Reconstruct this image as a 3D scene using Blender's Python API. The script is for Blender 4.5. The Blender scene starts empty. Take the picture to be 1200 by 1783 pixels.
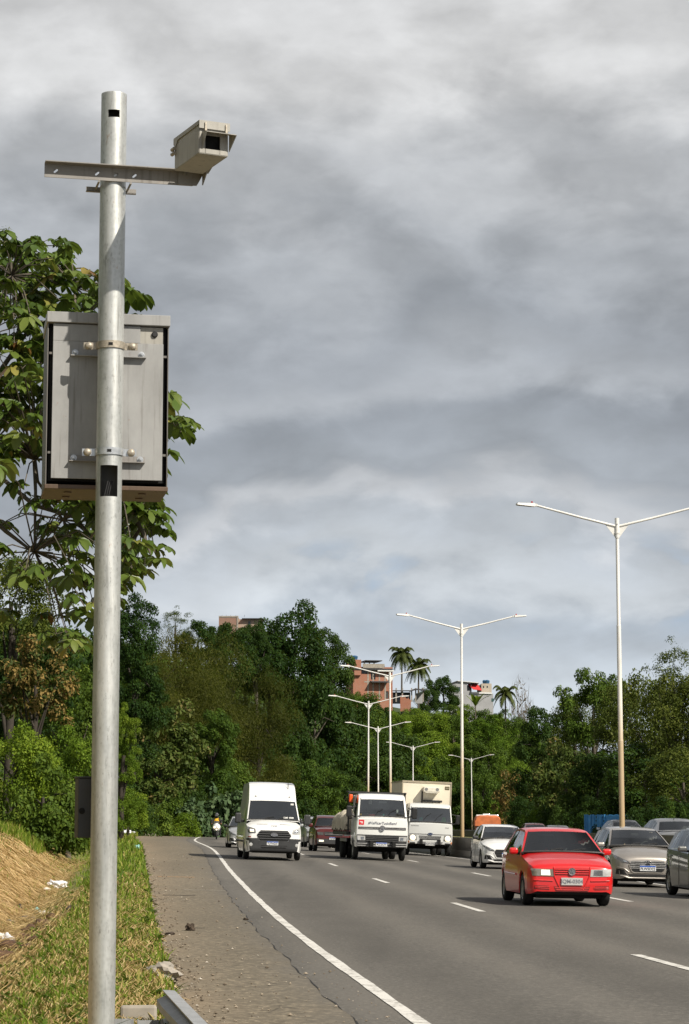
import bpy, bmesh, math, random
import numpy as np
from mathutils import Vector, Matrix

# ------------------------------------------------------------------ camera, sky, sun, exposure
S = bpy.context.scene
COL = S.collection
F = 4000.0                      # focal length in units of a 1200 px wide frame
PITCH = math.atan((1430 - 891.5) / F)
HC = 1.6                        # camera height; the road falls away from it by drop()
cam_d = bpy.data.cameras.new('camera')
cam = bpy.data.objects.new('camera', cam_d)
COL.objects.link(cam)
cam.location = (0, 0, HC)
cam.rotation_euler = (math.pi / 2 + PITCH, 0, 0)
cam_d.sensor_fit = 'HORIZONTAL'
cam_d.sensor_width = 36.0
cam_d.lens = 36.0 * F / 1200.0
cam_d.clip_start = 0.5
cam_d.clip_end = 6000
S.camera = cam
S.view_settings.view_transform = 'Standard'
S.view_settings.look = 'None'
S.view_settings.exposure = 0.3
S.view_settings.gamma = 1.0

SUN_EL = math.radians(41)
SUN_AZ = math.radians(48)       # to the right of straight behind the camera
sd = Vector((math.sin(SUN_AZ) * math.cos(SUN_EL), -math.cos(SUN_AZ) * math.cos(SUN_EL), math.sin(SUN_EL)))
sun_d = bpy.data.lights.new('sun', 'SUN')
sun_d.energy = 4.8
sun_d.angle = math.radians(0.5)
sun_d.color = (1.0, 0.93, 0.81)
sun = bpy.data.objects.new('sun', sun_d)
COL.objects.link(sun)
sun.rotation_euler = sd.to_track_quat('Z', 'Y').to_euler()


class NT:
    """tiny node helper"""
    def __init__(self, tree):
        self.t = tree; self.n = tree.nodes; self.l = tree.links

    def add(self, kind, **kw):
        nd = self.n.new(kind)
        for k, v in kw.items():
            setattr(nd, k, v)
        return nd

    def set(self, nd, key, v):
        if isinstance(v, bpy.types.NodeSocket):
            self.l.new(v, nd.inputs[key])
        else:
            nd.inputs[key].default_value = v

    def math(self, op, a, b=0.0, c=None):
        nd = self.add('ShaderNodeMath', operation=op)
        self.set(nd, 0, a); self.set(nd, 1, b)
        if c is not None:
            self.set(nd, 2, c)
        return nd.outputs[0]

    def noise(self, vec, scale, detail=4, rough=0.55, dist=0.0):
        nd = self.add('ShaderNodeTexNoise')
        if vec is not None:
            self.l.new(vec, nd.inputs['Vector'])
        nd.inputs['Scale'].default_value = scale
        nd.inputs['Detail'].default_value = detail
        nd.inputs['Roughness'].default_value = rough
        nd.inputs['Distortion'].default_value = dist
        return nd.outputs['Fac']

    def ramp(self, fac, stops, interp='LINEAR'):
        nd = self.add('ShaderNodeValToRGB')
        nd.color_ramp.interpolation = interp
        e = nd.color_ramp.elements
        while len(e) < len(stops):
            e.new(0.5)
        for i, (p, c) in enumerate(stops):
            e[i].position = p
            e[i].color = (*c, 1) if len(c) == 3 else c
        self.set(nd, 'Fac', fac)
        return nd.outputs['Color']

    def mix(self, fac, a, b, mode='MIX'):
        nd = self.add('ShaderNodeMix', data_type='RGBA', blend_type=mode)
        self.set(nd, 0, fac)
        for k, v in ((6, a), (7, b)):
            if not isinstance(v, bpy.types.NodeSocket) and len(v) == 3:
                v = (*v, 1)
            self.set(nd, k, v)
        return nd.outputs[2]

    def mapr(self, v, a, b, c, d):
        nd = self.add('ShaderNodeMapRange')
        self.set(nd, 0, v)
        for i, x in enumerate((a, b, c, d)):
            nd.inputs[i + 1].default_value = x
        return nd.outputs[0]

    def mapping(self, vec, scale=(1, 1, 1), loc=(0, 0, 0), rot=(0, 0, 0)):
        nd = self.add('ShaderNodeMapping')
        self.l.new(vec, nd.inputs[0])
        nd.inputs['Scale'].default_value = scale
        nd.inputs['Location'].default_value = loc
        nd.inputs['Rotation'].default_value = rot
        return nd.outputs[0]


world = bpy.data.worlds.new('World')
S.world = world
world.use_nodes = True
N = NT(world.node_tree)
N.n.clear()
wo = N.add('ShaderNodeOutputWorld')
bg = N.add('ShaderNodeBackground')
bg.inputs['Strength'].default_value = 0.1
N.l.new(bg.outputs[0], wo.inputs[0])
sky = N.add('ShaderNodeTexSky', sky_type='NISHITA')
sky.sun_disc = False
sky.sun_elevation = SUN_EL
sky.sun_rotation = math.pi - SUN_AZ
sky.air_density = 1.0; sky.dust_density = 2.0
tc = N.add('ShaderNodeTexCoord')
gen = tc.outputs['Generated']
sep = N.add('ShaderNodeSeparateXYZ'); N.l.new(gen, sep.inputs[0])
zz = sep.outputs[2]
# a layer of stratocumulus: soft lumps stretched along the horizon, paler where the layer thins
big = N.noise(N.mapping(gen, (5.5, 5.5, 11.0), (0.3, 1.7, 0.45)), 1.0, 3, 0.5, 0.3)
med = N.noise(N.mapping(gen, (13.0, 13.0, 27.0), (4.3, 0.7, 2.2)), 1.0, 8, 0.50, 0.25)
fine = N.noise(N.mapping(gen, (34, 34, 62), (1, 2, 3)), 1.0, 7, 0.55, 0.2)
zp = N.math('ADD', zz, N.math('MULTIPLY', N.math('SUBTRACT', big, 0.5), 0.11))
zp = N.math('ADD', zp, N.math('MULTIPLY', N.math('SUBTRACT', med, 0.5), 0.060))
zp = N.math('ADD', zp, N.math('MULTIPLY', N.math('SUBTRACT', fine, 0.5), 0.016))
lay = N.ramp(zp, [(0.0, (.50, .55, .60)), (.060, (.49, .535, .58)), (.085, (.42, .467, .52)), (.100, (.49, .525, .56)), (.118, (.43, .465, .505)), (.126, (.49, .512, .54)), (.142, (.305, .332, .365)),
                  (.165, (.262, .286, .318)), (.187, (.345, .368, .398)), (.21, (.290, .312, .342)), (.24, (.330, .350, .376)), (.275, (.400, .415, .434)), (.32, (.55, .555, .56)),
                  (.42, (.46, .465, .475)), (.55, (.27, .275, .29)), (1.0, (.19, .195, .21))], 'EASE')
puff = N.mapr(med, 0.44, 0.60, 0.0, 1.0)
br = N.math('ADD', N.math('MULTIPLY', puff, 0.21), N.math('MULTIPLY', fine, 0.44))
br = N.math('ADD', br, 0.675)
over = N.noise(N.mapping(gen, (3.2, 3.2, 3.2), (5.1, 2.2, 0.4)), 1.0, 5, 0.55, 0.4)
br = N.math('ADD', br, N.math('MULTIPLY', N.mapr(zz, 0.42, 0.6, 0, 1), N.mapr(over, 0.38, 0.62, -0.55, 0.75)))
cl = N.mix(1.0, lay, br, 'MULTIPLY')
sc10 = N.mix(1.0, cl, (10, 10, 10), 'MULTIPLY')
# small gaps in the cloud low over the horizon
gap = N.math('MULTIPLY', N.mapr(med, 0.46, 0.36, 0, 1),
             N.math('MULTIPLY', N.mapr(zz, 0.075, 0.095, 0, 1), N.mapr(zz, 0.125, 0.105, 0, 1)))
blue = N.mix(0.75, sky.outputs[0], (3.3, 4.2, 5.6))
N.l.new(N.mix(gap, sc10, blue), bg.inputs['Color'])


# ------------------------------------------------------------------ where a pixel of the photograph looks
def ray(px, py):
    dx = (px - 600) / F; dy = -(py - 891.5) / F
    c, s = math.cos(PITCH), math.sin(PITCH)
    return Vector((dx, c - dy * s, s + dy * c))


def P(px, py, Y):
    d = ray(px, py)
    return Vector((0, 0, HC)) + d * (Y / d.y)


# ------------------------------------------------------------------ lie of the land
def smooth_curve(xs, ys):
    xs = np.array(xs, float); ys = np.array(ys, float)
    m = np.gradient(ys, xs)
    def f(x):
        x = np.asarray(x, float)
        xc = np.clip(x, xs[0], xs[-1])
        i = np.clip(np.searchsorted(xs, xc) - 1, 0, len(xs) - 2)
        h = xs[i + 1] - xs[i]; t = (xc - xs[i]) / h
        return ((2 * t**3 - 3 * t**2 + 1) * ys[i] + (t**3 - 2 * t**2 + t) * h * m[i]
                + (-2 * t**3 + 3 * t**2) * ys[i + 1] + (t**3 - t**2) * h * m[i + 1])
    return f


XL = smooth_curve([-20, 0, 18, 31, 62, 97, 148, 193, 236, 288, 337, 390, 450, 520, 600],
                  [3.8, 2.07, .47, -.67, -3.03, -5.5, -9.6, -11.2, -9.7, -4.6, 5.5, 19, 37, 60, 90])
D0 = smooth_curve([-20, 0, 18, 27, 45, 62, 80, 97, 150, 190, 240, 340, 450, 600],
                  [1.55, 1.55, 1.5, 1.5, 1.46, 1.40, 1.30, 1.22, 1.16, 1.2, 1.45, 2.0, 2.6, 3.2])
SL = smooth_curve([-20, 0, 27, 50, 80, 105, 150, 240, 340, 600], [.012, .012, .013, .017, .03, .04, .045, .04, .03, .02])
WSH = smooth_curve([-20, 0, 26, 45, 100, 148, 160, 172, 185, 600], [1.8, 1.8, 1.8, 2.0, 3.0, 3.7, 3.6, 1.2, .6, .6])
NEAR = ([-5, 0, .5, 1.2, 1.8, 2.3, 2.9, 3.6, 4.6, 7, 12, 30, 60, 200, 500],
        [0, .03, .01, -.2, -.42, -.55, -.45, 0, .7, 1.15, 2.0, 6, 14, 25, 30])
FAR = ([-5, 0, 1, 3, 6, 12, 25, 45, 80, 150, 500], [0, .03, .06, .3, 1.5, 7, 20, 28, 32, 34, 35])
RIGHT = ([-1, 0, 3, 10, 40, 100, 500], [0, 0, .3, 1.2, 6, 10, 12])


def drop(u, Y):
    return D0(Y) + SL(Y) * np.clip(u, -5, 12)


def soil_top(Y):                 # top of the earth between the two median barriers
    return HC - drop(11.6, Y) + 0.86


def opp_z(Y):
    return HC - np.interp(Y, [0, 60, 110, 160, 240, 340, 600], [1.35, 1.35, 1.38, 1.45, 1.7, 2.2, 3.4])


def out_of(u, Y):
    return -(u + WSH(Y))


def ground(X, Y):
    X = np.asarray(X, float); Y = np.asarray(Y, float)
    u = X - XL(Y)
    o = out_of(u, Y)
    k = np.clip((Y - 100) / 75, 0, 1); k = k * k * (3 - 2 * k)
    edge = HC - drop(-WSH(Y), Y)
    left = edge + (1 - k) * np.interp(o, *NEAR) + k * np.interp(o, *FAR)
    road = HC - drop(np.clip(u, -5, 12), Y) - 0.25
    med = soil_top(Y)
    opp = opp_z(Y) - 0.25
    rgt = opp_z(Y) + np.interp(u - 28, *RIGHT)
    z = np.where(o > -0.02, left, road)
    z = np.where((u > 12.3) & (u < 14.3), med, z)
    z = np.where(u >= 14.3, opp, z)
    z = np.where(u >= 28, rgt, z)
    return z


def gz(X, Y):
    return float(ground(X, Y))


def road_z(u, Y):
    return float(HC - drop(u, Y))


def road_hit(px, py):
    """where the ray through a pixel meets our carriageway -> X, Y"""
    d = ray(px, py)
    a, b = 10.0, 320.0
    def h(Y):
        p = P(px, py, Y); return p.z - road_z(p.x - float(XL(Y)), Y)
    Y = a
    while Y < b and h(Y) > 0:
        Y += 0.5
    lo, hi = Y - 0.5, Y
    for _ in range(30):
        m = (lo + hi) / 2
        if h(m) > 0: lo = m
        else: hi = m
    p = P(px, py, hi)
    return p.x, hi


def heading(Y):
    """yaw that turns a thing facing -Y so it faces down the road towards us"""
    return math.atan2(float(XL(Y - 2) - XL(Y + 2)), 4.0)


# ------------------------------------------------------------------ mesh building
class MB:
    def __init__(self):
        self.v = []; self.f = []; self.m = []

    def add(self, vs, fs, mi=0, M=None):
        o = len(self.v)
        if M is not None:
            vs = [M @ Vector(p) for p in vs]
        self.v += [tuple(p) for p in vs]
        self.f += [tuple(o + i for i in f) for f in fs]
        self.m += [mi] * len(fs)
        return self

    def box(self, c, s, mi=0, rot=None, taper=1.0):
        x, y, z = (k / 2 for k in s)
        vs = [(-x, -y, -z), (x, -y, -z), (x, y, -z), (-x, y, -z),
              (-x * taper, -y * taper, z), (x * taper, -y * taper, z), (x * taper, y * taper, z), (-x * taper, y * taper, z)]
        M = Matrix.Translation(Vector(c))
        if rot is not None:
            M = M @ (rot.to_4x4() if isinstance(rot, Matrix) else Matrix.Rotation(rot, 4, 'Z'))
        return self.add(vs, [(0, 3, 2, 1), (4, 5, 6, 7), (0, 1, 5, 4), (1, 2, 6, 5), (2, 3, 7, 6), (3, 0, 4, 7)], mi, M)

    def tube(self, pts, rad, n=10, mi=0, cap=True):
        pts = [Vector(p) for p in pts]
        if not hasattr(rad, '__len__'):
            rad = [rad] * len(pts)
        rings = []
        ref = None
        for i, p in enumerate(pts):
            t = (pts[min(i + 1, len(pts) - 1)] - pts[max(i - 1, 0)])
            t = t.normalized() if t.length > 1e-9 else Vector((0, 0, 1))
            if ref is None:
                ref = Vector((1, 0, 0)) if abs(t.x) < .8 else Vector((0, 1, 0))
            a = (ref - t * ref.dot(t)).normalized(); ref = a
            b = t.cross(a)
            rings.append([p + (a * math.cos(q) + b * math.sin(q)) * rad[i] for q in [2 * math.pi * k / n for k in range(n)]])
        vs = [p for r in rings for p in r]
        fs = []
        for i in range(len(pts) - 1):
            for k in range(n):
                k2 = (k + 1) % n
                fs.append((i * n + k, i * n + k2, (i + 1) * n + k2, (i + 1) * n + k))
        if cap:
            fs.append(tuple(range(n - 1, -1, -1)))
            fs.append(tuple((len(pts) - 1) * n + k for k in range(n)))
        return self.add(vs, fs, mi)

    def lathe(self, prof, n=24, mi=0, M=None, cap=True):
        """prof: (r, z) from bottom to top, about local Z"""
        vs = [(r * math.cos(2 * math.pi * k / n), r * math.sin(2 * math.pi * k / n), z) for r, z in prof for k in range(n)]
        fs = []
        for i in range(len(prof) - 1):
            for k in range(n):
                k2 = (k + 1) % n
                fs.append((i * n + k, i * n + k2, (i + 1) * n + k2, (i + 1) * n + k))
        if cap:
            fs.append(tuple(range(n - 1, -1, -1)))
            fs.append(tuple((len(prof) - 1) * n + k for k in range(n)))
        return self.add(vs, fs, mi, M)

    def prism(self, outline, a, b, mi=0, M=None):
        """outline in (x, z), swept along y from a to b"""
        n = len(outline)
        vs = [(x, a, z) for x, z in outline] + [(x, b, z) for x, z in outline]
        fs = [tuple(range(n)), tuple(range(2 * n - 1, n - 1, -1))]
        fs += [(i, n + i, n + (i + 1) % n, (i + 1) % n) for i in range(n)]
        return self.add(vs, fs, mi, M)

    def grid(self, rows, mi=0):
        n = len(rows[0])
        vs = [p for r in rows for p in r]
        fs = [(i * n + k, i * n + k + 1, (i + 1) * n + k + 1, (i + 1) * n + k) for i in range(len(rows) - 1) for k in range(n - 1)]
        return self.add(vs, fs, mi)

    def mesh(self, name, mats, smooth=None):
        me = bpy.data.meshes.new(name)
        me.from_pydata(self.v, [], self.f)
        for m in (mats if isinstance(mats, (list, tuple)) else [mats]):
            me.materials.append(m)
        me.polygons.foreach_set('material_index', self.m)
        if smooth is not None:
            me.polygons.foreach_set('use_smooth', [True] * len(me.polygons))
            bm = bmesh.new(); bm.from_mesh(me)
            bmesh.ops.remove_doubles(bm, verts=bm.verts, dist=1e-5)
            bmesh.ops.recalc_face_normals(bm, faces=bm.faces)
            bm.to_mesh(me); bm.free()
            me.set_sharp_from_angle(angle=math.radians(smooth))
        me.update()
        return me

    def build(self, name, mats, parent=None, smooth=None, bevel=0.0):
        return link(name, self.mesh(name, mats, smooth), parent, bevel)


def link(name, me, parent=None, bevel=0.0):
    o = bpy.data.objects.new(name, me)
    COL.objects.link(o)
    if parent is not None:
        o.parent = parent
    if bevel:
        md = o.modifiers.new('bevel', 'BEVEL')
        md.width = bevel; md.segments = 2; md.limit_method = 'ANGLE'; md.angle_limit = math.radians(40)
        md.harden_normals = False
    return o


def tag(o, label, cat, group=None, kind=None):
    if label: o['label'] = label
    if cat: o['category'] = cat
    if group: o['group'] = group
    if kind: o['kind'] = kind
    return o


def thing(name, label, cat, loc=(0, 0, 0), rotz=0.0, group=None):
    o = bpy.data.objects.new(name, None)
    COL.objects.link(o)
    o.location = loc; o.rotation_euler = (0, 0, rotz)
    o.empty_display_size = 0.3
    return tag(o, label, cat, group)


def structure(name, mb, mats, smooth=None):
    o = mb.build(name, mats, None, smooth)
    o['kind'] = 'structure'
    return o


def copy_tree(o, parent=None):
    c = o.copy(); COL.objects.link(c)
    c.parent = parent
    for ch in [k for k in bpy.data.objects if k.parent == o]:
        copy_tree(ch, c)
    return c


def text_mesh(s, size, shear=0.0, extrude=0.002, spacing=1.0, bold=0.0):
    cu = bpy.data.curves.new('lettering', 'FONT')
    cu.body = s; cu.size = size; cu.align_x = 'CENTER'; cu.align_y = 'CENTER'
    cu.shear = shear; cu.extrude = extrude; cu.space_character = spacing; cu.offset = bold
    cu.resolution_u = 3
    ob = bpy.data.objects.new('lettering', cu)
    COL.objects.link(ob)
    dg = bpy.context.evaluated_depsgraph_get()
    me = bpy.data.meshes.new_from_object(ob.evaluated_get(dg))
    bpy.data.objects.remove(ob); bpy.data.curves.remove(cu)
    return me


def lettering(name, s, size, loc, mat, parent, rot=(math.pi / 2, 0, 0), **kw):
    me = text_mesh(s, size, **kw)
    me.materials.clear(); me.materials.append(mat)
    o = link(name, me, parent)
    o.location = loc; o.rotation_euler = rot
    return o


# ------------------------------------------------------------------ materials
def mat(name):
    m = bpy.data.materials.new(name)
    m.use_nodes = True
    n = NT(m.node_tree)
    b = m.node_tree.nodes['Principled BSDF']
    return m, n, b


def plain(name, col, rough=0.5, metal=0.0, var=0.12, scale=6.0, spec=0.5, coat=0.0, bump=0.0):
    """one colour with slight mottling"""
    m, n, b = mat(name)
    tcn = n.add('ShaderNodeTexCoord')
    f = n.noise(tcn.outputs['Object'], scale, 5, 0.6)
    lo = tuple(c * (1 - var) for c in col); hi = tuple(min(1, c * (1 + var)) for c in col)
    n.l.new(n.ramp(f, [(.3, lo), (.7, hi)]), b.inputs['Base Color'])
    b.inputs['Metallic'].default_value = metal
    n.l.new(n.mapr(f, .3, .7, max(.02, rough - .07), min(1, rough + .07)), b.inputs['Roughness'])
    b.inputs['Specular IOR Level'].default_value = spec
    if coat:
        b.inputs['Coat Weight'].default_value = coat
        b.inputs['Coat Roughness'].default_value = 0.04
    if bump:
        bp = n.add('ShaderNodeBump'); bp.inputs['Strength'].default_value = bump
        n.l.new(n.noise(tcn.outputs['Object'], scale * 4, 4), bp.inputs['Height'])
        n.l.new(bp.outputs[0], b.inputs['Normal'])
    return m


def paint(name, col, metal=0.0, dust=0.12, rough=0.3):
    """car paint under clear coat with road dust low down"""
    m, n, b = mat(name)
    tcn = n.add('ShaderNodeTexCoord')
    sp = n.add('ShaderNodeSeparateXYZ'); n.l.new(tcn.outputs['Object'], sp.inputs[0])
    f = n.noise(tcn.outputs['Object'], 2.5, 5, 0.65)
    low = n.mapr(sp.outputs[2], 0.2, 0.75, 1.0, 0.15)
    amt = n.math('MULTIPLY', n.math('MULTIPLY', f, low), dust * 2.2)
    n.l.new(n.mix(amt, col, (.20, .17, .13)), b.inputs['Base Color'])
    b.inputs['Metallic'].default_value = metal
    n.l.new(n.math('ADD', n.math('MULTIPLY', amt, 0.9), rough), b.inputs['Roughness'])
    b.inputs['Coat Weight'].default_value = 0.8
    n.l.new(n.math('ADD', n.math('MULTIPLY', amt, 0.6), 0.04), b.inputs['Coat Roughness'])
    return m


def glass(name, tint=(.50, .58, .56), amount=0.75, refl=0.07):
    m, n, b = mat(name)
    out = [k for k in n.n if k.type == 'OUTPUT_MATERIAL'][0]
    tr = n.add('ShaderNodeBsdfTransparent'); tr.inputs[0].default_value = (*tint, 1)
    gl = n.add('ShaderNodeBsdfGlossy'); gl.inputs['Roughness'].default_value = 0.03
    gl.inputs[0].default_value = (.9, .93, .95, 1)
    df = n.add('ShaderNodeBsdfDiffuse'); df.inputs[0].default_value = (.10, .11, .11, 1)
    fr = n.add('ShaderNodeFresnel'); fr.inputs[0].default_value = 1.55
    dm = n.add('ShaderNodeMixShader'); dm.inputs[0].default_value = 1 - amount
    n.l.new(tr.outputs[0], dm.inputs[1]); n.l.new(df.outputs[0], dm.inputs[2])
    mx = n.add('ShaderNodeMixShader')
    n.l.new(n.math('ADD', n.math('MULTIPLY', fr.outputs[0], 0.9), refl), mx.inputs[0])
    n.l.new(dm.outputs[0], mx.inputs[1]); n.l.new(gl.outputs[0], mx.inputs[2])
    n.l.new(mx.outputs[0], out.inputs[0])
    return m


def lamp_lit(name, col, strength):
    m, n, b = mat(name)
    b.inputs['Base Color'].default_value = (.8, .8, .75, 1)
    b.inputs['Emission Color'].default_value = (*col, 1)
    b.inputs['Emission Strength'].default_value = strength
    return m


def leaf_mat(name, stops, trans=0.30, rough=0.6, vary=0.22, spec=0.14):
    m, n, b = mat(name)
    out = [k for k in n.n if k.type == 'OUTPUT_MATERIAL'][0]
    at = n.add('ShaderNodeAttribute'); at.attribute_name = 'rnd'
    oi = n.add('ShaderNodeObjectInfo')
    col = n.ramp(at.outputs['Fac'], stops)
    hs = n.add('ShaderNodeHueSaturation')
    n.l.new(n.mapr(oi.outputs['Random'], 0, 1, 0.488, 0.512), hs.inputs['Hue'])
    n.l.new(n.mapr(oi.outputs['Random'], 0, 1, 1 + vary, 1 - vary), hs.inputs['Value'])
    n.l.new(col, hs.inputs['Color'])
    n.l.new(hs.outputs[0], b.inputs['Base Color'])
    b.inputs['Roughness'].default_value = rough
    b.inputs['Specular IOR Level'].default_value = spec
    tl = n.add('ShaderNodeBsdfTranslucent')
    n.l.new(n.mix(0.5, hs.outputs[0], (.16, .22, .02)), tl.inputs[0])
    mx = n.add('ShaderNodeMixShader'); mx.inputs[0].default_value = trans
    n.l.new(b.outputs[0], mx.inputs[1]); n.l.new(tl.outputs[0], mx.inputs[2])
    n.l.new(mx.outputs[0], out.inputs[0])
    return m


M = {}
M['black'] = plain('black_plastic', (.012, .012, .013), .5)
M['rubber'] = plain('rubber', (.014, .014, .014), .85, var=.3)
M['under'] = plain('underbody', (.010, .010, .010), .9)
M['interior'] = plain('interior_cloth', (.085, .083, .08), .9)
M['dash'] = plain('dashboard_plastic', (.06, .06, .06), .7)
M['darkgrey'] = plain('dark_grey_plastic', (.035, .036, .038), .55)
M['grey'] = plain('grey_metal', (.22, .22, .22), .45, .3)
M['chrome'] = plain('chrome', (.75, .75, .76), .14, 1.0, var=.03)
M['white'] = paint('white_paint', (.80, .80, .79), 0, .10)
M['truckwhite'] = paint('truck_white_paint', (.74, .745, .73), 0, .18)
M['fordwhite'] = paint('silvered_white_paint', (.62, .63, .62), 0, .2)
M['red'] = paint('red_paint', (.62, .010, .012), 0, .05)
M['silver'] = paint('beige_silver_paint', (.40, .37, .34), .55, .12, .35)
M['gunmetal'] = paint('dark_grey_paint', (.16, .165, .16), .5, .10, .35)
M['palesilver'] = paint('pale_silver_paint', (.52, .53, .54), .5, .10, .35)
M['maroon'] = paint('dark_red_paint', (.10, .012, .012), .2, .10)
M['blackpaint'] = paint('black_paint', (.018, .019, .021), .2, .12)
M['glass'] = glass('car_glass', (.74, .80, .78), .975, .10)
M['clearglass'] = glass('windscreen_glass', (.82, .90, .87), .93, .22)
M['lens'] = plain('lamp_lens', (.55, .55, .54), .08, .2, coat=1)
M['lensdark'] = plain('dark_lamp_lens', (.13, .13, .13), .08, .3, coat=1)
M['lit'] = lamp_lit('lit_headlamp', (1.0, .80, .50), .75)
M['amber'] = plain('amber_lens', (.62, .22, .06), .2, coat=1)
M['tail'] = plain('red_lens', (.35, .012, .012), .12, coat=1)
M['plate'] = plain('white_plate', (.70, .71, .72), .4, var=.04)
M['plategrey'] = plain('grey_plate', (.46, .46, .45), .45, var=.08)
M['blueband'] = plain('blue_plate_band', (.03, .10, .42), .4)
M['ink'] = plain('black_lettering', (.015, .015, .018), .5)
M['greyink'] = plain('grey_lettering', (.16, .17, .20), .5)
M['paper'] = plain('white_sticker', (.72, .72, .70), .6)
M['redsticker'] = plain('red_sticker', (.62, .03, .04), .5)
M['orange'] = plain('orange_plastic', (.85, .10, .015), .4)
M['teal'] = plain('teal_cloth', (.03, .32, .27), .9)
M['greencloth'] = plain('green_cloth', (.05, .42, .06), .9)
M['cream'] = plain('cream_box_panel', (.74, .67, .54), .5, var=.06, scale=1.2)
M['creamtrim'] = plain('box_edge_trim', (.36, .31, .23), .5)
M['bed'] = plain('truck_bed_steel', (.03, .03, .03), .6)
M['tarp'] = plain('beige_tarpaulin', (.56, .50, .39), .85, var=.25, scale=3, bump=.3)
M['orangetarp'] = plain('orange_tarpaulin', (.55, .16, .055), .8, var=.25, scale=3, bump=.3)
M['yellow'] = plain('yellow_cloth', (.75, .42, .015), .8)
M['bluecloth'] = plain('blue_cloth', (.03, .10, .30), .85)
M['darkcloth'] = plain('dark_cloth', (.018, .018, .022), .9)
M['skin'] = plain('skin', (.22, .11, .065), .55)
M['helmet'] = plain('black_helmet', (.02, .02, .022), .2, coat=1)
M['lampwhite'] = plain('white_lamp_steel', (.72, .71, .68), .45, .0, var=.1, scale=1.5)
M['lampglass'] = plain('lamp_lens_panel', (.40, .41, .42), .25)
M['concrete'] = plain('concrete', (.30, .27, .23), .9, var=.3, scale=4, bump=.3)
M['bark'] = plain('bark', (.040, .032, .024), .9, var=.35, scale=9, bump=.5)
M['palebark'] = plain('pale_bark', (.095, .08, .06), .85, var=.35, scale=7, bump=.4)
M['bluesheet'] = plain('blue_painted_sheet', (.06, .28, .58), .5, var=.2, scale=2)
M['tank'] = plain('blue_tank', (.03, .11, .22), .5)
M['awning'] = plain('red_awning', (.55, .035, .035), .7)
M['roofsheet'] = plain('weathered_roof_sheet', (.055, .055, .06), .8, var=.3)
M['palewall'] = plain('pale_render', (.36, .36, .37), .9, var=.1, scale=.8)
M['creamwall'] = plain('cream_render', (.46, .40, .32), .9, var=.12, scale=.8)
M['whitetrim'] = plain('white_trim', (.72, .72, .70), .7)
M['windowdark'] = plain('dark_window', (.03, .04, .045), .15)
M['windowgreen'] = plain('green_window', (.05, .11, .10), .15)
M['plastic_bag'] = plain('white_plastic_bag', (.75, .76, .80), .35, var=.1, scale=20)
M['tealbag'] = plain('teal_plastic_bag', (.22, .45, .42), .4)
M['blackbag'] = plain('black_plastic_bag', (.02, .03, .04), .35)
M['coconut'] = plain('brown_husk', (.06, .043, .03), .95, var=.4, scale=30, bump=.6)


def mk_galv():
    m, n, b = mat('galvanised_steel')
    tcn = n.add('ShaderNodeTexCoord')
    o = tcn.outputs['Object']
    big = n.noise(n.mapping(o, (9, 9, 2.2)), 1, 6, .65)
    spang = n.add('ShaderNodeTexVoronoi'); spang.inputs['Scale'].default_value = 45
    n.l.new(o, spang.inputs['Vector'])
    streak = n.noise(n.mapping(o, (34, 34, 1.4), (3, 1, 0)), 1, 5, .7)
    col = n.ramp(big, [(.28, (.36, .37, .355)), (.5, (.52, .53, .51)), (.68, (.66, .665, .64))])
    col = n.mix(n.mapr(spang.outputs['Distance'], 0, .7, .0, .38), col, (.70, .71, .70))
    pit = n.noise(n.mapping(o, (70, 70, 22), (5, 5, 5)), 1, 6, .75)
    col = n.mix(n.mapr(pit, .56, .70, 0, .75), col, (.20, .195, .18))
    wash = n.noise(n.mapping(o, (16, 16, .9), (9, 1, 4)), 1, 5, .65)
    col = n.mix(n.mapr(wash, .5, .7, 0, .45), col, (.27, .265, .25))
    col = n.mix(n.mapr(streak, .60, .68, 0, .6), col, (.17, .165, .15))
    rust = n.noise(n.mapping(o, (26, 26, 9), (7, 2, 1)), 1, 5, .7)
    col = n.mix(n.mapr(rust, .64, .74, 0, .65), col, (.30, .15, .06))
    n.l.new(col, b.inputs['Base Color'])
    b.inputs['Metallic'].default_value = .6
    n.l.new(n.mapr(big, .3, .7, .34, .52), b.inputs['Roughness'])
    bp = n.add('ShaderNodeBump'); bp.inputs['Strength'].default_value = .12
    n.l.new(streak, bp.inputs['Height']); n.l.new(bp.outputs[0], b.inputs['Normal'])
    return m


def mk_greypaint(name, col, rust=.6, stain=(.10, .085, .07)):
    """grey painted sheet metal with runs of dirt and a little rust"""
    m, n, b = mat(name)
    tcn = n.add('ShaderNodeTexCoord'); o = tcn.outputs['Object']
    f = n.noise(n.mapping(o, (5, 5, 2.5)), 1, 6, .65)
    run = n.noise(n.mapping(o, (40, 40, 2.0), (1, 5, 2)), 1, 5, .6)
    sp = n.noise(n.mapping(o, (14, 14, 14), (3, 3, 8)), 1, 6, .7)
    c = n.ramp(f, [(.25, tuple(k * .72 for k in col)), (.7, tuple(k * 1.1 for k in col))])
    c = n.mix(n.mapr(run, .55, .72, 0, .5), c, stain)
    c = n.mix(n.mapr(sp, .66, .74, 0, rust), c, (.22, .08, .025))
    n.l.new(c, b.inputs['Base Color'])
    b.inputs['Roughness'].default_value = .5
    return m


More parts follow.
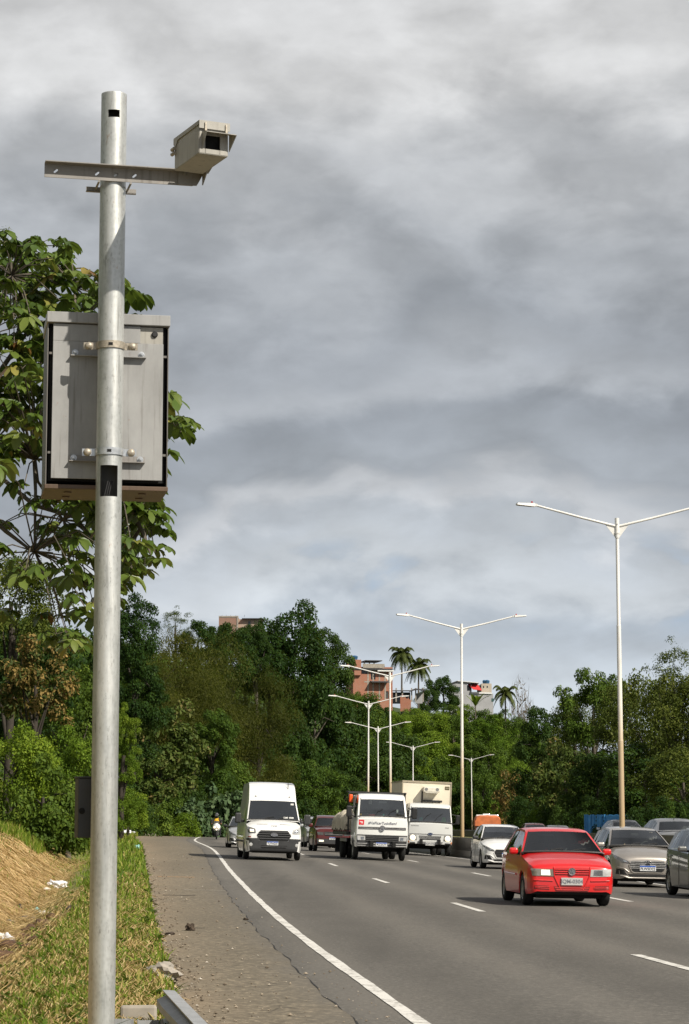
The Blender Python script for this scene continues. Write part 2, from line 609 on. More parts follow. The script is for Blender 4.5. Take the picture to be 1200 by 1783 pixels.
M['galv'] = mk_galv()
M['cabinet'] = mk_greypaint('cabinet_grey_paint', (.325, .325, .322))
M['armgrey'] = mk_greypaint('arm_grey_paint', (.27, .255, .24))
M['housing'] = mk_greypaint('housing_beige_paint', (.35, .335, .30))
M['cabinetfloor'] = mk_greypaint('rusty_cabinet_floor', (.115, .072, .045), .9, (.05, .032, .02))
M['cabinetside'] = mk_greypaint('dark_cabinet_side', (.16, .15, .14))
M['silverdark'] = paint('darker_silver_paint', (.27, .28, .30), .5, .10, .35)
M['insidegalv'] = plain('inside_of_pipe', (.12, .118, .11), .7)
M['inside'] = plain('dark_inside', (.008, .008, .008), .9)
M['zinc'] = plain('zinc_clamp', (.52, .54, .56), .35, .6, var=.15, scale=25)
M['oldbolt'] = plain('weathered_bolt', (.36, .32, .26), .5, .4, var=.3, scale=60)
M['boxgrey'] = plain('dark_grey_box', (.05, .051, .055), .6, var=.2)
M['rail'] = mk_greypaint('weathered_rail', (.33, .34, .35), .3)


def mk_asphalt(name, base, warm, crack, grain, patchy=1.0, tracks=False):
    m, n, b = mat(name)
    tcn = n.add('ShaderNodeTexCoord'); o = tcn.outputs['Object']
    big = n.noise(n.mapping(o, (.35, .07, .3), (2, 4, 0), (0, 0, .08)), 1, 5, .6)
    mid = n.noise(n.mapping(o, (1.4, .5, 1)), 1, 6, .65)
    gr = n.noise(o, grain, 3, .7)
    c = n.ramp(big, [(.3, tuple(k * (1 - .22 * patchy) for k in base)), (.55, base), (.75, warm)])
    c = n.mix(n.mapr(mid, .35, .75, 0, .35), c, tuple(k * .72 for k in base))
    c = n.mix(n.mapr(gr, .34, .58, .75 * patchy, 0), c, tuple(k * .42 for k in base))
    c = n.mix(n.mapr(gr, .56, .68, 0, .55 * patchy), c, tuple(min(1, k * 1.8) for k in warm))
    sp2 = n.noise(o, grain * .28, 5, .75)
    c = n.mix(n.mapr(sp2, .60, .74, 0, .6 * patchy), c, tuple(k * .5 for k in base))
    if tracks:
        la = n.add('ShaderNodeAttribute'); la.attribute_name = 'lat'
        wob = n.math('MULTIPLY', n.math('SUBTRACT', big, .5), .5)
        tr = n.math('SINE', n.math('MULTIPLY', n.math('ADD', la.outputs['Fac'], wob), 2 * math.pi / 1.87))
        c = n.mix(n.math('MULTIPLY', n.mapr(tr, -.2, .9, 0, .55), n.mapr(mid, .3, .6, .5, 1)), c, tuple(k * .60 for k in base))
        c = n.mix(n.math('MULTIPLY', n.mapr(tr, -.3, -.95, 0, .3), n.mapr(mid, .35, .65, .2, 1)), c, tuple(min(1, k * 1.35) for k in warm))
        st = n.noise(n.mapping(o, (.9, .05, .5), (7, 3, 0), (0, 0, .08)), 1, 4, .6)
        c = n.mix(n.mapr(st, .56, .70, 0, .45), c, tuple(k * .5 for k in base))
    if not tracks:
        la = n.add('ShaderNodeAttribute'); la.attribute_name = 'edge'
        e_ = n.math('MULTIPLY', la.outputs['Fac'], n.mapr(mid, .3, .6, .25, 1))
        c = n.mix(n.math('MULTIPLY', e_, .8), c, (.27, .205, .135))
        l2 = n.add('ShaderNodeAttribute'); l2.attribute_name = 'lane'
        c = n.mix(n.math('MULTIPLY', l2.outputs['Fac'], n.mapr(mid, .25, .6, 1, .45)), c, (.125, .115, .10))
    if crack:
        vo = n.add('ShaderNodeTexVoronoi', feature='DISTANCE_TO_EDGE')
        wob = n.mix(.09, o, n.add('ShaderNodeTexNoise').outputs['Color'], 'ADD')
        n.l.new(n.mapping(wob, (.55, .22, .5)), vo.inputs['Vector']); vo.inputs['Scale'].default_value = 1.0
        k = n.math('MULTIPLY', n.mapr(vo.outputs['Distance'], 0.002, .009, crack, 0), n.mapr(mid, .50, .62, 0, 1))
        c = n.mix(k, c, (.025, .022, .02))
    n.l.new(c, b.inputs['Base Color'])
    b.inputs['Roughness'].default_value = .85
    b.inputs['Specular IOR Level'].default_value = .3
    bp = n.add('ShaderNodeBump'); bp.inputs['Strength'].default_value = .35; bp.inputs['Distance'].default_value = .02
    n.l.new(gr, bp.inputs['Height']); n.l.new(bp.outputs[0], b.inputs['Normal'])
    return m


M['asphalt'] = mk_asphalt('asphalt', (.132, .123, .110), (.156, .143, .124), .12, 20, .7, True)
M['shoulder'] = mk_asphalt('worn_shoulder_asphalt', (.195, .165, .120), (.25, .205, .145), .5, 14)


def mk_roadpaint(name, col, wear):
    m, n, b = mat(name)
    tcn = n.add('ShaderNodeTexCoord'); o = tcn.outputs['Object']
    f = n.noise(o, 5, 8, .75); g = n.noise(o, 24, 4, .7)
    k = n.math('ADD', n.math('MULTIPLY', f, .6), n.math('MULTIPLY', g, .4))
    n.l.new(n.mix(n.mapr(k, .49, .60, 0, wear), col, (.15, .135, .115)), b.inputs['Base Color'])
    b.inputs['Roughness'].default_value = .8
    return m


M['line'] = mk_roadpaint('white_road_paint', (.66, .645, .61), .75)
M['oldline'] = mk_roadpaint('worn_road_paint', (.36, .33, .28), 1.0)
M['orangeline'] = mk_roadpaint('orange_road_paint', (.52, .28, .11), 1.0)
M['barrier'] = mk_greypaint('sooty_shaded_concrete', (.028, .026, .024), .0, (.012, .012, .012))  # soot and the shade on the faces both go into this near-black


def mk_ground():
    m, n, b = mat('verge_ground')
    tcn = n.add('ShaderNodeTexCoord'); o = tcn.outputs['Object']
    at = n.add('ShaderNodeAttribute'); at.attribute_name = 'cover'
    f = n.noise(o, .9, 6, .65); g = n.noise(o, 7, 6, .7)
    grass = n.ramp(g, [(.3, (.075, .085, .018)), (.55, (.17, .17, .045)), (.75, (.30, .235, .09))])
    straw = n.ramp(g, [(.28, (.12, .065, .025)), (.5, (.30, .185, .075)), (.72, (.42, .28, .125))])
    mud = n.ramp(g, [(.3, (.035, .02, .011)), (.7, (.13, .075, .04))])
    hill = n.ramp(g, [(.3, (.016, .03, .006)), (.7, (.05, .075, .014))])
    sp = n.add('ShaderNodeSeparateColor'); n.l.new(at.outputs['Color'], sp.inputs[0])
    c = n.mix(n.math('MULTIPLY', n.mapr(f, .35, .6, .55, 1), sp.outputs[0]), grass, straw)
    c = n.mix(n.math('MULTIPLY', n.mapr(f, .40, .55, 0, 1), sp.outputs[1]), c, mud)
    c = n.mix(sp.outputs[2], c, hill)
    n.l.new(c, b.inputs['Base Color'])
    b.inputs['Roughness'].default_value = .95
    bp = n.add('ShaderNodeBump'); bp.inputs['Strength'].default_value = .6; bp.inputs['Distance'].default_value = .06
    n.l.new(g, bp.inputs['Height']); n.l.new(bp.outputs[0], b.inputs['Normal'])
    return m


M['ground'] = mk_ground()


def mk_brick(name, c1, c2, mortar, scale):
    m, n, b = mat(name)
    tcn = n.add('ShaderNodeTexCoord'); o = tcn.outputs['Object']
    sp = n.add('ShaderNodeSeparateXYZ'); n.l.new(o, sp.inputs[0])
    cb = n.add('ShaderNodeCombineXYZ')
    n.l.new(n.math('ADD', sp.outputs[0], sp.outputs[1]), cb.inputs[0]); n.l.new(sp.outputs[2], cb.inputs[1])
    bk = n.add('ShaderNodeTexBrick'); n.l.new(cb.outputs[0], bk.inputs['Vector'])
    bk.inputs['Color1'].default_value = (*c1, 1); bk.inputs['Color2'].default_value = (*c2, 1)
    bk.inputs['Mortar'].default_value = (*mortar, 1)
    bk.inputs['Scale'].default_value = scale; bk.inputs['Mortar Size'].default_value = .03
    f = n.noise(o, .9, 5, .7)
    n.l.new(n.mix(n.mapr(f, .45, .75, 0, .6), bk.outputs['Color'], mortar), b.inputs['Base Color'])
    b.inputs['Roughness'].default_value = .9
    return m


M['brick'] = mk_brick('hollow_brick', (.38, .13, .07), (.30, .10, .055), (.30, .20, .15), 3)
M['palebrick'] = mk_brick('weathered_brick', (.30, .15, .10), (.24, .12, .085), (.28, .22, .18), 3)

LM = {
    'dark': leaf_mat('dark_leaves', [(0, (.014, .034, .007)), (.6, (.032, .068, .012)), (1, (.062, .11, .018))]),
    'mid': leaf_mat('green_leaves', [(0, (.034, .066, .010)), (.6, (.072, .125, .016)), (1, (.13, .19, .025))]),
    'bright': leaf_mat('bright_leaves', [(0, (.055, .105, .010)), (.6, (.12, .20, .016)), (1, (.21, .29, .03))], .35),
    'bamboo': leaf_mat('bamboo_leaves', [(0, (.026, .033, .004)), (.6, (.055, .061, .008)), (1, (.092, .094, .013))], .3),
    'tan': leaf_mat('half_dry_leaves', [(0, (.04, .06, .014)), (.40, (.065, .085, .02)), (.52, (.22, .15, .05)), (1, (.44, .28, .095))], .25),
    'drying': leaf_mat('drying_leaves', [(0, (.030, .056, .012)), (.6, (.066, .098, .020)), (.86, (.11, .12, .034)), (1, (.20, .15, .06))], .25),
    'olive': leaf_mat('olive_leaves', [(0, (.036, .056, .009)), (.6, (.082, .108, .018)), (1, (.15, .165, .034))], .28),
    'grey': leaf_mat('grey_green_leaves', [(0, (.04, .075, .030)), (.6, (.075, .125, .052)), (1, (.12, .175, .08))], .22),
    'near': leaf_mat('large_lobed_leaves', [(0, (.045, .080, .014)), (.55, (.090, .145, .024)), (.88, (.17, .21, .05)), (.97, (.30, .26, .06)), (1, (.18, .085, .03))], .3, .32, .12, .5),
    'palm': leaf_mat('palm_fronds', [(0, (.040, .058, .014)), (1, (.10, .12, .03))], .2),
    'grass': leaf_mat('grass_blades', [(0, (.060, .115, .010)), (.5, (.150, .225, .022)), (.75, (.28, .31, .05)), (1, (.50, .40, .16))], .3, .6, 0),
    'straw': leaf_mat('dry_straw', [(0, (.27, .165, .07)), (.5, (.52, .36, .165)), (1, (.74, .57, .32))], .15, .7, 0),
    'bare': leaf_mat('dry_twigs', [(0, (.10, .08, .06)), (1, (.22, .18, .13))], .1, .8, .1),
}


# ------------------------------------------------------------------ ground, road, median
def make_ground():
    ys = np.concatenate([np.arange(-10, 70, .8), np.arange(70, 200, 2.0), np.arange(200, 640, 5.0), [700, 900, 1400, 2600, 4500]])
    us = np.concatenate([[-2500, -900, -400, -200, -130, -95, -75, -60, -50, -42, -36, -31, -27, -24, -21, -18.5, -16.5, -15, -13.5, -12.2],
                         np.arange(-11.2, -1.5, .28), [-1, 0, 4, 8, 12.25, 12.35, 13.2, 14.25, 14.35, 18, 22, 27, 28, 29, 31, 34, 38, 44, 52, 62, 75, 95, 130, 200, 400, 900, 2500]])
    U, Y = np.meshgrid(us, ys)
    X = XL(np.clip(Y, -20, 600)) + U
    Z = ground(X, Y)
    rng = np.random.default_rng(3)
    bump = np.where((out_of(U, Y) > .15), 1, 0) * np.clip((out_of(U, Y)) / .8, 0, 1)
    Z = Z + bump * (rng.random(Z.shape) - .5) * np.where(Y < 160, .07, .5)
    Z = np.where(Y > 620, np.minimum(Z, HC + 2.0) - 3.0, Z)
    ny, nu = X.shape
    co = np.stack([X, Y, Z], -1).reshape(-1, 3)
    i, j = np.meshgrid(np.arange(ny - 1), np.arange(nu - 1), indexing='ij')
    a = (i * nu + j).ravel()
    fc = np.stack([a, a + 1, a + nu + 1, a + nu], -1)
    me = bpy.data.meshes.new('ground')
    me.from_pydata(co.tolist(), [], fc.tolist())
    O = out_of(U, Y).ravel(); Yf = Y.ravel(); Uf = U.ravel()
    straw = np.clip((O - 2.3) / .5, 0, 1) * np.clip((8 - O) / 2, 0, 1) * np.clip((95 - Yf) / 30, 0, 1)
    mud = np.clip(1 - np.abs(O - 2.0) / .45, 0, 1) * np.clip((60 - Yf) / 20, 0, 1)
    hill = np.maximum(np.clip((O - 6) / 3, 0, 1), np.where(Uf > 29, 1, 0))
    hill = np.maximum(hill, np.clip((Yf - 175) / 15, 0, 1) * np.clip((O - 3) / 2, 0, 1))
    ca = me.color_attributes.new('cover', 'FLOAT_COLOR', 'POINT')
    ca.data.foreach_set('color', np.stack([straw, mud, hill, np.ones_like(hill)], -1).astype(np.float32).ravel())
    me.materials.append(M['ground'])
    me.polygons.foreach_set('use_smooth', [True] * len(me.polygons))
    o = link('ground', me); o['kind'] = 'structure'


make_ground()

RY = np.concatenate([np.arange(-8, 80, 2.0), np.arange(80, 460, 4.0), np.arange(460, 600, 10)])


def strip(u0, u1, ys, dz, n=2, zf=None):
    rows = []
    for Y in ys:
        r = []
        for k in range(n):
            a = u0(Y) if callable(u0) else u0
            b = u1(Y) if callable(u1) else u1
            u = a + (b - a) * k / (n - 1)
            z = (road_z(u, Y) if zf is None else zf(u, Y)) + dz
            r.append((float(XL(Y)) + u, Y, z))
        rows.append(r)
    return rows


def jag(Y, amp, seed):
    return amp * (math.sin(Y * 1.7 + seed) * .5 + math.sin(Y * .61 + seed * 2) * .35 + math.sin(Y * 4.3 + seed * 3) * .3)


mb = MB(); mb.grid(strip(-.75, 12.4, RY, 0.0, 14)); o = structure('road', mb, M['asphalt'])
a = o.data.attributes.new('lat', 'FLOAT', 'POINT'); a.data.foreach_set('value', np.tile(np.linspace(-.75, 12.4, 14) - .45, len(RY)).astype(np.float32))
FY = np.concatenate([np.arange(-8, 70, .35), np.arange(70, 190, 1.0), np.arange(190, 460, 5.0)])
mb = MB()
mb.grid(strip(lambda Y: -float(WSH(Y)) + .04 + (jag(Y, .10, 1) if Y < 170 else 0), lambda Y: -.44 + (jag(Y, .035, 2) if Y < 190 else 0), FY, .006, 6))
# broken outer edge of the shoulder paving
rows = strip(lambda Y: -float(WSH(Y)) + .04 + (jag(Y, .10, 1) if Y < 170 else 0), lambda Y: -float(WSH(Y)) + .04 + (jag(Y, .10, 1) if Y < 170 else 0) + .001, FY, 0, 2)
nsh = len(mb.v)
mb.grid([[(r[0][0] - .03, r[0][1], r[0][2] - .22), (r[0][0], r[0][1], r[0][2] + .006)] for r in rows])
o = structure('shoulder', mb, M['shoulder'])
ev = np.zeros(len(mb.v), np.float32); ev[:nsh] = np.tile([1, .45, .1, 0, 0, 0], nsh // 6); ev[nsh:] = 1
a = o.data.attributes.new('edge', 'FLOAT', 'POINT'); a.data.foreach_set('value', ev)
lv = np.zeros(len(mb.v), np.float32); lv[:nsh] = np.tile([0, 0, 0, .1, .45, 1], nsh // 6)
a = o.data.attributes.new('lane', 'FLOAT', 'POINT'); a.data.foreach_set('value', lv)
mb = MB(); mb.grid(strip(14.0, 28.2, RY, 0.0, 4, lambda u, Y: float(opp_z(Y)))); structure('opposite_road', mb, M['asphalt'])

# painted lines
mb = MB(); mb.grid(strip(lambda Y: 0.0 + jag(Y, .008, 7), lambda Y: .125 + jag(Y, .008, 9), FY, .006, 3)); o = structure('edge_line', mb, M['line'])
mb = MB(); mb.grid(strip(11.1, 11.25, RY, .006, 2)); structure('edge_line', mb, M['line'])


def dashes(u, starts, length=4.0):
    mb = MB()
    for Y0 in starts:
        k = np.interp(Y0, [20, 62], [.14, .06])
        mb.grid(strip(u + k - .065, u + k + .065, np.linspace(Y0, Y0 + length, 6), .006, 2))
    structure('lane_line', mb, M['line'])


dashes(3.62, [6.3, 23.3, 39.7, 56.6, 74.6, 94.4, 113, 131, 149, 167])
dashes(7.42, [9.5, 28, 46, 66.2, 86.5, 107, 127, 147, 167])
# remains of older markings across the shoulder
for (a, b, y, w, mt) in ((-1.95, -1.0, 58, .22, 'orangeline'), (-1.3, -.45, 48.5, .16, 'oldline'), (-2.35, -2.0, 52.5, .16, 'oldline')):
    mb = MB(); mb.grid(strip(a, b, [y, y + w], .010, 5)); structure('road_marking', mb, M[mt])
mb = MB()
for (a, b, y, w) in ((-1.75, -1.1, 45.2, .12), (-2.7, -2.3, 66, .25), (-1.4, -1.15, 32.3, .06)):
    mb.grid(strip(a, b, [y, y + w], .010, 4))
structure('asphalt_patch', mb, M['rubber'])
# tar seam where shoulder and lane were joined
mb = MB(); mb.grid(strip(lambda Y: -.445 + jag(Y, .035, 2), lambda Y: -.436 + jag(Y, .035, 2) + .010 * math.sin(Y * 3), FY[:300], .009, 2))
structure('asphalt_seam', mb, M['rubber'])


def barrier(name, label, ua, ub, base, top, y0, y1):
    ys = np.arange(y0, y1, 2.0)
    rows = []
    for Y in ys:
        x = float(XL(Y)); zb = base(Y); zt = top(Y); w = ub - ua
        rows.append([(x + ua, Y, zb), (x + ua + .04, Y, zb + .12), (x + ua + w * .30, Y, zb + .35), (x + ua + w * .36, Y, zt),
                     (x + ua + w * .64, Y, zt), (x + ua + w * .70, Y, zb + .35), (x + ub - .04, Y, zb + .12), (x + ub, Y, zb)])
    mb = MB(); mb.grid(rows)
    n = 8
    mb.f.append(tuple(range(n))); mb.m.append(0)
    mb.f.append(tuple(range(len(mb.v) - 1, len(mb.v) - n - 1, -1))); mb.m.append(0)
    o = mb.build(name, M['barrier'])
    return tag(o, label, 'barrier', 'concrete median barriers')


barrier('concrete_barrier', 'sooty concrete barrier in front of the lamp posts, edging the near carriageway',
        11.75, 12.33, lambda Y: road_z(11.7, Y) - .03, lambda Y: float(soil_top(Y)) + .05, -6, 430)
barrier('concrete_barrier', 'sooty concrete barrier behind the lamp posts, edging the opposite carriageway',
        13.9, 14.4, lambda Y: float(opp_z(Y)) - .2, lambda Y: float(opp_z(Y)) + .92, -6, 430)


# ------------------------------------------------------------------ speed camera post
PY = 12.0
pb = P(176.5, 1783, PY)
PX = pb.x
PZ0 = gz(PX, PY)
post = thing('speed_camera_post', 'galvanised steel post on the grass verge carrying a traffic camera and a grey cabinet', 'camera post', (PX, PY, PZ0))
R0 = 0.069


def lz(py, Y=PY):
    return P(180, py, Y).z - PZ0


def pole_mesh():
    n = 48
    ztop = lz(165)
    holes = [(lz(210), lz(197), 0.033), (lz(867), lz(813), 0.044)]     # z0, z1, half width
    zs = sorted(set([-.2, .05, ztop - .004, ztop] + [h[0] for h in holes] + [h[1] for h in holes]))
    base = math.radians(-84) - math.pi / n
    mb = MB()
    for rad in (R0, R0 - .007):
        vs = [(rad * math.cos(base + 2 * math.pi * k / n), rad * math.sin(base + 2 * math.pi * k / n), z) for z in zs for k in range(n)]
        fs = []
        for i in range(len(zs) - 1):
            for k in range(n):
                kk = (k + n // 2) % n - n // 2
                mid = (zs[i] + zs[i + 1]) / 2
                ang = abs(2 * math.pi * (kk) / n + .0)
                skip = any(h[0] < mid < h[1] and R0 * math.sin(min(ang, 1.5)) < h[2] and abs(kk) < 10 for h in holes)
                if not skip:
                    q = (i * n + k, i * n + (k + 1) % n, (i + 1) * n + (k + 1) % n, (i + 1) * n + k)
                    fs.append(q if rad == R0 else q[::-1])
        if rad == R0:
            fs.append(tuple((len(zs) - 1) * n + k for k in range(n)))
        mb.add(vs, fs, 0 if rad == R0 else 1)
    return mb


pm = pole_mesh().mesh('pole', [M['galv'], M['insidegalv']])
pm.polygons.foreach_set('use_smooth', [len(p.vertices) == 4 for p in pm.polygons])
pole = link('pole', pm, post)
# cables seen in the hand hole
mb = MB()
for k in range(3):
    x = -.025 + .011 * k
    mb.tube([(x, -.02 + .01 * math.sin(k * 2), lz(905)), (x + .008, -.03, lz(862)), (x + .02, .0, lz(838))], .004, 6)
mb.build('cable', M['black'], post, 40)


def frame(yaw, off=(0, 0, 0)):
    """local frame turned about z: x along the face, -y towards the viewer"""
    return Matrix.Translation(Vector(off)) @ Matrix.Rotation(yaw, 4, 'Z')


def sub(name, mb, mats, parent, M4=None, smooth=None, bevel=0.0):
    if M4 is not None:
        mb.v = [tuple(M4 @ Vector(p)) for p in mb.v]
    return mb.build(name, mats, parent, smooth, bevel)


# cross arm: a slotted steel angle
A = frame(math.radians(13), (0, 0, lz(311)))
mb = MB()
y0 = -R0 - .012
s0, s1, hh = -.375, .42, .036
mb.box(((s0 + s1) / 2, y0 + .003, .0235), (s1 - s0, .006, .025))
mb.box(((s0 + s1) / 2, y0 + .003, -.0235), (s1 - s0, .006, .025))
cut = s0
for c in (-.315, -.095, .005, .105):
    a, b = c - .011, c + .011
    mb.box(((cut + a) / 2, y0 + .003, 0), (a - cut, .006, .022)); cut = b
    mb.add([(a, y0 + .0045, .011), (b - .006, y0 + .0045, .011), (a, y0 + .0045, -.003)], [(0, 2, 1)]); mb.add([(a + .006, y0 + .0045, -.011), (b, y0 + .0045, -.011), (b, y0 + .0045, .003)], [(0, 1, 2)])
mb.box(((cut + s1) / 2, y0 + .003, 0), (s1 - cut, .006, .022))
cut = s0
mb.box(((cut + s1 - .02) / 2, y0 - .025, .0385), (s1 - .02 - cut, .056, .005))
sub('cross_arm', mb, M['armgrey'], post, A)
mb = MB()
mb.box((0, R0 + .004, -.045), (.27, .006, .026)); mb.box((0, R0 + .012, -.055), (.27, .022, .005))
mb.tube([(-.085, y0 - .012, -.045), (-.085, R0 + .02, -.045)], .006, 8)
mb.tube([(.085, y0 - .012, -.045), (.085, R0 + .02, -.045)], .006, 8)
sub('clamp_plate', mb, M['armgrey'], post, A, 40)
# plate that carries the camera at the arm's end
mb = MB()
mb.prism([(.34, -.036), (.44, -.036), (.45, -.02), (.47, .020), (.47, .034), (.34, .034)], y0 - .012, y0 - .004)
mb.box((.435, y0 - .20, .040), (.14, .40, .006))
mb.box((.375, y0 - .11, .054), (.05, .05, .024)); mb.box((.47, y0 - .16, .054), (.05, .05, .024))
mb.add([(.47, y0 - .005, .038), (.47, y0 - .30, .038), (.47, y0 - .005, -.03), (.476, y0 - .005, .038), (.476, y0 - .30, .038), (.476, y0 - .005, -.03)], [(0, 1, 2), (5, 4, 3), (0, 3, 4, 1), (1, 4, 5, 2), (2, 5, 3, 0)])
for x, y in ((.375, -.11), (.47, -.16), (.375, -.02)):
    mb.tube([(x, y0 + y, .02), (x, y0 + y, .065)], .007, 8)
sub('camera_bracket', mb, M['armgrey'], post, A, 40)

# camera housing
HY = math.radians(25)
fc = P(372, 242, PY - .52)
HM = frame(HY, (fc.x - PX, fc.y - PY, fc.z - PZ0))
w, h, L = .158, .166, .35
mb = MB()
t = .004
# body: floor, sides, back, and a front wall with a square opening
mb.box((0, L / 2, -h / 2), (w, L, t)); mb.box((-w / 2, L / 2, 0), (t, L - .002, h - .002)); mb.box((w / 2, L / 2, 0), (t, L - .002, h - .002))
mb.box((0, L, 0), (w - .004, t, h - .004)); mb.box((0, L / 2, h / 2 - .004), (w - .004, L - .004, t))
ox0, ox1, oz0, oz1 = -.045, .034, -.055, .014
mb.box(((-w / 2 + ox0) / 2, 0, 0), (ox0 + w / 2 - .002, t, h - .003)); mb.box(((w / 2 + ox1) / 2, 0, 0), (w / 2 - ox1 - .002, t, h - .003))
mb.box(((ox0 + ox1) / 2, 0, (oz1 + h / 2) / 2), (ox1 - ox0, t, h / 2 - oz1 - .002)); mb.box(((ox0 + ox1) / 2, 0, (oz0 - h / 2) / 2), (ox1 - ox0, t, oz0 + h / 2 - .002))
house = sub('camera_housing', mb, M['housing'], post, HM, None, .0015)
mb = MB(); mb.box(((ox0 + ox1) / 2, .03, (oz0 + oz1) / 2), (ox1 - ox0 + .02, .003, oz1 - oz0 + .02))
sub('lens_window', mb, M['inside'], house, HM)
# lid: top sheet with turned down edges
mb = MB()
T = .0035
zt = h / 2 + .004
lw = w / 2 + .006
mb.box((0, L / 2 - .004, zt), (2 * lw, L + .02, T))
mb.box((0, -.0135, zt - .021), (2 * lw, T, .040))
for sx in (-1, 1):
    o = [(-.0115, zt - .002), (L + .006, zt - .002), (L + .006, zt - .034), (L - .02, zt - .050), (L - .055, zt - .020), (-.0115, zt - .020)]
    Mx = Matrix(((0, 1, 0, 0), (1, 0, 0, 0), (0, 0, 1, 0), (0, 0, 0, 1)))
    mb.prism(o, sx * lw - .0015, sx * lw + .0015, 0, Mx)
sub('lid', mb, M['housing'], house, HM)
# visor with side flaps round the opening
mb = MB()
va = [(-.062, .0), (.078, .0)]
x0, x1 = -.064, .084
mb.add([(x0, -.003, .028), (x1, -.003, .028), (x1 + .012, -.075, .012), (x0 - .004, -.075, .012),
        (x0, -.003, .031), (x1, -.003, .031), (x1 + .012, -.075, .015), (x0 - .004, -.075, .015)],
       [(0, 1, 2, 3), (7, 6, 5, 4), (0, 4, 5, 1), (1, 5, 6, 2), (2, 6, 7, 3), (3, 7, 4, 0)])
for x, xf in ((x0, x0 - .004), (x1, x1 + .012)):
    mb.add([(x, -.003, .028), (x, -.003, -.060), (xf, -.075, .012), (x + .003, -.003, .028), (x + .003, -.003, -.060), (xf + .003, -.075, .012)],
           [(0, 1, 2), (5, 4, 3), (0, 3, 4, 1), (1, 4, 5, 2), (2, 5, 3, 0)])
sub('visor', mb, M['housing'], house, HM)
for x in (-.052, .062):
    mb = MB(); mb.box((x, -.0185, zt - .032), (.008, .009, .046)); mb.box((x, -.020, zt - .048), (.011, .011, .012))
    sub('latch', mb, M['oldbolt'], house, HM)
for z in (.03, .005):
    mb = MB(); mb.tube([(-w / 2 - .010, L - .02, z), (-w / 2 - .010, L + .02, z)], .010, 10)
    sub('hinge', mb, M['oldbolt'], house, HM, 40)

# cabinet
CY = math.radians(10)
cx = P(188, 700, PY + .17).x - PX
zb, ztp = lz(842, PY + .17), lz(548, PY + .17)
CM = frame(CY, (cx, .155, 0))
W, D = .655, .42
mb = MB()
mb.box((0, .016 + D / 2, (zb + ztp) / 2), (W - .03, D - .03, ztp - zb - .02), 1)
for sx in (-1, 1):
    mb.box((sx * (W / 2 - .004), .006 + D / 2, (zb + ztp) / 2 - .02), (.006, D, ztp - zb + .02))
mb.box((0, .006 + D, (zb + ztp) / 2), (W - .016, .006, ztp - zb - .004))
cab = sub('cabinet', mb, [M['cabinetside'], M['inside']], post, CM, None, .002)
mb = MB(); mb.box((0, D / 2 - .002, ztp - .029), (W + .008, D + .04, .058))
sub('roof_cap', mb, M['cabinet'], cab, CM, None, .003)
pz0, pz1 = zb + .02, ztp - .062
pw = W - .062
nz = lz(597, PY + .17)
mb = MB()
xn = pw / 2 - .125
mb.box(((-pw / 2 + xn) / 2, .004, (nz + pz1) / 2), (xn + pw / 2, .014, pz1 - nz))
mb.box((0, .004, (pz0 + nz) / 2), (pw, .014, nz - pz0 - .0005))
sub('back_panel', mb, M['cabinet'], cab, CM, None, .002)
mb = MB(); mb.box((xn + .062, .010, (nz + pz1) / 2), (.122, .006, pz1 - nz - .004))
sub('access_plate', mb, M['housing'], cab, CM)
mb = MB(); mb.lathe([(.017, 0), (.017, .008), (.012, .013)], 16, 0, Matrix.Translation((xn + .078, .007, (nz + pz1) / 2 + .006)) @ Matrix.Rotation(math.pi / 2, 4, 'X'))
sub('plug', mb, M['black'], cab, CM, 40)
mb = MB()
mb.box((0, D / 2 + .006, zb - .024), (W + .004, D + .012, .024))
for x in (-.2, .2):
    for y in (.12, .30):
        mb.lathe([(.022, zb - .042), (.022, zb - .036)], 14, 0, Matrix.Translation((x, y, 0)))
sub('cabinet_floor', mb, M['cabinetfloor'], cab, CM, None, .004)
for sx in (-1, 1):
    for z in (zb + .16, zb + .70):
        mb = MB(); mb.box((sx * (pw / 2 + .010), .009, z), (.018, .006, .012))
        sub('hinge', mb, M['cabinetside'], cab, CM)

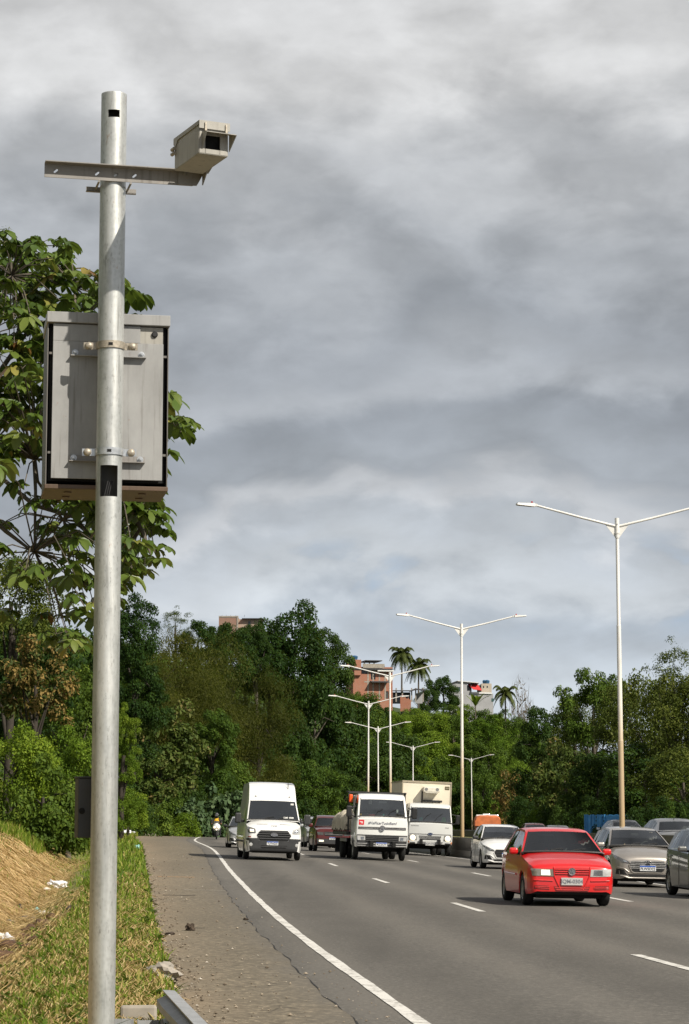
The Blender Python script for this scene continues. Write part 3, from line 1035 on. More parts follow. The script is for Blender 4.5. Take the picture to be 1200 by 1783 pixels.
for py, fresh in ((603, False), (788, True)):
    z = lz(py)
    mb = MB()
    dz = -.012
    mb.box((0, -.020, z + dz), (.40, .034, .034)) if False else None
    mb.box((0, -.006, z + dz), (.405, .006, .034)); mb.box((0, -.020, z + dz - .016), (.405, .030, .005))
    rail_o = sub('clamp_rail', mb, M['cabinet'] if not fresh else M['armgrey'], post, CM)
    rail_o.name = 'clamp_rail'
    mb = MB()
    n = 20; rr = R0 + .003; r2 = R0 + .007
    pts = [math.radians(-90 - 88 + 176 * k / n) for k in range(n + 1)]
    for i in range(n):
        a, b = pts[i], pts[i + 1]
        vs = []
        for zz_ in (z - .019, z + .019):
            vs += [(rr * math.cos(a), rr * math.sin(a), zz_), (r2 * math.cos(a), r2 * math.sin(a), zz_), (r2 * math.cos(b), r2 * math.sin(b), zz_), (rr * math.cos(b), rr * math.sin(b), zz_)]
        mb.add(vs, [(1, 2, 6, 5), (0, 1, 2, 3), (7, 6, 5, 4), (0, 4, 7, 3)])
    for sx in (-1, 1):
        mb.box((sx * (R0 + .038), .002, z), (.072, .005, .038))
    cl = sub('clamp', mb, M['zinc'] if fresh else M['oldbolt'], post, Matrix.Rotation(math.radians(6), 4, 'Z'), 35)
    mb = MB(); mb.box((.0, -R0 - .0075, z), (.022, .003, .014))
    sub('clamp_slot', mb, M['inside'], cl, Matrix.Rotation(math.radians(6), 4, 'Z'))
    for sx in (-1, 1):
        mb = MB()
        Mb = Matrix.Translation((sx * (R0 + .046), .0, z)) @ Matrix.Rotation(math.pi / 2, 4, 'X')
        mb.lathe([(.021, .001), (.021, .006), (.018, .012), (.011, .016), (.003, .018)], 16, 0, Mb)
        sub('bolt', mb, M['oldbolt'], cl, Matrix.Rotation(math.radians(6), 4, 'Z'), 50)
    for sx in (-1, 1):
        mb = MB()
        Mb = Matrix.Translation((sx * .178, -.008, z + dz + .002)) @ Matrix.Rotation(math.pi / 2, 4, 'X')
        mb.lathe([(.017, .001), (.017, .004)], 16, 0, Mb); mb.lathe([(.012, .004), (.012, .016), (.010, .018)], 6, 0, Mb); mb.lathe([(.006, .018), (.006, .028)], 8, 0, Mb)
        sub('bolt', mb, M['zinc'], rail_o, CM, 30)

# dark box low on the back of the post
bz0, bz1 = lz(1459, PY + .15), lz(1355, PY + .15)
BM = frame(math.radians(14), (P(171, 1400, PY + .15).x - PX, .085, 0))
mb = MB(); mb.box((.006, .07, (bz0 + bz1) / 2), (.208, .14, bz1 - bz0))
bx = sub('junction_box', mb, M['boxgrey'], post, BM, None, .006)
mb = MB(); mb.box((.006, .068, bz1 + .004), (.218, .15, .008)); sub('lid', mb, M['boxgrey'], bx, BM, None, .002)
mb = MB(); mb.lathe([(.016, 0), (.016, .006), (.009, .008)], 14, 0, Matrix.Translation((-.078, .001, (bz0 * .55 + bz1 * .45))) @ Matrix.Rotation(math.pi / 2, 4, 'X'))
sub('cable_gland', mb, M['inside'], bx, BM, 40)

# ------------------------------------------------------------------ end of the guard rail
ga, gb = P(291, 1727, 16.3), P(343, 1783, 13.4)
gd = (gb - ga); gd.z = 0; gd.normalize()
gr = thing('guard_rail', 'bent end of a grey steel guard rail at the edge of the shoulder', 'guard rail', (ga.x, ga.y, gz(ga.x, ga.y)))
zt = ga.z - gr.location.z
sec = [(.0, 0), (.015, -.02), (-.065, -.055), (-.065, -.095), (.01, -.135), (.01, -.175), (-.065, -.215), (-.065, -.255), (.01, -.29), (.0, -.31)]
side = Vector((gd.y, -gd.x, 0))          # points away from the road
if side.x > 0: side = -side
mb = MB()
rows = []
for k in range(18):
    s = k * .35
    sag = .02 * math.sin(s * 2.1)
    tw = 0.0
    p0 = gd * s + Vector((0, 0, zt + .01 * s))
    rows.append([tuple(p0 + side * (-o[0] + tw * (-o[1] / .31) + sag * .3) + Vector((0, 0, o[1]))) for o in sec])
mb.grid(rows)
b0 = mb.build('rail_beam', M['rail'], gr, 25)
mb = MB()
mb.grid([[tuple(gd * s + Vector((0, 0, zt + .01 * s + .006)) - side * .055), tuple(gd * s + Vector((0, 0, zt + .01 * s + .012)) + side * .03)] for s in np.linspace(-.03, 6, 18)])
fl = mb.build('top_flange', M['rail'], gr)
md = fl.modifiers.new('thickness', 'SOLIDIFY'); md.thickness = .008
md = b0.modifiers.new('thickness', 'SOLIDIFY'); md.thickness = .008
mb = MB()
mb.prism([(-.13, -.1), (.02, -.1), (.035, zt - .10), (.0, zt - .055), (-.10, zt - .07)], 1.05, 1.058, 0, Matrix.Rotation(math.atan2(-gd.x, -gd.y) + math.pi, 4, 'Z') if False else None)
mb.v = []; mb.f = []; mb.m = []
for s, dz in ((.75, -.13),):
    c = gd * s + side * .16
    mb.box((c.x, c.y, (zt + dz) / 2 - .1), (.16, .008, zt + dz + .2), 0, .15); mb.box((c.x - .078, c.y + .04, (zt + dz) / 2 - .1), (.008, .09, zt + dz + .2), 0, .15)
    mb.box((c.x + .082, c.y + .05, (zt + dz) / 2 - .1), (.008, .09, zt + dz + .199), 0, .15)
mb.build('rail_post', M['rail'], gr)
mb = MB()
c = gd * .62 + side * .36
mb.box((c.x, c.y, zt / 2 - .14), (.17, .012, zt + .02), 0, .1); mb.box((c.x + .02, c.y + .10, zt / 2 - .13), (.15, .012, zt - .02), 0, -.12)
mb.build('rail_spacer', M['rail'], gr)
mb = MB(); c = gd * (-.35) + side * .18
mb.box((c.x, c.y, .06), (.26, .05, .20), 0, .1)
mb.build('rail_anchor', M['concrete'], gr, None, .02)

# ------------------------------------------------------------------ street lamps in the median
LAMPS = [(1083, 76, 9.97), (805, 118, 10.03), (680.5, 156, 9.98), (641, 193, 9.94), (659, 236, 9.56), (719, 288, 9.29), (822, 337, 9.1)]
LH = 10.75


def make_lamp():
    t = thing('street_lamp', '', 'street lamp')
    mb = MB()
    mb.tube([(0, 0, -.25), (0, 0, 3.4)], [.092, .088], 14, 0)
    mb.tube([(0, 0, 3.4), (0, 0, 3.44), (0, 0, 7.2)], [.091, .080, .074], 14, 0)
    mb.tube([(0, 0, 7.2), (0, 0, 7.25), (0, 0, LH + .02)], [.076, .062, .058], 14, 0)
    mb.build('pole', M['lamppole'], t, 40)
    mb = MB(); mb.tube([(0, 0, LH - .62), (0, 0, LH + .05)], .075, 14); mb.tube([(0, 0, LH - .48), (0, 0, LH - .42)], .09, 14); mb.box((0, -.08, LH - .15), (.03, .05, .03))
    mb.build('collar', M['lampwhite'], t, 40)
    for s in (-1, 1):
        mb = MB()
        mb.tube([(s * .05, 0, LH - .22), (s * 1.2, 0, LH + .06), (s * 2.72, 0, LH + .46)], [.045, .042, .036], 10)
        arm = mb.build('arm', M['lampwhite'], t, 40)
        mb = MB(); mb.add([(s * .07, -.006, LH - .2), (s * .07, -.006, LH - .6), (s * .42, -.006, LH - .14), (s * .07, .006, LH - .2), (s * .07, .006, LH - .6), (s * .42, .006, LH - .14)],
                          [(0, 1, 2), (5, 4, 3), (0, 3, 4, 1), (1, 4, 5, 2), (2, 5, 3, 0)])
        mb.build('gusset', M['lampwhite'], t)
        mb = MB()
        R = Matrix.Translation((s * 2.74, 0, LH + .47)) @ Matrix.Rotation(-s * math.radians(5), 4, 'Y')
        mb.box((0, 0, 0), (.12, .10, .085), 0)
        mb.add([(s * x, y, z) for x, y, z in ((.02, -.10, -.06), (.62, -.15, -.055), (.66, 0, -.055), (.62, .15, -.055), (.02, .10, -.06),
                                              (.02, -.08, .055), (.60, -.13, .005), (.64, 0, .01), (.60, .13, .005), (.02, .08, .055))],
               [(4, 3, 2, 1, 0), (5, 6, 7, 8, 9), (0, 1, 6, 5), (1, 2, 7, 6), (2, 3, 8, 7), (3, 4, 9, 8), (4, 0, 5, 9)], 0)
        mb.v = [tuple(R @ Vector(p)) for p in mb.v]
        hd = mb.build('lamp_head', M['lampwhite'], t)
        mb = MB(); mb.box((s * .36, 0, -.062), (.46, .2, .012)); mb.v = [tuple(R @ Vector(p)) for p in mb.v]
        mb.build('lens', M['lampglass'], hd)
        mb = MB(); mb.lathe([(.035, .05), (.035, .10), (.02, .115)], 10, 0, R @ Matrix.Translation((s * .12, 0, 0)))
        mb.build('photocell', M['tail'], hd, 40)
    return t


def mk_lamppole():
    m, n, b = mat('lamp_pole_paint')
    tcn = n.add('ShaderNodeTexCoord'); o = tcn.outputs['Object']
    sp = n.add('ShaderNodeSeparateXYZ'); n.l.new(o, sp.inputs[0])
    f = n.noise(n.mapping(o, (6, 6, .8)), 1, 5, .65)
    c = n.ramp(n.math('DIVIDE', sp.outputs[2], 10.75), [(.0, (.42, .30, .17)), (.30, (.52, .40, .26)), (.42, (.68, .64, .57)), (.6, (.74, .73, .71))])
    c = n.mix(n.mapr(f, .55, .75, 0, .5), c, (.30, .22, .14))
    n.l.new(c, b.inputs['Base Color']); b.inputs['Roughness'].default_value = .5
    return m


M['lamppole'] = mk_lamppole()
lamp0 = make_lamp()
LL = ['tall white twin-arm street lamp behind the grey hatchback and red car, nearest of the row',
      'white twin-arm street lamp standing right of the box truck, second nearest of the row',
      'white twin-arm street lamp rising behind the box truck, its arms level with the brick house',
      'white twin-arm street lamp whose pole rises over the flatbed truck cab, taller of two there',
      'white twin-arm street lamp just right of the flatbed cab, shorter of the two poles there',
      'small white twin-arm street lamp above the box truck roof, in front of dark trees',
      'smallest white twin-arm street lamp, far off right of the second lamp pole']
for i, (px, Y, zt) in enumerate(LAMPS):
    o = lamp0 if i == 0 else copy_tree(lamp0)
    p = P(px, 1400, Y)
    o.location = (p.x, Y, HC + zt - LH)
    o.rotation_euler = (math.radians((.2, -.15, .1, -.25, .3, -.1, .2)[i]), math.radians((-.1, .15, -.2, .3, -.15, .25, -.3)[i]), -math.atan(float(XL(Y + 3) - XL(Y - 3)) / 6))
    o['label'] = LL[i]; o['group'] = 'street lamps along the median'


# ------------------------------------------------------------------ vehicles
def prof(pts):
    xs = [p[0] for p in pts]; ys = [p[1] for p in pts]
    return lambda t: float(np.interp(t, xs, ys))


class Car:
    """A vehicle shell lofted from its long profile. Local frame: front towards -Y, ground at z = 0, t = metres behind the nose."""
    def __init__(self, name, label, cat, L, W, mats, half, top, belt, bottom, roof, roofw, ws, rw, wheels, r,
                 glass_side=None, group=None, glassmat='glass', arch=True, sidecut=.06, header=.05, pill=.05):
        self.t0 = thing(name, label, cat, group=group)
        self.L, self.W = L, W
        self.half, self.top, self.belt, self.bottom = prof(half), prof(top), prof(belt), prof(bottom)
        self.roof, self.roofw = prof(roof), prof(roofw)
        self.wheels, self.r = wheels, r
        self.arch = arch
        st = set(np.round(np.arange(0, L + .001, .06), 3))
        st |= set([.0, .015, .03, .08, L, L - .03, L - .012])
        for p in (half, top, belt, bottom, roof):
            st |= set(round(q[0], 3) for q in p if 0 <= q[0] <= L)
        for wx in wheels:
            st |= set(np.round(wx + (r + .045) * np.sin(np.linspace(-1.5, 1.5, 15)), 3))
        self.st = sorted(st)
        g0, g1 = roof[0][0], roof[-1][0]
        self.g0, self.g1 = g0, g1
        mb = MB(); rings = []
        for t in self.st:
            rings.append(self.ring(t))
        n = len(rings[0])
        full = []
        for t, r_ in zip(self.st, rings):
            y = -L / 2 + t
            full.append([(-x, y, z) for x, z in r_[::-1]][:-1] + [(x, y, z) for x, z in r_])
        m = len(full[0])
        vs = [p for r_ in full for p in r_]
        fs = []; mi = []
        half_n = n - 1
        for i in range(len(full) - 1):
            tm = (self.st[i] + self.st[i + 1]) / 2
            for k in range(m - 1):
                idx = k if k >= half_n else (m - 2 - k)
                seg = idx - half_n        # 0.. segments from centre-bottom outwards? ring runs bottom centre -> top centre
                if g0 + .05 < tm < g1 - .03 and seg >= 6:
                    continue
                fs.append((i * m + k, i * m + k + 1, (i + 1) * m + k + 1, (i + 1) * m + k)); mi.append(1 if seg <= 1 else 0)
        fs.append(tuple(range(m))); mi.append(0)
        fs.append(tuple((len(full) - 1) * m + k for k in range(m - 1, -1, -1))); mi.append(0)
        mb.v = vs; mb.f = fs; mb.m = mi
        self.body = mb.build('body', [mats, M['under']], self.t0, 32)
        self.mats = mats
        # greenhouse
        if roof:
            gs = [t for t in self.st if g0 <= t <= g1]
            rows = []
            for t in gs:
                zr = self.roof(t); zb = min(self.belt(t), zr); wb = self.half(t) * .955; wr = min(self.roofw(t), wb)
                y = -L / 2 + t
                zs_ = max(zb, zr - sidecut); q = (zs_ - zb) / max(zr - zb, 1e-6)
                wsd = wb + (wr - wb) * q
                ze = max(zb, zr - .022)
                pts = [(wb, zb), (wb + (wr - wb) * q * .5 + .006, (zb + zs_) / 2), (wsd, zs_), (wr + (wb - wr) * .06, ze), (max(.01, wr - pill), zr - .001), (wr * .5, zr + .012), (0, zr + .016)]
                rows.append([(-a, y, b) for a, b in pts[::-1]][:-1] + [(a, y, b) for a, b in pts][0:0] + [])
                rows[-1] = [(a, y, b) for a, b in pts] + [(-a, y, b) for a, b in pts[::-1]][1:]
            m2 = len(rows[0])
            W0, W1 = ws; R0_, R1_ = rw
            glass_side = glass_side or []
            roofmb, front, back, sides = MB(), MB(), MB(), {}
            for i in range(len(gs) - 1):
                tm = (gs[i] + gs[i + 1]) / 2
                for k in range(m2 - 1):
                    quad = [rows[i][k], rows[i][k + 1], rows[i + 1][k + 1], rows[i + 1][k]]
                    kk = min(k, m2 - 2 - k)      # 0,1 side ; 2 gutter ; 3 edge ; 4,5 top
                    tgt = roofmb
                    if kk >= 4 and W0 < tm < W1: tgt = front
                    elif kk >= 4 and R0_ < tm < R1_: tgt = back
                    elif kk <= 1:
                        for j, (a, b) in enumerate(glass_side):
                            if a < tm < b: tgt = sides.setdefault((j, k < m2 // 2), MB())
                    tgt.add(quad, [(0, 1, 2, 3)])
            if self.roof(g1) - self.belt(g1) > .3:
                roofmb.add(rows[-1], [tuple(range(m2))])
            ro = roofmb.build('roof', mats, self.t0, 32)
            gm = M[glassmat]
            if front.f:
                self.ws = front.build('windscreen', gm, self.t0, 30)
            if back.f: back.build('rear_window', M['glass'], self.t0, 30)
            for key in sides: sides[key].build('side_window', M['glass'], self.t0, 30)
            # black seal round the windscreen and a wiper pair
            for k0 in (4, m2 - 5):
                seal = MB()
                seal.tube([Vector(rows[i][k0]) for i in range(len(gs)) if W0 - .03 < gs[i] < W1 + .03], .012, 5)
                seal.build('windscreen_seal', M['black'], self.t0, 40)
            # bottom edge of windscreen: cowl
            i0 = next(i for i in range(len(gs)) if gs[i] >= W0)
            mb = MB()
            c0 = rows[i0]
            mb.tube([Vector(c0[k]) + Vector((0, -.015, .004)) for k in range(3, m2 - 3)], .022, 6)
            mb.build('cowl', M['black'], self.t0, 40)
            for s0_, s1_ in ((-.50, .02), (.12, .62)):
                a = self.wsp(s0_ * .9, W0 + .02, rows, gs); b = self.wsp(s1_, W0 + .10, rows, gs)
                mb = MB(); mb.tube([a + Vector((.1, -.02, .02)), (a + b) / 2 + Vector((0, -.025, .02)), b + Vector((0, -.02, .015))], .011, 5)
                mb.build('wiper', M['black'], self.t0, 40)
            self.rows, self.gs = rows, gs
        for wx in wheels:
            for s in (-1, 1):
                self.wheel(s, wx)

    def wsp(self, f, t, rows, gs):
        i = min(range(len(gs)), key=lambda k: abs(gs[k] - t))
        p4 = Vector(rows[i][4]);
        return Vector((p4.x * f, p4.y, p4.z + .012))

    def zb(self, t):
        b = self.bottom(t)
        if self.arch:
            for wx in self.wheels:
                R = self.r + .045
                if abs(t - wx) < R:
                    b = max(b, self.r + math.sqrt(R * R - (t - wx) ** 2))
        return b

    def ring(self, t):
        w = self.half(t); zt = self.top(t); zs = self.belt(t); zs = min(zs, zt)
        b0 = self.bottom(t); b = min(self.zb(t), zs - .08)
        zm = max(b + .02, b0 + .48 * (zs - b0))
        zl = max(b + .01, b0 + .12 * (zs - b0))
        za = max(zm + .01, zs - .14 * (zs - b0))
        return [(0, b), (w * .84, b), (w * .965, b + .005), (w * .99, zl + (b - b0) * .02), (w * 1.0, max(zm, zl + .004)), (w * .985, max(za, zm + .004)), (w * .95, zs),
                (w * .80, zs + (zt - zs) * .72), (w * .42, zt + .010), (0, zt + .016)]

    def inside(self, t, x, z):
        r = self.ring(t)
        zs = [p[1] for p in r[2:]]; xs = [p[0] for p in r[2:]]
        if z < r[2][1] or z > r[-1][1]:
            return False
        w = float(np.interp(z, zs, xs))
        return abs(x) <= w

    def ty(self, x, z, tmax=1.2):
        """y of the front surface at lateral x, height z"""
        t = 0.0
        while t < tmax and not self.inside(t, x, z):
            t += .004
        return -self.L / 2 + t

    def patch(self, name, quads, mat_, off=.006, n=8, mth=6, parent=None, mb=None, thick=.0, smooth=30):
        """conformal patch on the nose: quads of four (x, z) corners"""
        own = mb is None
        mb = mb or MB()
        for q in quads:
            rows = []
            for j in range(mth + 1):
                v = j / mth; row = []
                for i in range(n + 1):
                    u = i / n
                    x = (q[0][0] * (1 - u) + q[1][0] * u) * (1 - v) + (q[3][0] * (1 - u) + q[2][0] * u) * v
                    z = (q[0][1] * (1 - u) + q[1][1] * u) * (1 - v) + (q[3][1] * (1 - u) + q[2][1] * u) * v
                    row.append((x, self.ty(x, z) - off, z))
                rows.append(row)
            mb.grid(rows)
            if thick:
                for edge in (rows[0], rows[-1], [r[0] for r in rows], [r[-1] for r in rows]):
                    mb.grid([edge, [(p[0], p[1] + thick, p[2]) for p in edge]])
        if own:
            return mb.build(name, mat_, parent or self.t0, smooth)

    def bar(self, name, pts, rad, mat_, off=.01, parent=None):
        """a raised strip on the nose along (x, z) points"""
        out = []
        for (x0, z0), (x1, z1) in zip(pts, pts[1:]):
            for k in range(6):
                u = k / 6; x = x0 + (x1 - x0) * u; z = z0 + (z1 - z0) * u
                out.append((x, self.ty(x, z) - off, z))
        x, z = pts[-1]; out.append((x, self.ty(x, z) - off, z))
        mb = MB(); mb.tube(out, rad, 6)
        return mb.build(name, mat_, parent or self.t0, 40)

    def bars(self, name, lines, rad, mat_, off=.01, parent=None):
        mb = MB()
        for pts in lines:
            out = []
            for (x0, z0), (x1, z1) in zip(pts, pts[1:]):
                for k in range(8):
                    u = k / 8; x = x0 + (x1 - x0) * u; z = z0 + (z1 - z0) * u
                    out.append((x, self.ty(x, z) - off, z))
            x, z = pts[-1]; out.append((x, self.ty(x, z) - off, z))
            mb.tube(out, rad, 6)
        return mb.build(name, mat_, parent or self.t0, 40)

    def wheel(self, s, wx, width=.19):
        r = self.r
        x = s * (self.half(wx) - .012)
        y = -self.L / 2 + wx
        Mx = Matrix.Translation((x, y, r)) @ Matrix.Rotation(s * math.pi / 2, 4, 'Y')
        mb = MB()
        k = r / .3
        mb.lathe([(r * .60, -width), (r * .86, -width), (r * .97, -width * .86), (r, -width * .7), (r, -width * .25), (r * .975, -width * .1), (r * .88, 0), (r * .66, .0), (r * .64, -.03), (r * .2, -.05)], 28, 0, Mx, True)
        w = mb.build('wheel', M['rubber'], self.t0, 35)
        mb = MB()
        mb.lathe([(r * .64, -.028), (r * .63, -.012), (r * .58, -.02), (r * .56, -.035)], 24, 0, Mx, False)
        for j in range(6):
            a = j * math.pi / 3
            mb.box((0, 0, 0), (.055, r * .5, .014), 0)
            Mr = Mx @ Matrix.Rotation(a, 4, 'Z') @ Matrix.Translation((0, r * .34, -.026))
            for q in range(8):
                mb.v[-8 + q] = tuple(Mr @ Vector(mb.v[-8 + q]))
        mb.lathe([(r * .2, -.03), (r * .2, -.014), (r * .1, -.010)], 14, 0, Mx)
        mb.build('rim', M['rim'], w, 35)

    def interior(self, belt, seats=((-.36, 1.9), (.36, 1.9)), rear=None, floor=.30, wheel_x=.36, dash=True):
        L = self.L
        W = self.W * .86
        g0, g1 = self.g0, self.g1
        mb = MB()
        mb.box((0, -L / 2 + (g0 + g1) / 2 + .1, floor), (W, (g1 - g0) * .8, .02))
        mb.box((0, -L / 2 + g1 - .30, (floor + belt) / 2 - .02), (W, .04, belt - floor))
        mb.build('cabin_floor', M['interior'], self.t0)
        if dash:
            mb = MB(); mb.box((0, -L / 2 + g0 + .42, belt - .10), (W, .62, .16)); mb.box((-wheel_x * -1, -L / 2 + g0 + .70, belt - .01), (.34, .12, .10))
            mb.build('dashboard', M['dash'], self.t0, None, .03)
            mb = MB()
            R = Matrix.Translation((wheel_x, -L / 2 + g0 + .86, belt + .00)) @ Matrix.Rotation(math.radians(68), 4, 'X')
            mb.tube([tuple(R @ Vector((.18 * math.cos(a), .18 * math.sin(a), 0))) for a in np.linspace(0, 2 * math.pi, 21)], .016, 6, 0, False)
            mb.build('steering_wheel', M['black'], self.t0, 40)
        for x, t in list(seats) + (rear or []):
            mb = MB(); y = -L / 2 + t
            mb.box((x, y, belt - .42), (.5, .52, .16)); mb.box((x, y + .28, belt - .10), (.48, .14, .62)); mb.box((x, y + .30, belt + .30), (.25, .10, .17))
            mb.build('seat', M['interior'], self.t0, None, .04)

    def mirror(self, x, t, z, mat_, size=(.20, .12, .13), black_stalk=True):
        for s in (-1, 1):
            mb = MB(); y = -self.L / 2 + t
            mb.box((s * x, y, z), size)
            o = mb.build('wing_mirror', mat_, self.t0, None, .04)
            mb = MB(); mb.tube([(s * (x - size[0] * .35), y + .02, z - size[2] * .3), (s * (x - size[0] * .5 - .10), y + .03, z - size[2] * .45)], .025, 8)
            mb.build('stalk', M['black'] if black_stalk else mat_, o, 40)
            mb = MB(); mb.box((s * x, y + size[1] / 2 + .001, z), (size[0] * .8, .004, size[2] * .75)); mb.build('mirror_glass', M['chrome'], o)

    def plate_(self, z, txt, old=False, x=0, w=.40, h=.13, off=.02):
        y = min(self.ty(x - w / 2, z), self.ty(x, z), self.ty(x + w / 2, z)) - off
        mb = MB(); mb.box((x, y, z), (w, .012, h)); p = mb.build('licence_plate', M['plategrey' if old else 'plate'], self.t0, None, .004)
        if not old:
            mb = MB(); mb.box((x, y - .0075, z + h * .36), (w - .01, .003, h * .25)); mb.build('blue_band', M['blueband'], p)
        lettering('plate_number', txt, h * (.72 if old else .66), (x, y - .0085, z - (0 if old else h * .12)), M['greyink'] if old else M['ink'], p, bold=.0012)
        return p

    def place(self, px, py_dummy, Y, yaw=None):
        p = P(px, py_dummy, Y)
        u = p.x - float(XL(Y))
        z = road_z(u, Y)
        h = heading(Y) if yaw is None else yaw
        # nose at the given point; follow the road's camber
        c, s = math.cos(h), math.sin(h)
        cx = p.x - s * self.L / 2; cyy = Y + c * self.L / 2
        self.t0.location = (cx, cyy, road_z(cx - float(XL(cyy)), cyy))
        roll = math.atan(float(SL(Y)))
        self.t0.rotation_euler = (0, roll, h)
        return self.t0


def mk_rim():
    m, n, b = mat('wheel_rim_silver')
    b.inputs['Base Color'].default_value = (.33, .33, .33, 1); b.inputs['Metallic'].default_value = .6; b.inputs['Roughness'].default_value = .4
    return m


M['rim'] = mk_rim()


def ring_pts(r, n=20, sx=1.0):
    return [(r * sx * math.cos(2 * math.pi * k / n), r * math.sin(2 * math.pi * k / n)) for k in range(n)]


def vw_badge(parent, x, y, z, r):
    mb = MB(); mb.lathe([(r, 0), (r, .012), (r * .9, .016)], 24, 0, Matrix.Translation((x, y, z)) @ Matrix.Rotation(math.pi / 2, 4, 'X'))
    b = mb.build('badge', M['badgedark'], parent, 30)
    mb = MB()
    def stroke(pts):
        mb.tube([(x + px * r, y - .017, z + pz * r) for px, pz in pts], r * .085, 5)
    mb.tube([(x + a, y - .016, z + c) for a, c in ring_pts(r * .92, 24)] + [(x + r * .92, y - .016, z)], r * .09, 5)
    stroke([(-.36, .78), (0, .12), (.36, .78)])
    stroke([(-.74, .42), (-.34, -.72), (0, -.06), (.34, -.72), (.74, .42)])
    mb.build('badge_letters', M['chrome'], b, 40)


M['badgedark'] = plain('badge_backing', (.20, .205, .22), .3, .4)


def oval_badge(parent, x, y, z, r, sx, txt, fill, ink, shear=.3, size=None):
    mb = MB(); mb.add([(x + a, y, z + c) for a, c in ring_pts(r, 28, sx)] + [(x + a, y - .012, z + c) for a, c in ring_pts(r * .95, 28, sx)],
                      [tuple(range(28, 56))[::-1]] + [(i, (i + 1) % 28, 28 + (i + 1) % 28, 28 + i) for i in range(28)])
    b = mb.build('badge', fill, parent, 30)
    mb = MB(); mb.tube([(x + a, y - .010, z + c) for a, c in ring_pts(r, 28, sx)] + [(x + r * sx, y - .010, z)], r * .11, 5)
    mb.build('badge_rim', M['chrome'], b, 40)
    lettering('badge_letters', txt, size or r * 1.15, (x, y - .014, z), ink, b, shear=shear, bold=r * .02)


# ---- red hatchback
def red_hatch():
    c = Car('hatchback_car', 'red three-door hatchback with grey number plate, driving in the middle lane', 'car', 3.93, 1.66, M['red'],
            half=[(0, .66), (.015, .70), (.03, .725), (.08, .765), (.2, .80), (.45, .815), (1.2, .825), (2.8, .825), (3.4, .80), (3.8, .745), (3.93, .70)],
            top=[(0, .70), (.015, .725), (.03, .74), (.08, .765), (.3, .84), (.9, .945), (1.05, .97), (3.6, .98), (3.85, .93), (3.93, .86)],
            belt=[(0, .66), (.015, .68), (.03, .70), (.1, .735), (.4, .80), (1.0, .90), (2.4, .93), (3.6, .95), (3.93, .84)],
            bottom=[(0, .27), (.03, .24), (.1, .22), (.5, .20), (1.0, .20), (3.2, .20), (3.7, .26), (3.93, .34)],
            roof=[(.98, .955), (1.62, 1.345), (1.80, 1.395), (2.3, 1.42), (2.9, 1.405), (3.25, 1.36), (3.78, .96)],
            roofw=[(.98, .79), (1.62, .60), (1.8, .575), (2.4, .575), (3.2, .55), (3.78, .72)],
            ws=(1.0, 1.60), rw=(3.30, 3.72), wheels=(.74, 3.20), r=.285, glass_side=[(1.22, 2.10), (2.18, 3.12)])
    t = c.t0
    c.interior(.92, seats=[(-.36, 2.05), (.36, 2.05)], rear=[(-.32, 2.85), (.32, 2.85)])
    for s in (-1, 1):
        c.patch('headlight', [[(s * .34, .545), (s * .73, .555), (s * .75, .685), (s * .355, .675)]], M['lens'] if s > 0 else M['lensmix'], .010, 10, 5, None, None, .02)  # glare put into the pale right lens, left lens coloured darker
        hl = [o for o in bpy.data.objects if o.name.startswith('headlight') and o.parent == t][-1]
        c.patch('lamp_reflector', [[(s * .40, .565), (s * .57, .567), (s * .57, .665), (s * .41, .662)]], M['lit'] if s < 0 else M['chrome'], .014, 6, 4, hl)
        c.patch('fog_grille', [[(s * .42, .30), (s * .70, .31), (s * .69, .385), (s * .43, .375)]], M['redshade'], .004)
        c.bars('fog_slat', [[(s * .41, .325), (s * .68, .33)], [(s * .41, .352), (s * .68, .357)]], .007, M['red'], .008)
    c.patch('grille', [[(-.31, .565), (.31, .565), (.325, .690), (-.325, .690)]], M['redshade'], .003)
    c.bars('grille_bar', [[(-.31, .592), (.31, .592)], [(-.315, .632), (.315, .632)], [(-.32, .672), (.32, .672)]], .012, M['red'], .006)
    c.patch('air_intake', [[(-.30, .275), (.30, .275), (.335, .365), (-.335, .365)]], M['redshade'], .004)
    c.bars('intake_bar', [[(-.29, .30), (.29, .30)], [(-.31, .335), (.31, .335)]], .010, M['red'], .008)
    # V shaped ridges running from bonnet to bumper
    for s in (-1, 1):
        c.bars('bonnet_ridge', [[(s * .335, .72), (s * .325, .55), (s * .27, .43), (s * .20, .30)]], .013, M['red'], .004)
    c.bars('bumper_strip', [[(-.70, .475), (-.35, .465)], [(.35, .465), (.70, .475)]], .012, M['red'], .006)
    vw_badge(t, 0, c.ty(0, .635) - .012, .635, .068)
    c.plate_(.455, 'JQM-0304', True, 0, .40, .135)
    c.mirror(.89, 1.27, .985, M['red'], (.17, .11, .12))
    for s in (-1, 1):
        mb = MB(); mb.tube([(s * .835, -c.L / 2 + 1.35, .55), (s * .838, -c.L / 2 + 2.7, .56)], .016, 6); mb.build('rubbing_strip', M['red'], t, 40)
        mb = MB(); mb.box((s * .845, -c.L / 2 + 2.35, .80), (.02, .14, .03)); mb.build('door_handle', M['red'], t, None, .006)
        c.patch('lower_lip', [[(-.68, .225), (.68, .225), (.69, .262), (-.69, .262)]], M['black'], .004) if s > 0 else None
    mb = MB(); mb.box((0, -.06, .19), (1.2, 3.2, .10)); mb.build('chassis', M['under'], t)
    return c


M['redshade'] = paint('shaded_red_paint', (.22, .006, .008), 0, .08)  # body red darkened to give the shade inside grille and intakes
M['lensmix'] = plain('amber_lit_lens', (.22, .20, .17), .1, .2, coat=1)  # left lamp's dark and amber-lit halves blended into the lens colour


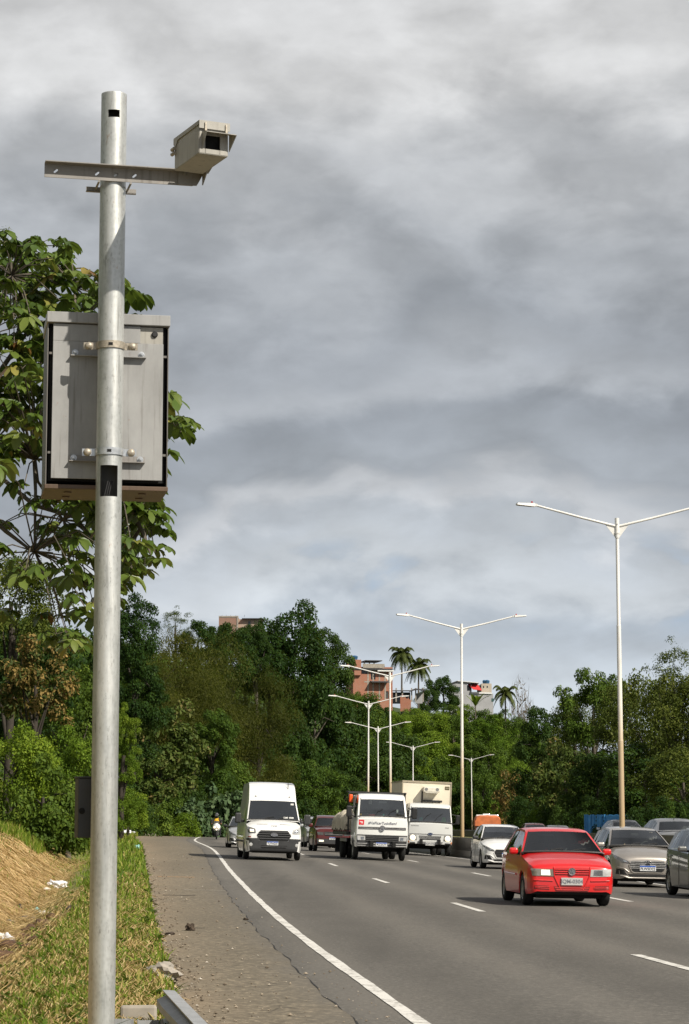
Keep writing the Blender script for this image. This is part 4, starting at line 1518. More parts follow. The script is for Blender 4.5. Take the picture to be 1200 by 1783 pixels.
def modern_hatch(name, label, paintm, plate, mirrors, group=None, white=False):
    c = Car(name, label, 'car', 3.92, 1.68, paintm,
            half=[(0, .52), (.015, .58), (.03, .62), (.08, .69), (.2, .765), (.45, .815), (1.2, .84), (2.8, .84), (3.4, .815), (3.8, .745), (3.92, .70)],
            top=[(0, .66), (.015, .70), (.03, .725), (.08, .765), (.25, .84), (.6, .93), (.95, .985), (1.05, 1.0), (3.6, 1.04), (3.85, .98), (3.92, .90)],
            belt=[(0, .62), (.03, .665), (.1, .70), (.35, .775), (1.0, .90), (2.4, .965), (3.6, 1.01), (3.92, .88)],
            bottom=[(0, .26), (.03, .22), (.1, .20), (.5, .19), (3.2, .20), (3.7, .27), (3.92, .36)],
            roof=[(.92, .985), (1.30, 1.19), (1.72, 1.385), (1.95, 1.435), (2.5, 1.465), (3.0, 1.445), (3.4, 1.38), (3.80, 1.02)],
            roofw=[(.92, .80), (1.3, .70), (1.72, .60), (1.95, .575), (2.5, .575), (3.2, .55), (3.8, .70)],
            ws=(.95, 1.72), rw=(3.38, 3.74), wheels=(.78, 3.28), r=.30, glass_side=[(1.16, 2.02), (2.12, 2.80), (2.86, 3.2)])
    t = c.t0
    c.interior(.95, seats=[(-.36, 2.15), (.36, 2.15)], rear=[(-.32, 2.95), (.32, 2.95)])
    for s in (-1, 1):
        hl = c.patch('headlight', [[(s * .44, .575), (s * .60, .60), (s * .62, .70), (s * .46, .625)], [(s * .60, .60), (s * .765, .70), (s * .79, .80), (s * .62, .70)]], M['lensdark'] if s < 0 else M['lens'], .010, 8, 5, None, None, .015)  # matching lenses, left coloured dark and right pale to imitate the light
        c.patch('lamp_reflector', [[(s * .50, .605), (s * .60, .625), (s * .61, .675), (s * .51, .635)]], M['chrome'], .014, 5, 4, hl)
        c.patch('fog_pocket', [[(s * .50, .30), (s * .76, .32), (s * .745, .455), (s * .60, .43)]], M['black'], .005)
        c.bars('fog_trim', [[(s * .46, .37), (s * .58, .455), (s * .72, .485)]], .012, paintm, .010)
    c.patch('grille', [[(-.40, .44), (.40, .44), (.455, .54), (-.455, .54)], [(-.455, .54), (.455, .54), (.40, .645), (-.40, .645)], [(-.36, .375), (.36, .375), (.40, .44), (-.40, .44)]], M['black'], .006, 12)
    if not white:
        c.bars('grille_bar', [[(-.42, .47), (.42, .47)], [(-.44, .51), (.44, .51)], [(-.45, .55), (.45, .55)], [(-.43, .59), (.43, .59)], [(-.41, .628), (.41, .628)]], .008, M['chromegrey'], .010)
    else:
        c.bars('grille_bar', [[(-.42, .47), (.42, .47)], [(-.45, .55), (.45, .55)], [(-.41, .625), (.41, .625)]], .007, M['darkgrey'], .010)
    c.bars('grille_surround', [[(-.47, .55), (-.395, .385), (-.34, .36), (.34, .36), (.395, .385), (.47, .55)]], .012, paintm, .008)
    c.patch('lower_intake', [[(-.42, .245), (.42, .245), (.50, .325), (-.50, .325)]], M['black'], .005)
    c.bars('bumper_lip', [[(-.66, .285), (-.45, .235), (.45, .235), (.66, .285)]], .02, paintm, .004)
    yb = c.ty(0, .60) - .012
    mb = MB(); mb.tube([(a, yb, .60 + b) for a, b in ring_pts(.052, 24, 1.75)] + [(.052 * 1.75, yb, .60)], .010, 6)
    bd = mb.build('badge', M['chrome'], t, 40)
    lettering('badge_letters', 'H', .105, (0, yb - .002, .60), M['chrome'], bd, shear=.35, bold=.004, extrude=.006)
    c.plate_(.47, plate, False, 0, .40, .13)
    c.mirror(.93, 1.30, 1.02, mirrors, (.19, .12, .12))
    for s in (-1, 1):
        for tt in (2.0, 2.85):
            mb = MB(); mb.box((s * .852, -c.L / 2 + tt, .86), (.02, .15, .03)); mb.build('door_handle', paintm, t, None, .006)
        mb = MB(); mb.box((s * .845, -c.L / 2 + 2.05, .56), (.006, .012, .62)); mb.build('door_seam', M['black'], t)
        c.patch('tail_light', [], M['tail'])if False else None
    mb = MB(); mb.box((0, -.06, .19), (1.2, 3.2, .10)); mb.build('chassis', M['under'], t)
    mb = MB(); p = c.wsp(.72, 1.62, c.rows, c.gs); mb.box((p.x, p.y - .004, p.z - .002), (.08, .03, .004)); mb.build('windscreen_sticker', M['paper'], t)
    mb = MB(); p = c.wsp(.0, 1.60, c.rows, c.gs); mb.box((p.x, p.y + .05, p.z - .07), (.20, .03, .06)); mb.build('rear_view_mirror', M['black'], t, None, .01)
    return c


M['chromegrey'] = plain('grey_chrome', (.42, .42, .42), .3, .7, var=.05)


def van():
    c = Car('panel_van', 'white high-roof van with black grille and bumper, driving in the lane beside the shoulder', 'van', 5.98, 2.06, M['white'],
            half=[(0, .80), (.015, .84), (.03, .865), (.08, .90), (.25, .96), (.6, .99), (1.2, 1.01), (5.6, 1.01), (5.98, .98)],
            top=[(0, 1.02), (.015, 1.05), (.03, 1.07), (.08, 1.11), (.3, 1.22), (.7, 1.36), (.9, 1.40), (5.9, 1.42), (5.98, 1.40)],
            belt=[(0, .98), (.03, 1.02), (.1, 1.05), (.4, 1.15), (.8, 1.25), (1.2, 1.28), (5.98, 1.30)],
            bottom=[(0, .34), (.03, .30), (.1, .27), (.5, .25), (4.9, .27), (5.5, .36), (5.98, .40)],
            roof=[(.62, 1.34), (.9, 1.62), (1.30, 2.02), (1.42, 2.13), (1.62, 2.36), (1.85, 2.55), (2.15, 2.66), (2.6, 2.71), (5.7, 2.70), (5.96, 2.62)],
            roofw=[(.62, .93), (1.3, .83), (1.42, .82), (1.85, .80), (2.4, .79), (5.96, .79)],
            ws=(.66, 1.32), rw=(7, 8), wheels=(.98, 4.72), r=.345, glass_side=[(.95, 1.75)], glassmat='glass', sidecut=.50, pill=.05)
    t = c.t0
    c.interior(1.28, seats=[(-.5, 2.2), (.5, 2.2)], floor=.6, wheel_x=.5)
    c.patch('bumper', [[(-.90, .31), (.90, .31), (.965, .66), (-.965, .66)], [(-.965, .66), (-.52, .66), (-.50, .745), (-.97, .735)], [(.52, .66), (.965, .66), (.97, .735), (.50, .745)]], M['darkgrey'], .022, 18, 6, None, None, .03)
    c.patch('grille', [[(-.48, .66), (.48, .66), (.60, .84), (-.60, .84)], [(-.60, .84), (.60, .84), (.47, 1.015), (-.47, 1.015)]], M['black'], .016, 14, 5, None, None, .02)
    c.bars('grille_bar', [[(-.50, .73), (.50, .73)], [(-.56, .81), (.56, .81)], [(-.57, .89), (.57, .89)], [(-.52, .955), (.52, .955)]], .022, M['darkgrey'], .022)
    c.patch('lower_intake', [[(-.42, .40), (.42, .40), (.45, .50), (-.45, .50)]], M['black'], .028, 10, 4)
    c.bars('intake_bar', [[(-.43, .45), (.43, .45)]], .014, M['darkgrey'], .034)
    for s in (-1, 1):
        hl = c.patch('headlight', [[(s * .64, .92), (s * .90, .90), (s * .95, 1.15), (s * .66, 1.06)]], M['lensdark'] if s < 0 else M['lens'], .012, 8, 6, None, None, .02)  # lit right and shaded left lens given by colour
        c.patch('lamp_reflector', [[(s * .70, .96), (s * .84, .955), (s * .85, 1.05), (s * .71, 1.04)]], M['lit'] if s < 0 else M['chrome'], .018, 5, 5, hl)
        mb = MB(); Mx = Matrix.Translation((s * .80, c.ty(s * .80, .52) - .02, .52)) @ Matrix.Rotation(math.pi / 2, 4, 'X'); mb.lathe([(.06, 0), (.06, .012), (.045, .016)], 16, 0, Mx)
        mb.build('fog_lamp', M['lens'], t, 40)
    c.patch('tow_cover', [[(-.90, .765), (-.80, .765), (-.80, .80), (-.90, .80)]], M['tail'], .008)
    oval_badge(t, 0, c.ty(0, .875) - .045, .875, .062, 2.0, 'Ford', M['badgedark'], M['chrome'], .3, .085)
    c.plate_(.575, 'TUT4G35', False, -.05, .40, .13, .035)
    lettering('bonnet_letters', 'T F D', .085, (0, c.ty(0, 1.16) - .02, 1.165), M['greyink'], t, (math.radians(60), 0, 0), bold=.003)
    c.bars('bonnet_vent', [[(-.60, 1.215), (-.22, 1.225)], [(.20, 1.225), (.58, 1.215)]], .012, M['black'], .0)
    for s in (-1, 1):
        y = -c.L / 2 + .98
        mb = MB(); mb.box((s * 1.22, y, 1.42), (.22, .14, .36)); o = mb.build('wing_mirror', M['darkgrey'], t, None, .05)
        mb = MB(); mb.box((s * 1.07, y + .03, 1.32), (.16, .08, .10)); mb.build('stalk', M['black'], o, None, .02)
        mb = MB(); mb.box((s * 1.22, y + .072, 1.42), (.17, .006, .30)); mb.build('mirror_glass', M['chrome'], o)
        mb = MB(); mb.tube([(s * 1.018, -c.L / 2 + 1.3, .62), (s * 1.018, -c.L / 2 + 5.6, .62)], .035, 6); mb.build('rubbing_strip', M['darkgrey'], t, 40)
        mb = MB(); mb.box((s * .60, c.L * -.5 + 1.48, 2.20), (.07, .05, .04)); mb.build('marker_lamp', M['darkgrey'], t, None, .01)
    mb = MB(); mb.tube([(.56, -c.L / 2 + 1.75, 2.47), (.56, -c.L / 2 + 1.80, 2.72)], .012, 6); mb.build('aerial', M['black'], t)
    for x, s in ((.42, .16), (.62, .16)):
        p = c.wsp(x / .85, .72, c.rows, c.gs); mb = MB(); mb.box((p.x, p.y - .01, p.z + .02), (s, .02, .05)); mb.build('paper_slip', M['paper'], t)
    p = c.wsp(.86, 1.22, c.rows, c.gs); mb = MB(); mb.box((p.x, p.y - .008, p.z), (.11, .05, .06)); mb.build('windscreen_sticker', M['paper'], t)
    mb = MB(); mb.box((0, -.06, .3), (1.4, 4.6, .14)); mb.build('chassis', M['under'], t)
    return c


def cab_interior(c, belt, floor, wheel_x):
    c.interior(belt, seats=[(-.55, 1.12), (.05, 1.12), (.55, 1.12)], floor=floor, wheel_x=wheel_x)


def flatbed():
    c = Car('flatbed_truck', 'white flatbed truck with slogan on its front and a tarpaulined load', 'truck', 1.75, 2.06, M['truckwhite'],
            half=[(0, .93), (.015, .955), (.03, .97), (.08, .99), (.2, 1.0), (1.75, 1.0)],
            top=[(0, 1.545), (.015, 1.56), (.03, 1.57), (.08, 1.585), (.2, 1.60), (1.75, 1.60)],
            belt=[(0, 1.53), (.03, 1.555), (.08, 1.57), (1.75, 1.585)],
            bottom=[(0, .50), (.03, .48), (.4, .48), (1.75, .55)],
            roof=[(.06, 1.585), (.14, 1.80), (.33, 2.26), (.36, 2.31), (.42, 2.40), (.55, 2.455), (.8, 2.48), (1.6, 2.48), (1.74, 2.43)],
            roofw=[(.06, .93), (.14, .92), (.33, .88), (.5, .86), (1.6, .86), (1.74, .86)],
            ws=(.07, .335), rw=(8, 9), wheels=(1.0,), r=.40, glass_side=[(.42, 1.35)], glassmat='clearglass', sidecut=.16, pill=.075)
    t = c.t0
    cab_interior(c, 1.58, .95, .55)
    L = c.L
    mb = MB(); mb.box((0, L / 2 - .03, 1.75), (1.86, .05, 1.36)); mb.build('cab_back', M['cabback'], t)
    # dark block added in place of a person at the wheel
    mb = MB(); mb.box((.55, -L / 2 + 1.25, 1.70), (.42, .2, .5)); mb.v = mb.v; mb.build('driver_block', M['darkcloth'], t, None, .08)
    for x, z, s, m_ in ((-.78, 1.67, (.07, .05, .10), 'yellow'), (-.35, 1.66, (.24, .05, .07), 'redsticker'), (.08, 1.68, (.05, .05, .10), 'teal'), (.60, 1.86, (.07, .02, .11), 'paper'),
                        (-.42, 2.18, (.12, .02, .17), 'paper'), (.05, 2.18, (.30, .01, .07), 'paper')):
        mb = MB(); yy = -L / 2 + .40 if z < 2 else -L / 2 + .52
        mb.box((x, yy, z), s); mb.build('dashboard_item', M[m_], t, None, .01)
    c.patch('upper_trim', [[(-.90, 1.155), (.90, 1.155), (.90, 1.245), (-.90, 1.245)]], M['black'], .010, 14, 3, None, None, .02)
    c.bars('trim_bar', [[(-.89, 1.175), (.89, 1.175)], [(-.89, 1.225), (.89, 1.225)]], .012, M['chromegrey'], .018)
    c.patch('front_bumper', [[(-.94, .50), (.94, .50), (.955, .95), (-.955, .95)]], M['darkgrey'], .03, 16, 6, None, None, .05)
    c.patch('lower_grille', [[(-.60, .69), (.60, .69), (.62, .90), (-.62, .90)]], M['black'], .040, 12, 4)
    c.bars('grille_bar', [[(-.60, .73), (.60, .73)], [(-.61, .79), (.61, .79)], [(-.61, .855), (.61, .855)]], .016, M['darkgrey'], .048)
    for s in (-1, 1):
        hl = c.patch('headlight', [[(s * .63, .74), (s * .92, .74), (s * .94, .91), (s * .64, .90)]], M['lens'], .045, 8, 4, None, None, .02)
        c.patch('lamp_reflector', [[(s * .68, .76), (s * .80, .76), (s * .81, .87), (s * .69, .87)]], M['chrome'], .050, 4, 4, hl)
    c.bars('bumper_step', [[(-.93, .61), (.93, .61)], [(-.93, .535), (.93, .535)]], .03, M['grey'], .03)
    vw_badge(t, 0, c.ty(0, 1.20) - .035, 1.20, .105)
    lettering('slogan', '#VaiFicarTudoBem!', .135, (.0, c.ty(0, 1.40) - .008, 1.385), M['greyink'], t, shear=.22, bold=.002)
    mb = MB(); mb.box((-.79, c.ty(-.79, 1.41) - .006, 1.405), (.20, .006, .19)); st = mb.build('red_sticker', M['redsticker'], t, None, .002)
    mb = MB(); mb.box((-.80, c.ty(-.79, 1.41) - .011, 1.42), (.11, .003, .03), 0, None); mb.box((-.77, c.ty(-.79, 1.41) - .0112, 1.38), (.06, .003, .025)); mb.build('sticker_print', M['paper'], st)
    c.plate_(.60, 'PLC3A77', False, -.02, .42, .14, .055)
    for s in (-1, 1):
        mb = MB(); mb.box((s * 1.24, -L / 2 + .30, 1.80), (.20, .16, .42)); o = mb.build('wing_mirror', M['black'], t, None, .04)
        mb = MB(); mb.tube([(s * 1.0, -L / 2 + .32, 1.62), (s * 1.16, -L / 2 + .30, 1.70)], .03, 6); mb.tube([(s * .98, -L / 2 + .36, 2.0), (s * 1.16, -L / 2 + .30, 1.93)], .025, 6); mb.build('stalk', M['black'], o, 40)
    # chassis, bed, headboard, wheels
    mb = MB(); mb.box((-.42, 2.2, .62), (.12, 7.0, .22)); mb.box((.42, 2.2, .62), (.12, 7.0, .22)); mb.box((0, .5, .55), (1.0, 1.6, .3)); mb.box((0, -L / 2 + 1.0, .40), (1.7, .14, .14)); mb.box((0, 3.9, .42), (1.5, .3, .3))
    mb.build('chassis', M['under'], t)
    by0, by1 = L / 2 + .25, L / 2 + 5.4
    mb = MB(); mb.box((0, (by0 + by1) / 2, .98), (2.28, by1 - by0, .14))
    for y in np.arange(by0 + .3, by1, .75):
        mb.box((-1.125, y, 1.16), (.05, .08, .30)); mb.box((1.125, y, 1.16), (.05, .08, .30))
    mb.box((-1.125, (by0 + by1) / 2, 1.28), (.04, by1 - by0, .05)); mb.box((1.125, (by0 + by1) / 2, 1.28), (.04, by1 - by0, .05))
    mb.build('flat_bed', M['bed'], t)
    mb = MB()
    for x in (-1.08, -.55, 0, .55, 1.08):
        mb.box((x, by0 - .06, 1.75), (.06, .06, 1.6))
    for z in (1.55, 2.0, 2.53):
        mb.box((0, by0 - .062, z), (2.24, .055, .06))
    mb.box((-.0, by0 + .25, 2.56), (2.3, .05, .05)); mb.box((-1.10, by0 + .1, 2.56), (.05, .5, .05)); mb.box((1.10, by0 + .1, 2.56), (.05, .5, .05)); mb.box((1.10, by0 + .32, 2.0), (.05, .05, 1.1))
    mb.build('headboard', M['bed'], t)
    mb = MB(); mb.box((-1.03, L / 2 + .02, 2.30), (.14, .14, .31)); mb.build('warning_lamp', M['orange'], t, None, .04)
    mb = MB(); mb.box((0, (by0 + by1) / 2, .74), (2.20, .06, .06)); mb.box((-1.10, L / 2 + 1.6, .72), (.04, 2.2, .12)); mb.box((1.10, L / 2 + 1.6, .72), (.04, 2.2, .12)); mb.build('side_guard', M['grey'], t)
    for s in (-1, 1):
        for off in (0, .26):
            mb = MB(); Mx = Matrix.Translation((s * (1.08 - off), 3.7, .40)) @ Matrix.Rotation(s * math.pi / 2, 4, 'Y')
            mb.lathe([(.24, -.22), (.35, -.22), (.39, -.19), (.40, -.15), (.40, -.05), (.38, -.02), (.34, 0), (.25, 0), (.1, -.05)], 24, 0, Mx)
            mb.build('wheel', M['rubber'], t, 35)
        mb = MB(); mb.box((s * .98, 4.3, .52), (.5, .02, .55)); mb.build('mud_flap', M['rubber'], t)
    # load under a tarpaulin
    rng = random.Random(5)
    rows = []
    ys = np.linspace(by0 + .15, by1 - .1, 30)
    for i, y in enumerate(ys):
        r = []
        e = min(1, min(i, 29 - i) / 2.0 + .55)
        hh = 1.83 + .22 * math.sin(i * .45) * .3 + .05 * math.sin(i * 1.9)
        for k in range(17):
            a = math.pi * k / 16
            ca, sa = math.cos(a), math.sin(a)
            x = -1.20 * math.copysign(abs(ca) ** .42, ca) * (1 + .025 * math.sin(i * 2.3 + k))
            z = 1.12 + (hh - 1.12) * e * abs(sa) ** .55 + .03 * math.sin(k * 2.1 + i * 1.3)
            if k in (0, 16): z = 1.12 + .06 * math.sin(i * 1.7)
            r.append((x, y, z))
        rows.append(r)
    mb = MB(); mb.grid(rows); mb.f += [tuple(range(17)), tuple(len(mb.v) - 1 - k for k in range(17))]; mb.m += [0, 0]
    o = mb.build('tarpaulin', M['tarp'], None, 50)
    c.load = o
    return c


M['cabback'] = plain('cab_lining', (.30, .31, .30), .8)


def boxtruck():
    c = Car('box_truck', 'white cab truck with a cream refrigerated box, driving beside the median barrier', 'truck', 1.75, 2.2, M['fordwhite'],
            half=[(0, .99), (.015, 1.02), (.03, 1.035), (.08, 1.06), (.2, 1.07), (1.75, 1.07)],
            top=[(0, 1.48), (.015, 1.50), (.03, 1.51), (.08, 1.53), (.2, 1.54), (1.75, 1.54)],
            belt=[(0, 1.46), (.03, 1.49), (.08, 1.51), (1.75, 1.525)],
            bottom=[(0, .56), (.03, .53), (.4, .53), (1.75, .6)],
            roof=[(.05, 1.525), (.12, 1.75), (.26, 2.22), (.29, 2.28), (.36, 2.36), (.5, 2.41), (.8, 2.44), (1.6, 2.44), (1.74, 2.40)],
            roofw=[(.05, 1.02), (.12, 1.0), (.26, .96), (.5, .93), (1.6, .93), (1.74, .93)],
            ws=(.06, .265), rw=(8, 9), wheels=(1.0,), r=.42, glass_side=[(.40, 1.35)], glassmat='clearglass', sidecut=.16, pill=.06)
    t = c.t0
    cab_interior(c, 1.52, .95, .55)
    L = c.L
    mb = MB(); mb.box((0, L / 2 - .03, 1.72), (1.95, .05, 1.30)); mb.build('cab_back', M['interior'], t)
    for x, z, s, m_ in ((-.42, 1.66, (.24, .08, .24), 'teal'), (.66, 1.68, (.26, .08, .26), 'greencloth'), (.50, 1.555, (.30, .02, .06), 'paper'), (.86, 1.555, (.16, .02, .06), 'paper')):
        mb = MB(); mb.box((x, -L / 2 + (.34 if s[1] > .05 else .17), z), s, 0, None, .55); mb.build('dashboard_item', M[m_], t, None, .04)
    c.patch('front_panel', [[(-.98, .98), (.98, .98), (.99, 1.02), (-.99, 1.02)]], M['grey'], .005, 14, 2)
    c.patch('grille', [[(-.46, .745), (.46, .745), (.52, .93), (-.52, .93)]], M['darkgrey'], .012, 12, 4, None, None, .02)
    c.bars('grille_bar', [[(-.47, .79), (.47, .79)], [(-.49, .84), (.49, .84)], [(-.51, .89), (.51, .89)]], .016, M['grey'], .02)
    c.patch('front_bumper', [[(-1.0, .42), (1.0, .42), (1.03, .70), (-1.03, .70)]], M['fordwhite'], .03, 16, 4, None, None, .1)
    for sx in (-1, 1):
        c.patch('headlight_bezel', [[(sx * .62, .70), (sx * .98, .70), (sx * 1.0, .96), (sx * .66, .96)]], M['grey'], .010, 6, 4)
        mb = MB(); yq = c.ty(sx * .82, .82) - .02; mb.lathe([(.135, 0), (.135, .02), (.12, .03), (.05, .05)], 20, 0, Matrix.Translation((sx * .82, yq, .82)) @ Matrix.Rotation(math.pi / 2, 4, 'X'))
        mb.build('headlight', M['lit'], t, 40)
        c.patch('indicator', [[(sx * .97, .58), (sx * 1.02, .58), (sx * 1.03, .68), (sx * .98, .68)]], M['amber'], .034, 3, 3)
    c.patch('bumper_grille', [[(-.54, .50), (.54, .50), (.60, .66), (-.60, .66)]], M['chromegrey'], .036, 12, 3)
    for sx in (-1, 1):
        c.patch('fog_pocket', [[(sx * .70, .52), (sx * .95, .52), (sx * .96, .61), (sx * .70, .62)]], M['darkgrey'], .036, 4, 3)
    oval_badge(t, 0, c.ty(0, 1.0) - .02, 1.02, .055, 2.1, 'Ford', M['badgeblue'], M['chrome'], .3, .085)
    c.plate_(.565, 'NQP-5756', True, 0, .42, .16, .05)
    for sx in (-1, 1):
        mb = MB(); mb.box((sx * 1.30, -L / 2 + .25, 1.72), (.18, .14, .44)); o = mb.build('wing_mirror', M['black'], t, None, .04)
        mb = MB(); mb.tube([(sx * 1.05, -L / 2 + .22, 1.5), (sx * 1.30, -L / 2 + .22, 1.55)], .022, 6); mb.tube([(sx * 1.02, -L / 2 + .25, 1.95), (sx * 1.30, -L / 2 + .22, 1.90)], .022, 6); mb.build('stalk', M['black'], o, 40)
    mb = MB(); mb.box((-.42, 2.2, .66), (.12, 6.5, .22)); mb.box((.42, 2.2, .66), (.12, 6.5, .22)); mb.box((0, .3, .60), (1.0, 1.4, .3)); mb.box((0, -L / 2 + 1.0, .42), (1.7, .14, .14)); mb.box((0, 3.7, .44), (1.5, .3, .3))
    mb.build('chassis', M['under'], t)
    y0, y1, z0, z1 = L / 2 + .18, L / 2 + 5.2, 1.0, 3.46
    w2 = 1.16
    mb = MB(); mb.box((0, (y0 + y1) / 2, (z0 + z1) / 2), (2 * w2, y1 - y0, z1 - z0))
    bx = mb.build('cargo_box', M['cream'], t, None, .02)
    mb = MB()
    e = .05
    for x in (-w2, w2):
        mb.box((x, y0 - .001, (z0 + z1) / 2), (e, e, z1 - z0)); mb.box((x, (y0 + y1) / 2, z1), (e + .002, y1 - y0 + .05, e + .01))
    mb.box((0, y0 - .002, z1 - .01), (2 * w2 + .04, e + .006, e + .04)); mb.box((0, y0, z0), (2 * w2, e, e))
    mb.build('edge_trim', M['creamtrim'], bx)
    mb = MB()
    mb.box((.18, y0 - .26, z1 - .36), (.78, .50, .24)); mb.box((.18, y0 - .28, z1 - .50), (.60, .42, .06))
    rf = mb.build('cooling_unit', M['coolwhite'], t, None, .05)
    mb = MB()
    for x in (-.08, .44):
        mb.lathe([(.075, 0), (.075, .01)], 14, 0, Matrix.Translation((x, y0 - .51, z1 - .35)) @ Matrix.Rotation(math.pi / 2, 4, 'X'))
    mb.build('fan', M['grey'], rf, 40)
    mb = MB(); mb.tube([(-.22, y0 - .06, z1 - .42), (-.22, y0 - .06, 2.45)], .035, 6); mb.build('hose', M['black'], t, 40)
    mb = MB(); mb.box((.28, y0 - .12, 2.56), (.90, .12, .10)); mb.build('roof_bar', M['black'], t, None, .02)
    mb = MB(); mb.box((.97, y0 - .006, z1 - .26), (.22, .008, .16)); lb = mb.build('dark_label', M['darklabel'], t)
    mb = MB(); mb.box((.97, y0 - .012, z1 - .26), (.16, .003, .03)); mb.build('label_print', M['creamtrim'], lb)
    lettering('panel_letters', 'ELETRONIC', .07, (-.72, c.ty(-.72, 1.38) - .006, 1.38), M['grey'], t, extrude=.001)
    lettering('panel_letters', '816S', .08, (.78, c.ty(.78, 1.32) - .006, 1.32), M['grey'], t, extrude=.001)
    for s in (-1, 1):
        for off in (0, .27):
            mb = MB(); Mx = Matrix.Translation((s * (1.08 - off), 3.5, .42)) @ Matrix.Rotation(s * math.pi / 2, 4, 'Y')
            mb.lathe([(.25, -.22), (.37, -.22), (.41, -.19), (.42, -.15), (.42, -.05), (.40, -.02), (.36, 0), (.26, 0), (.1, -.05)], 24, 0, Mx)
            mb.build('wheel', M['rubber'], t, 35)
    return c


M['badgeblue'] = plain('blue_badge', (.02, .04, .12), .3)
M['coolwhite'] = plain('cooling_unit_white', (.66, .62, .53), .5)
M['darklabel'] = plain('olive_label', (.11, .10, .05), .6)


def suv(name, label, paintm, lit=False):
    c = Car(name, label, 'car', 4.35, 1.80, paintm,
            half=[(0, .74), (.015, .78), (.03, .80), (.1, .845), (.3, .88), (1.2, .90), (3.9, .90), (4.25, .84), (4.35, .80)],
            top=[(0, .98), (.03, 1.02), (.08, 1.05), (.4, 1.11), (1.1, 1.18), (4.2, 1.18), (4.35, 1.08)],
            belt=[(0, .94), (.03, .97), (.1, 1.0), (.4, 1.05), (1.1, 1.10), (4.35, 1.08)],
            bottom=[(0, .36), (.03, .33), (.1, .30), (.5, .27), (3.7, .28), (4.35, .40)],
            roof=[(1.05, 1.15), (1.55, 1.55), (1.75, 1.63), (2.2, 1.68), (3.4, 1.66), (3.8, 1.60), (4.22, 1.15)],
            roofw=[(1.05, .85), (1.55, .70), (1.75, .67), (3.4, .66), (4.22, .78)],
            ws=(1.08, 1.56), rw=(3.8, 4.15), wheels=(.86, 3.5), r=.36, glass_side=[(1.35, 2.25), (2.33, 3.15), (3.22, 3.7)])
    t = c.t0
    c.interior(1.12, seats=[(-.38, 2.3), (.38, 2.3)])
    c.patch('grille', [[(-.42, .74), (.42, .74), (.45, .92), (-.45, .92)]], M['black'], .01, 8, 4)
    c.bars('grille_bar', [[(-.42, .80), (.42, .80)], [(-.44, .86), (.44, .86)]], .012, M['grey'], .016)
    c.patch('bumper', [[(-.76, .37), (.76, .37), (.78, .60), (-.78, .60)]], M['darkgrey'], .02, 12, 4, None, None, .03)
    for s in (-1, 1):
        c.patch('headlight', [[(s * .48, .76), (s * .76, .78), (s * .78, .90), (s * .48, .90)]], M['lensdark'], .014, 6, 4)
        c.patch('fog_lamp', [[(s * .46, .46), (s * .68, .46), (s * .68, .54), (s * .46, .54)]], M['lit'] if lit else M['lens'], .026, 4, 3)
    c.plate_(.62, 'RDS5E21', False, 0, .40, .12, .04)
    c.mirror(1.0, 1.45, 1.20, paintm, (.2, .13, .17))
    mb = MB(); mb.box((0, 0, .3), (1.3, 3.6, .12)); mb.build('chassis', M['under'], t)
    return c


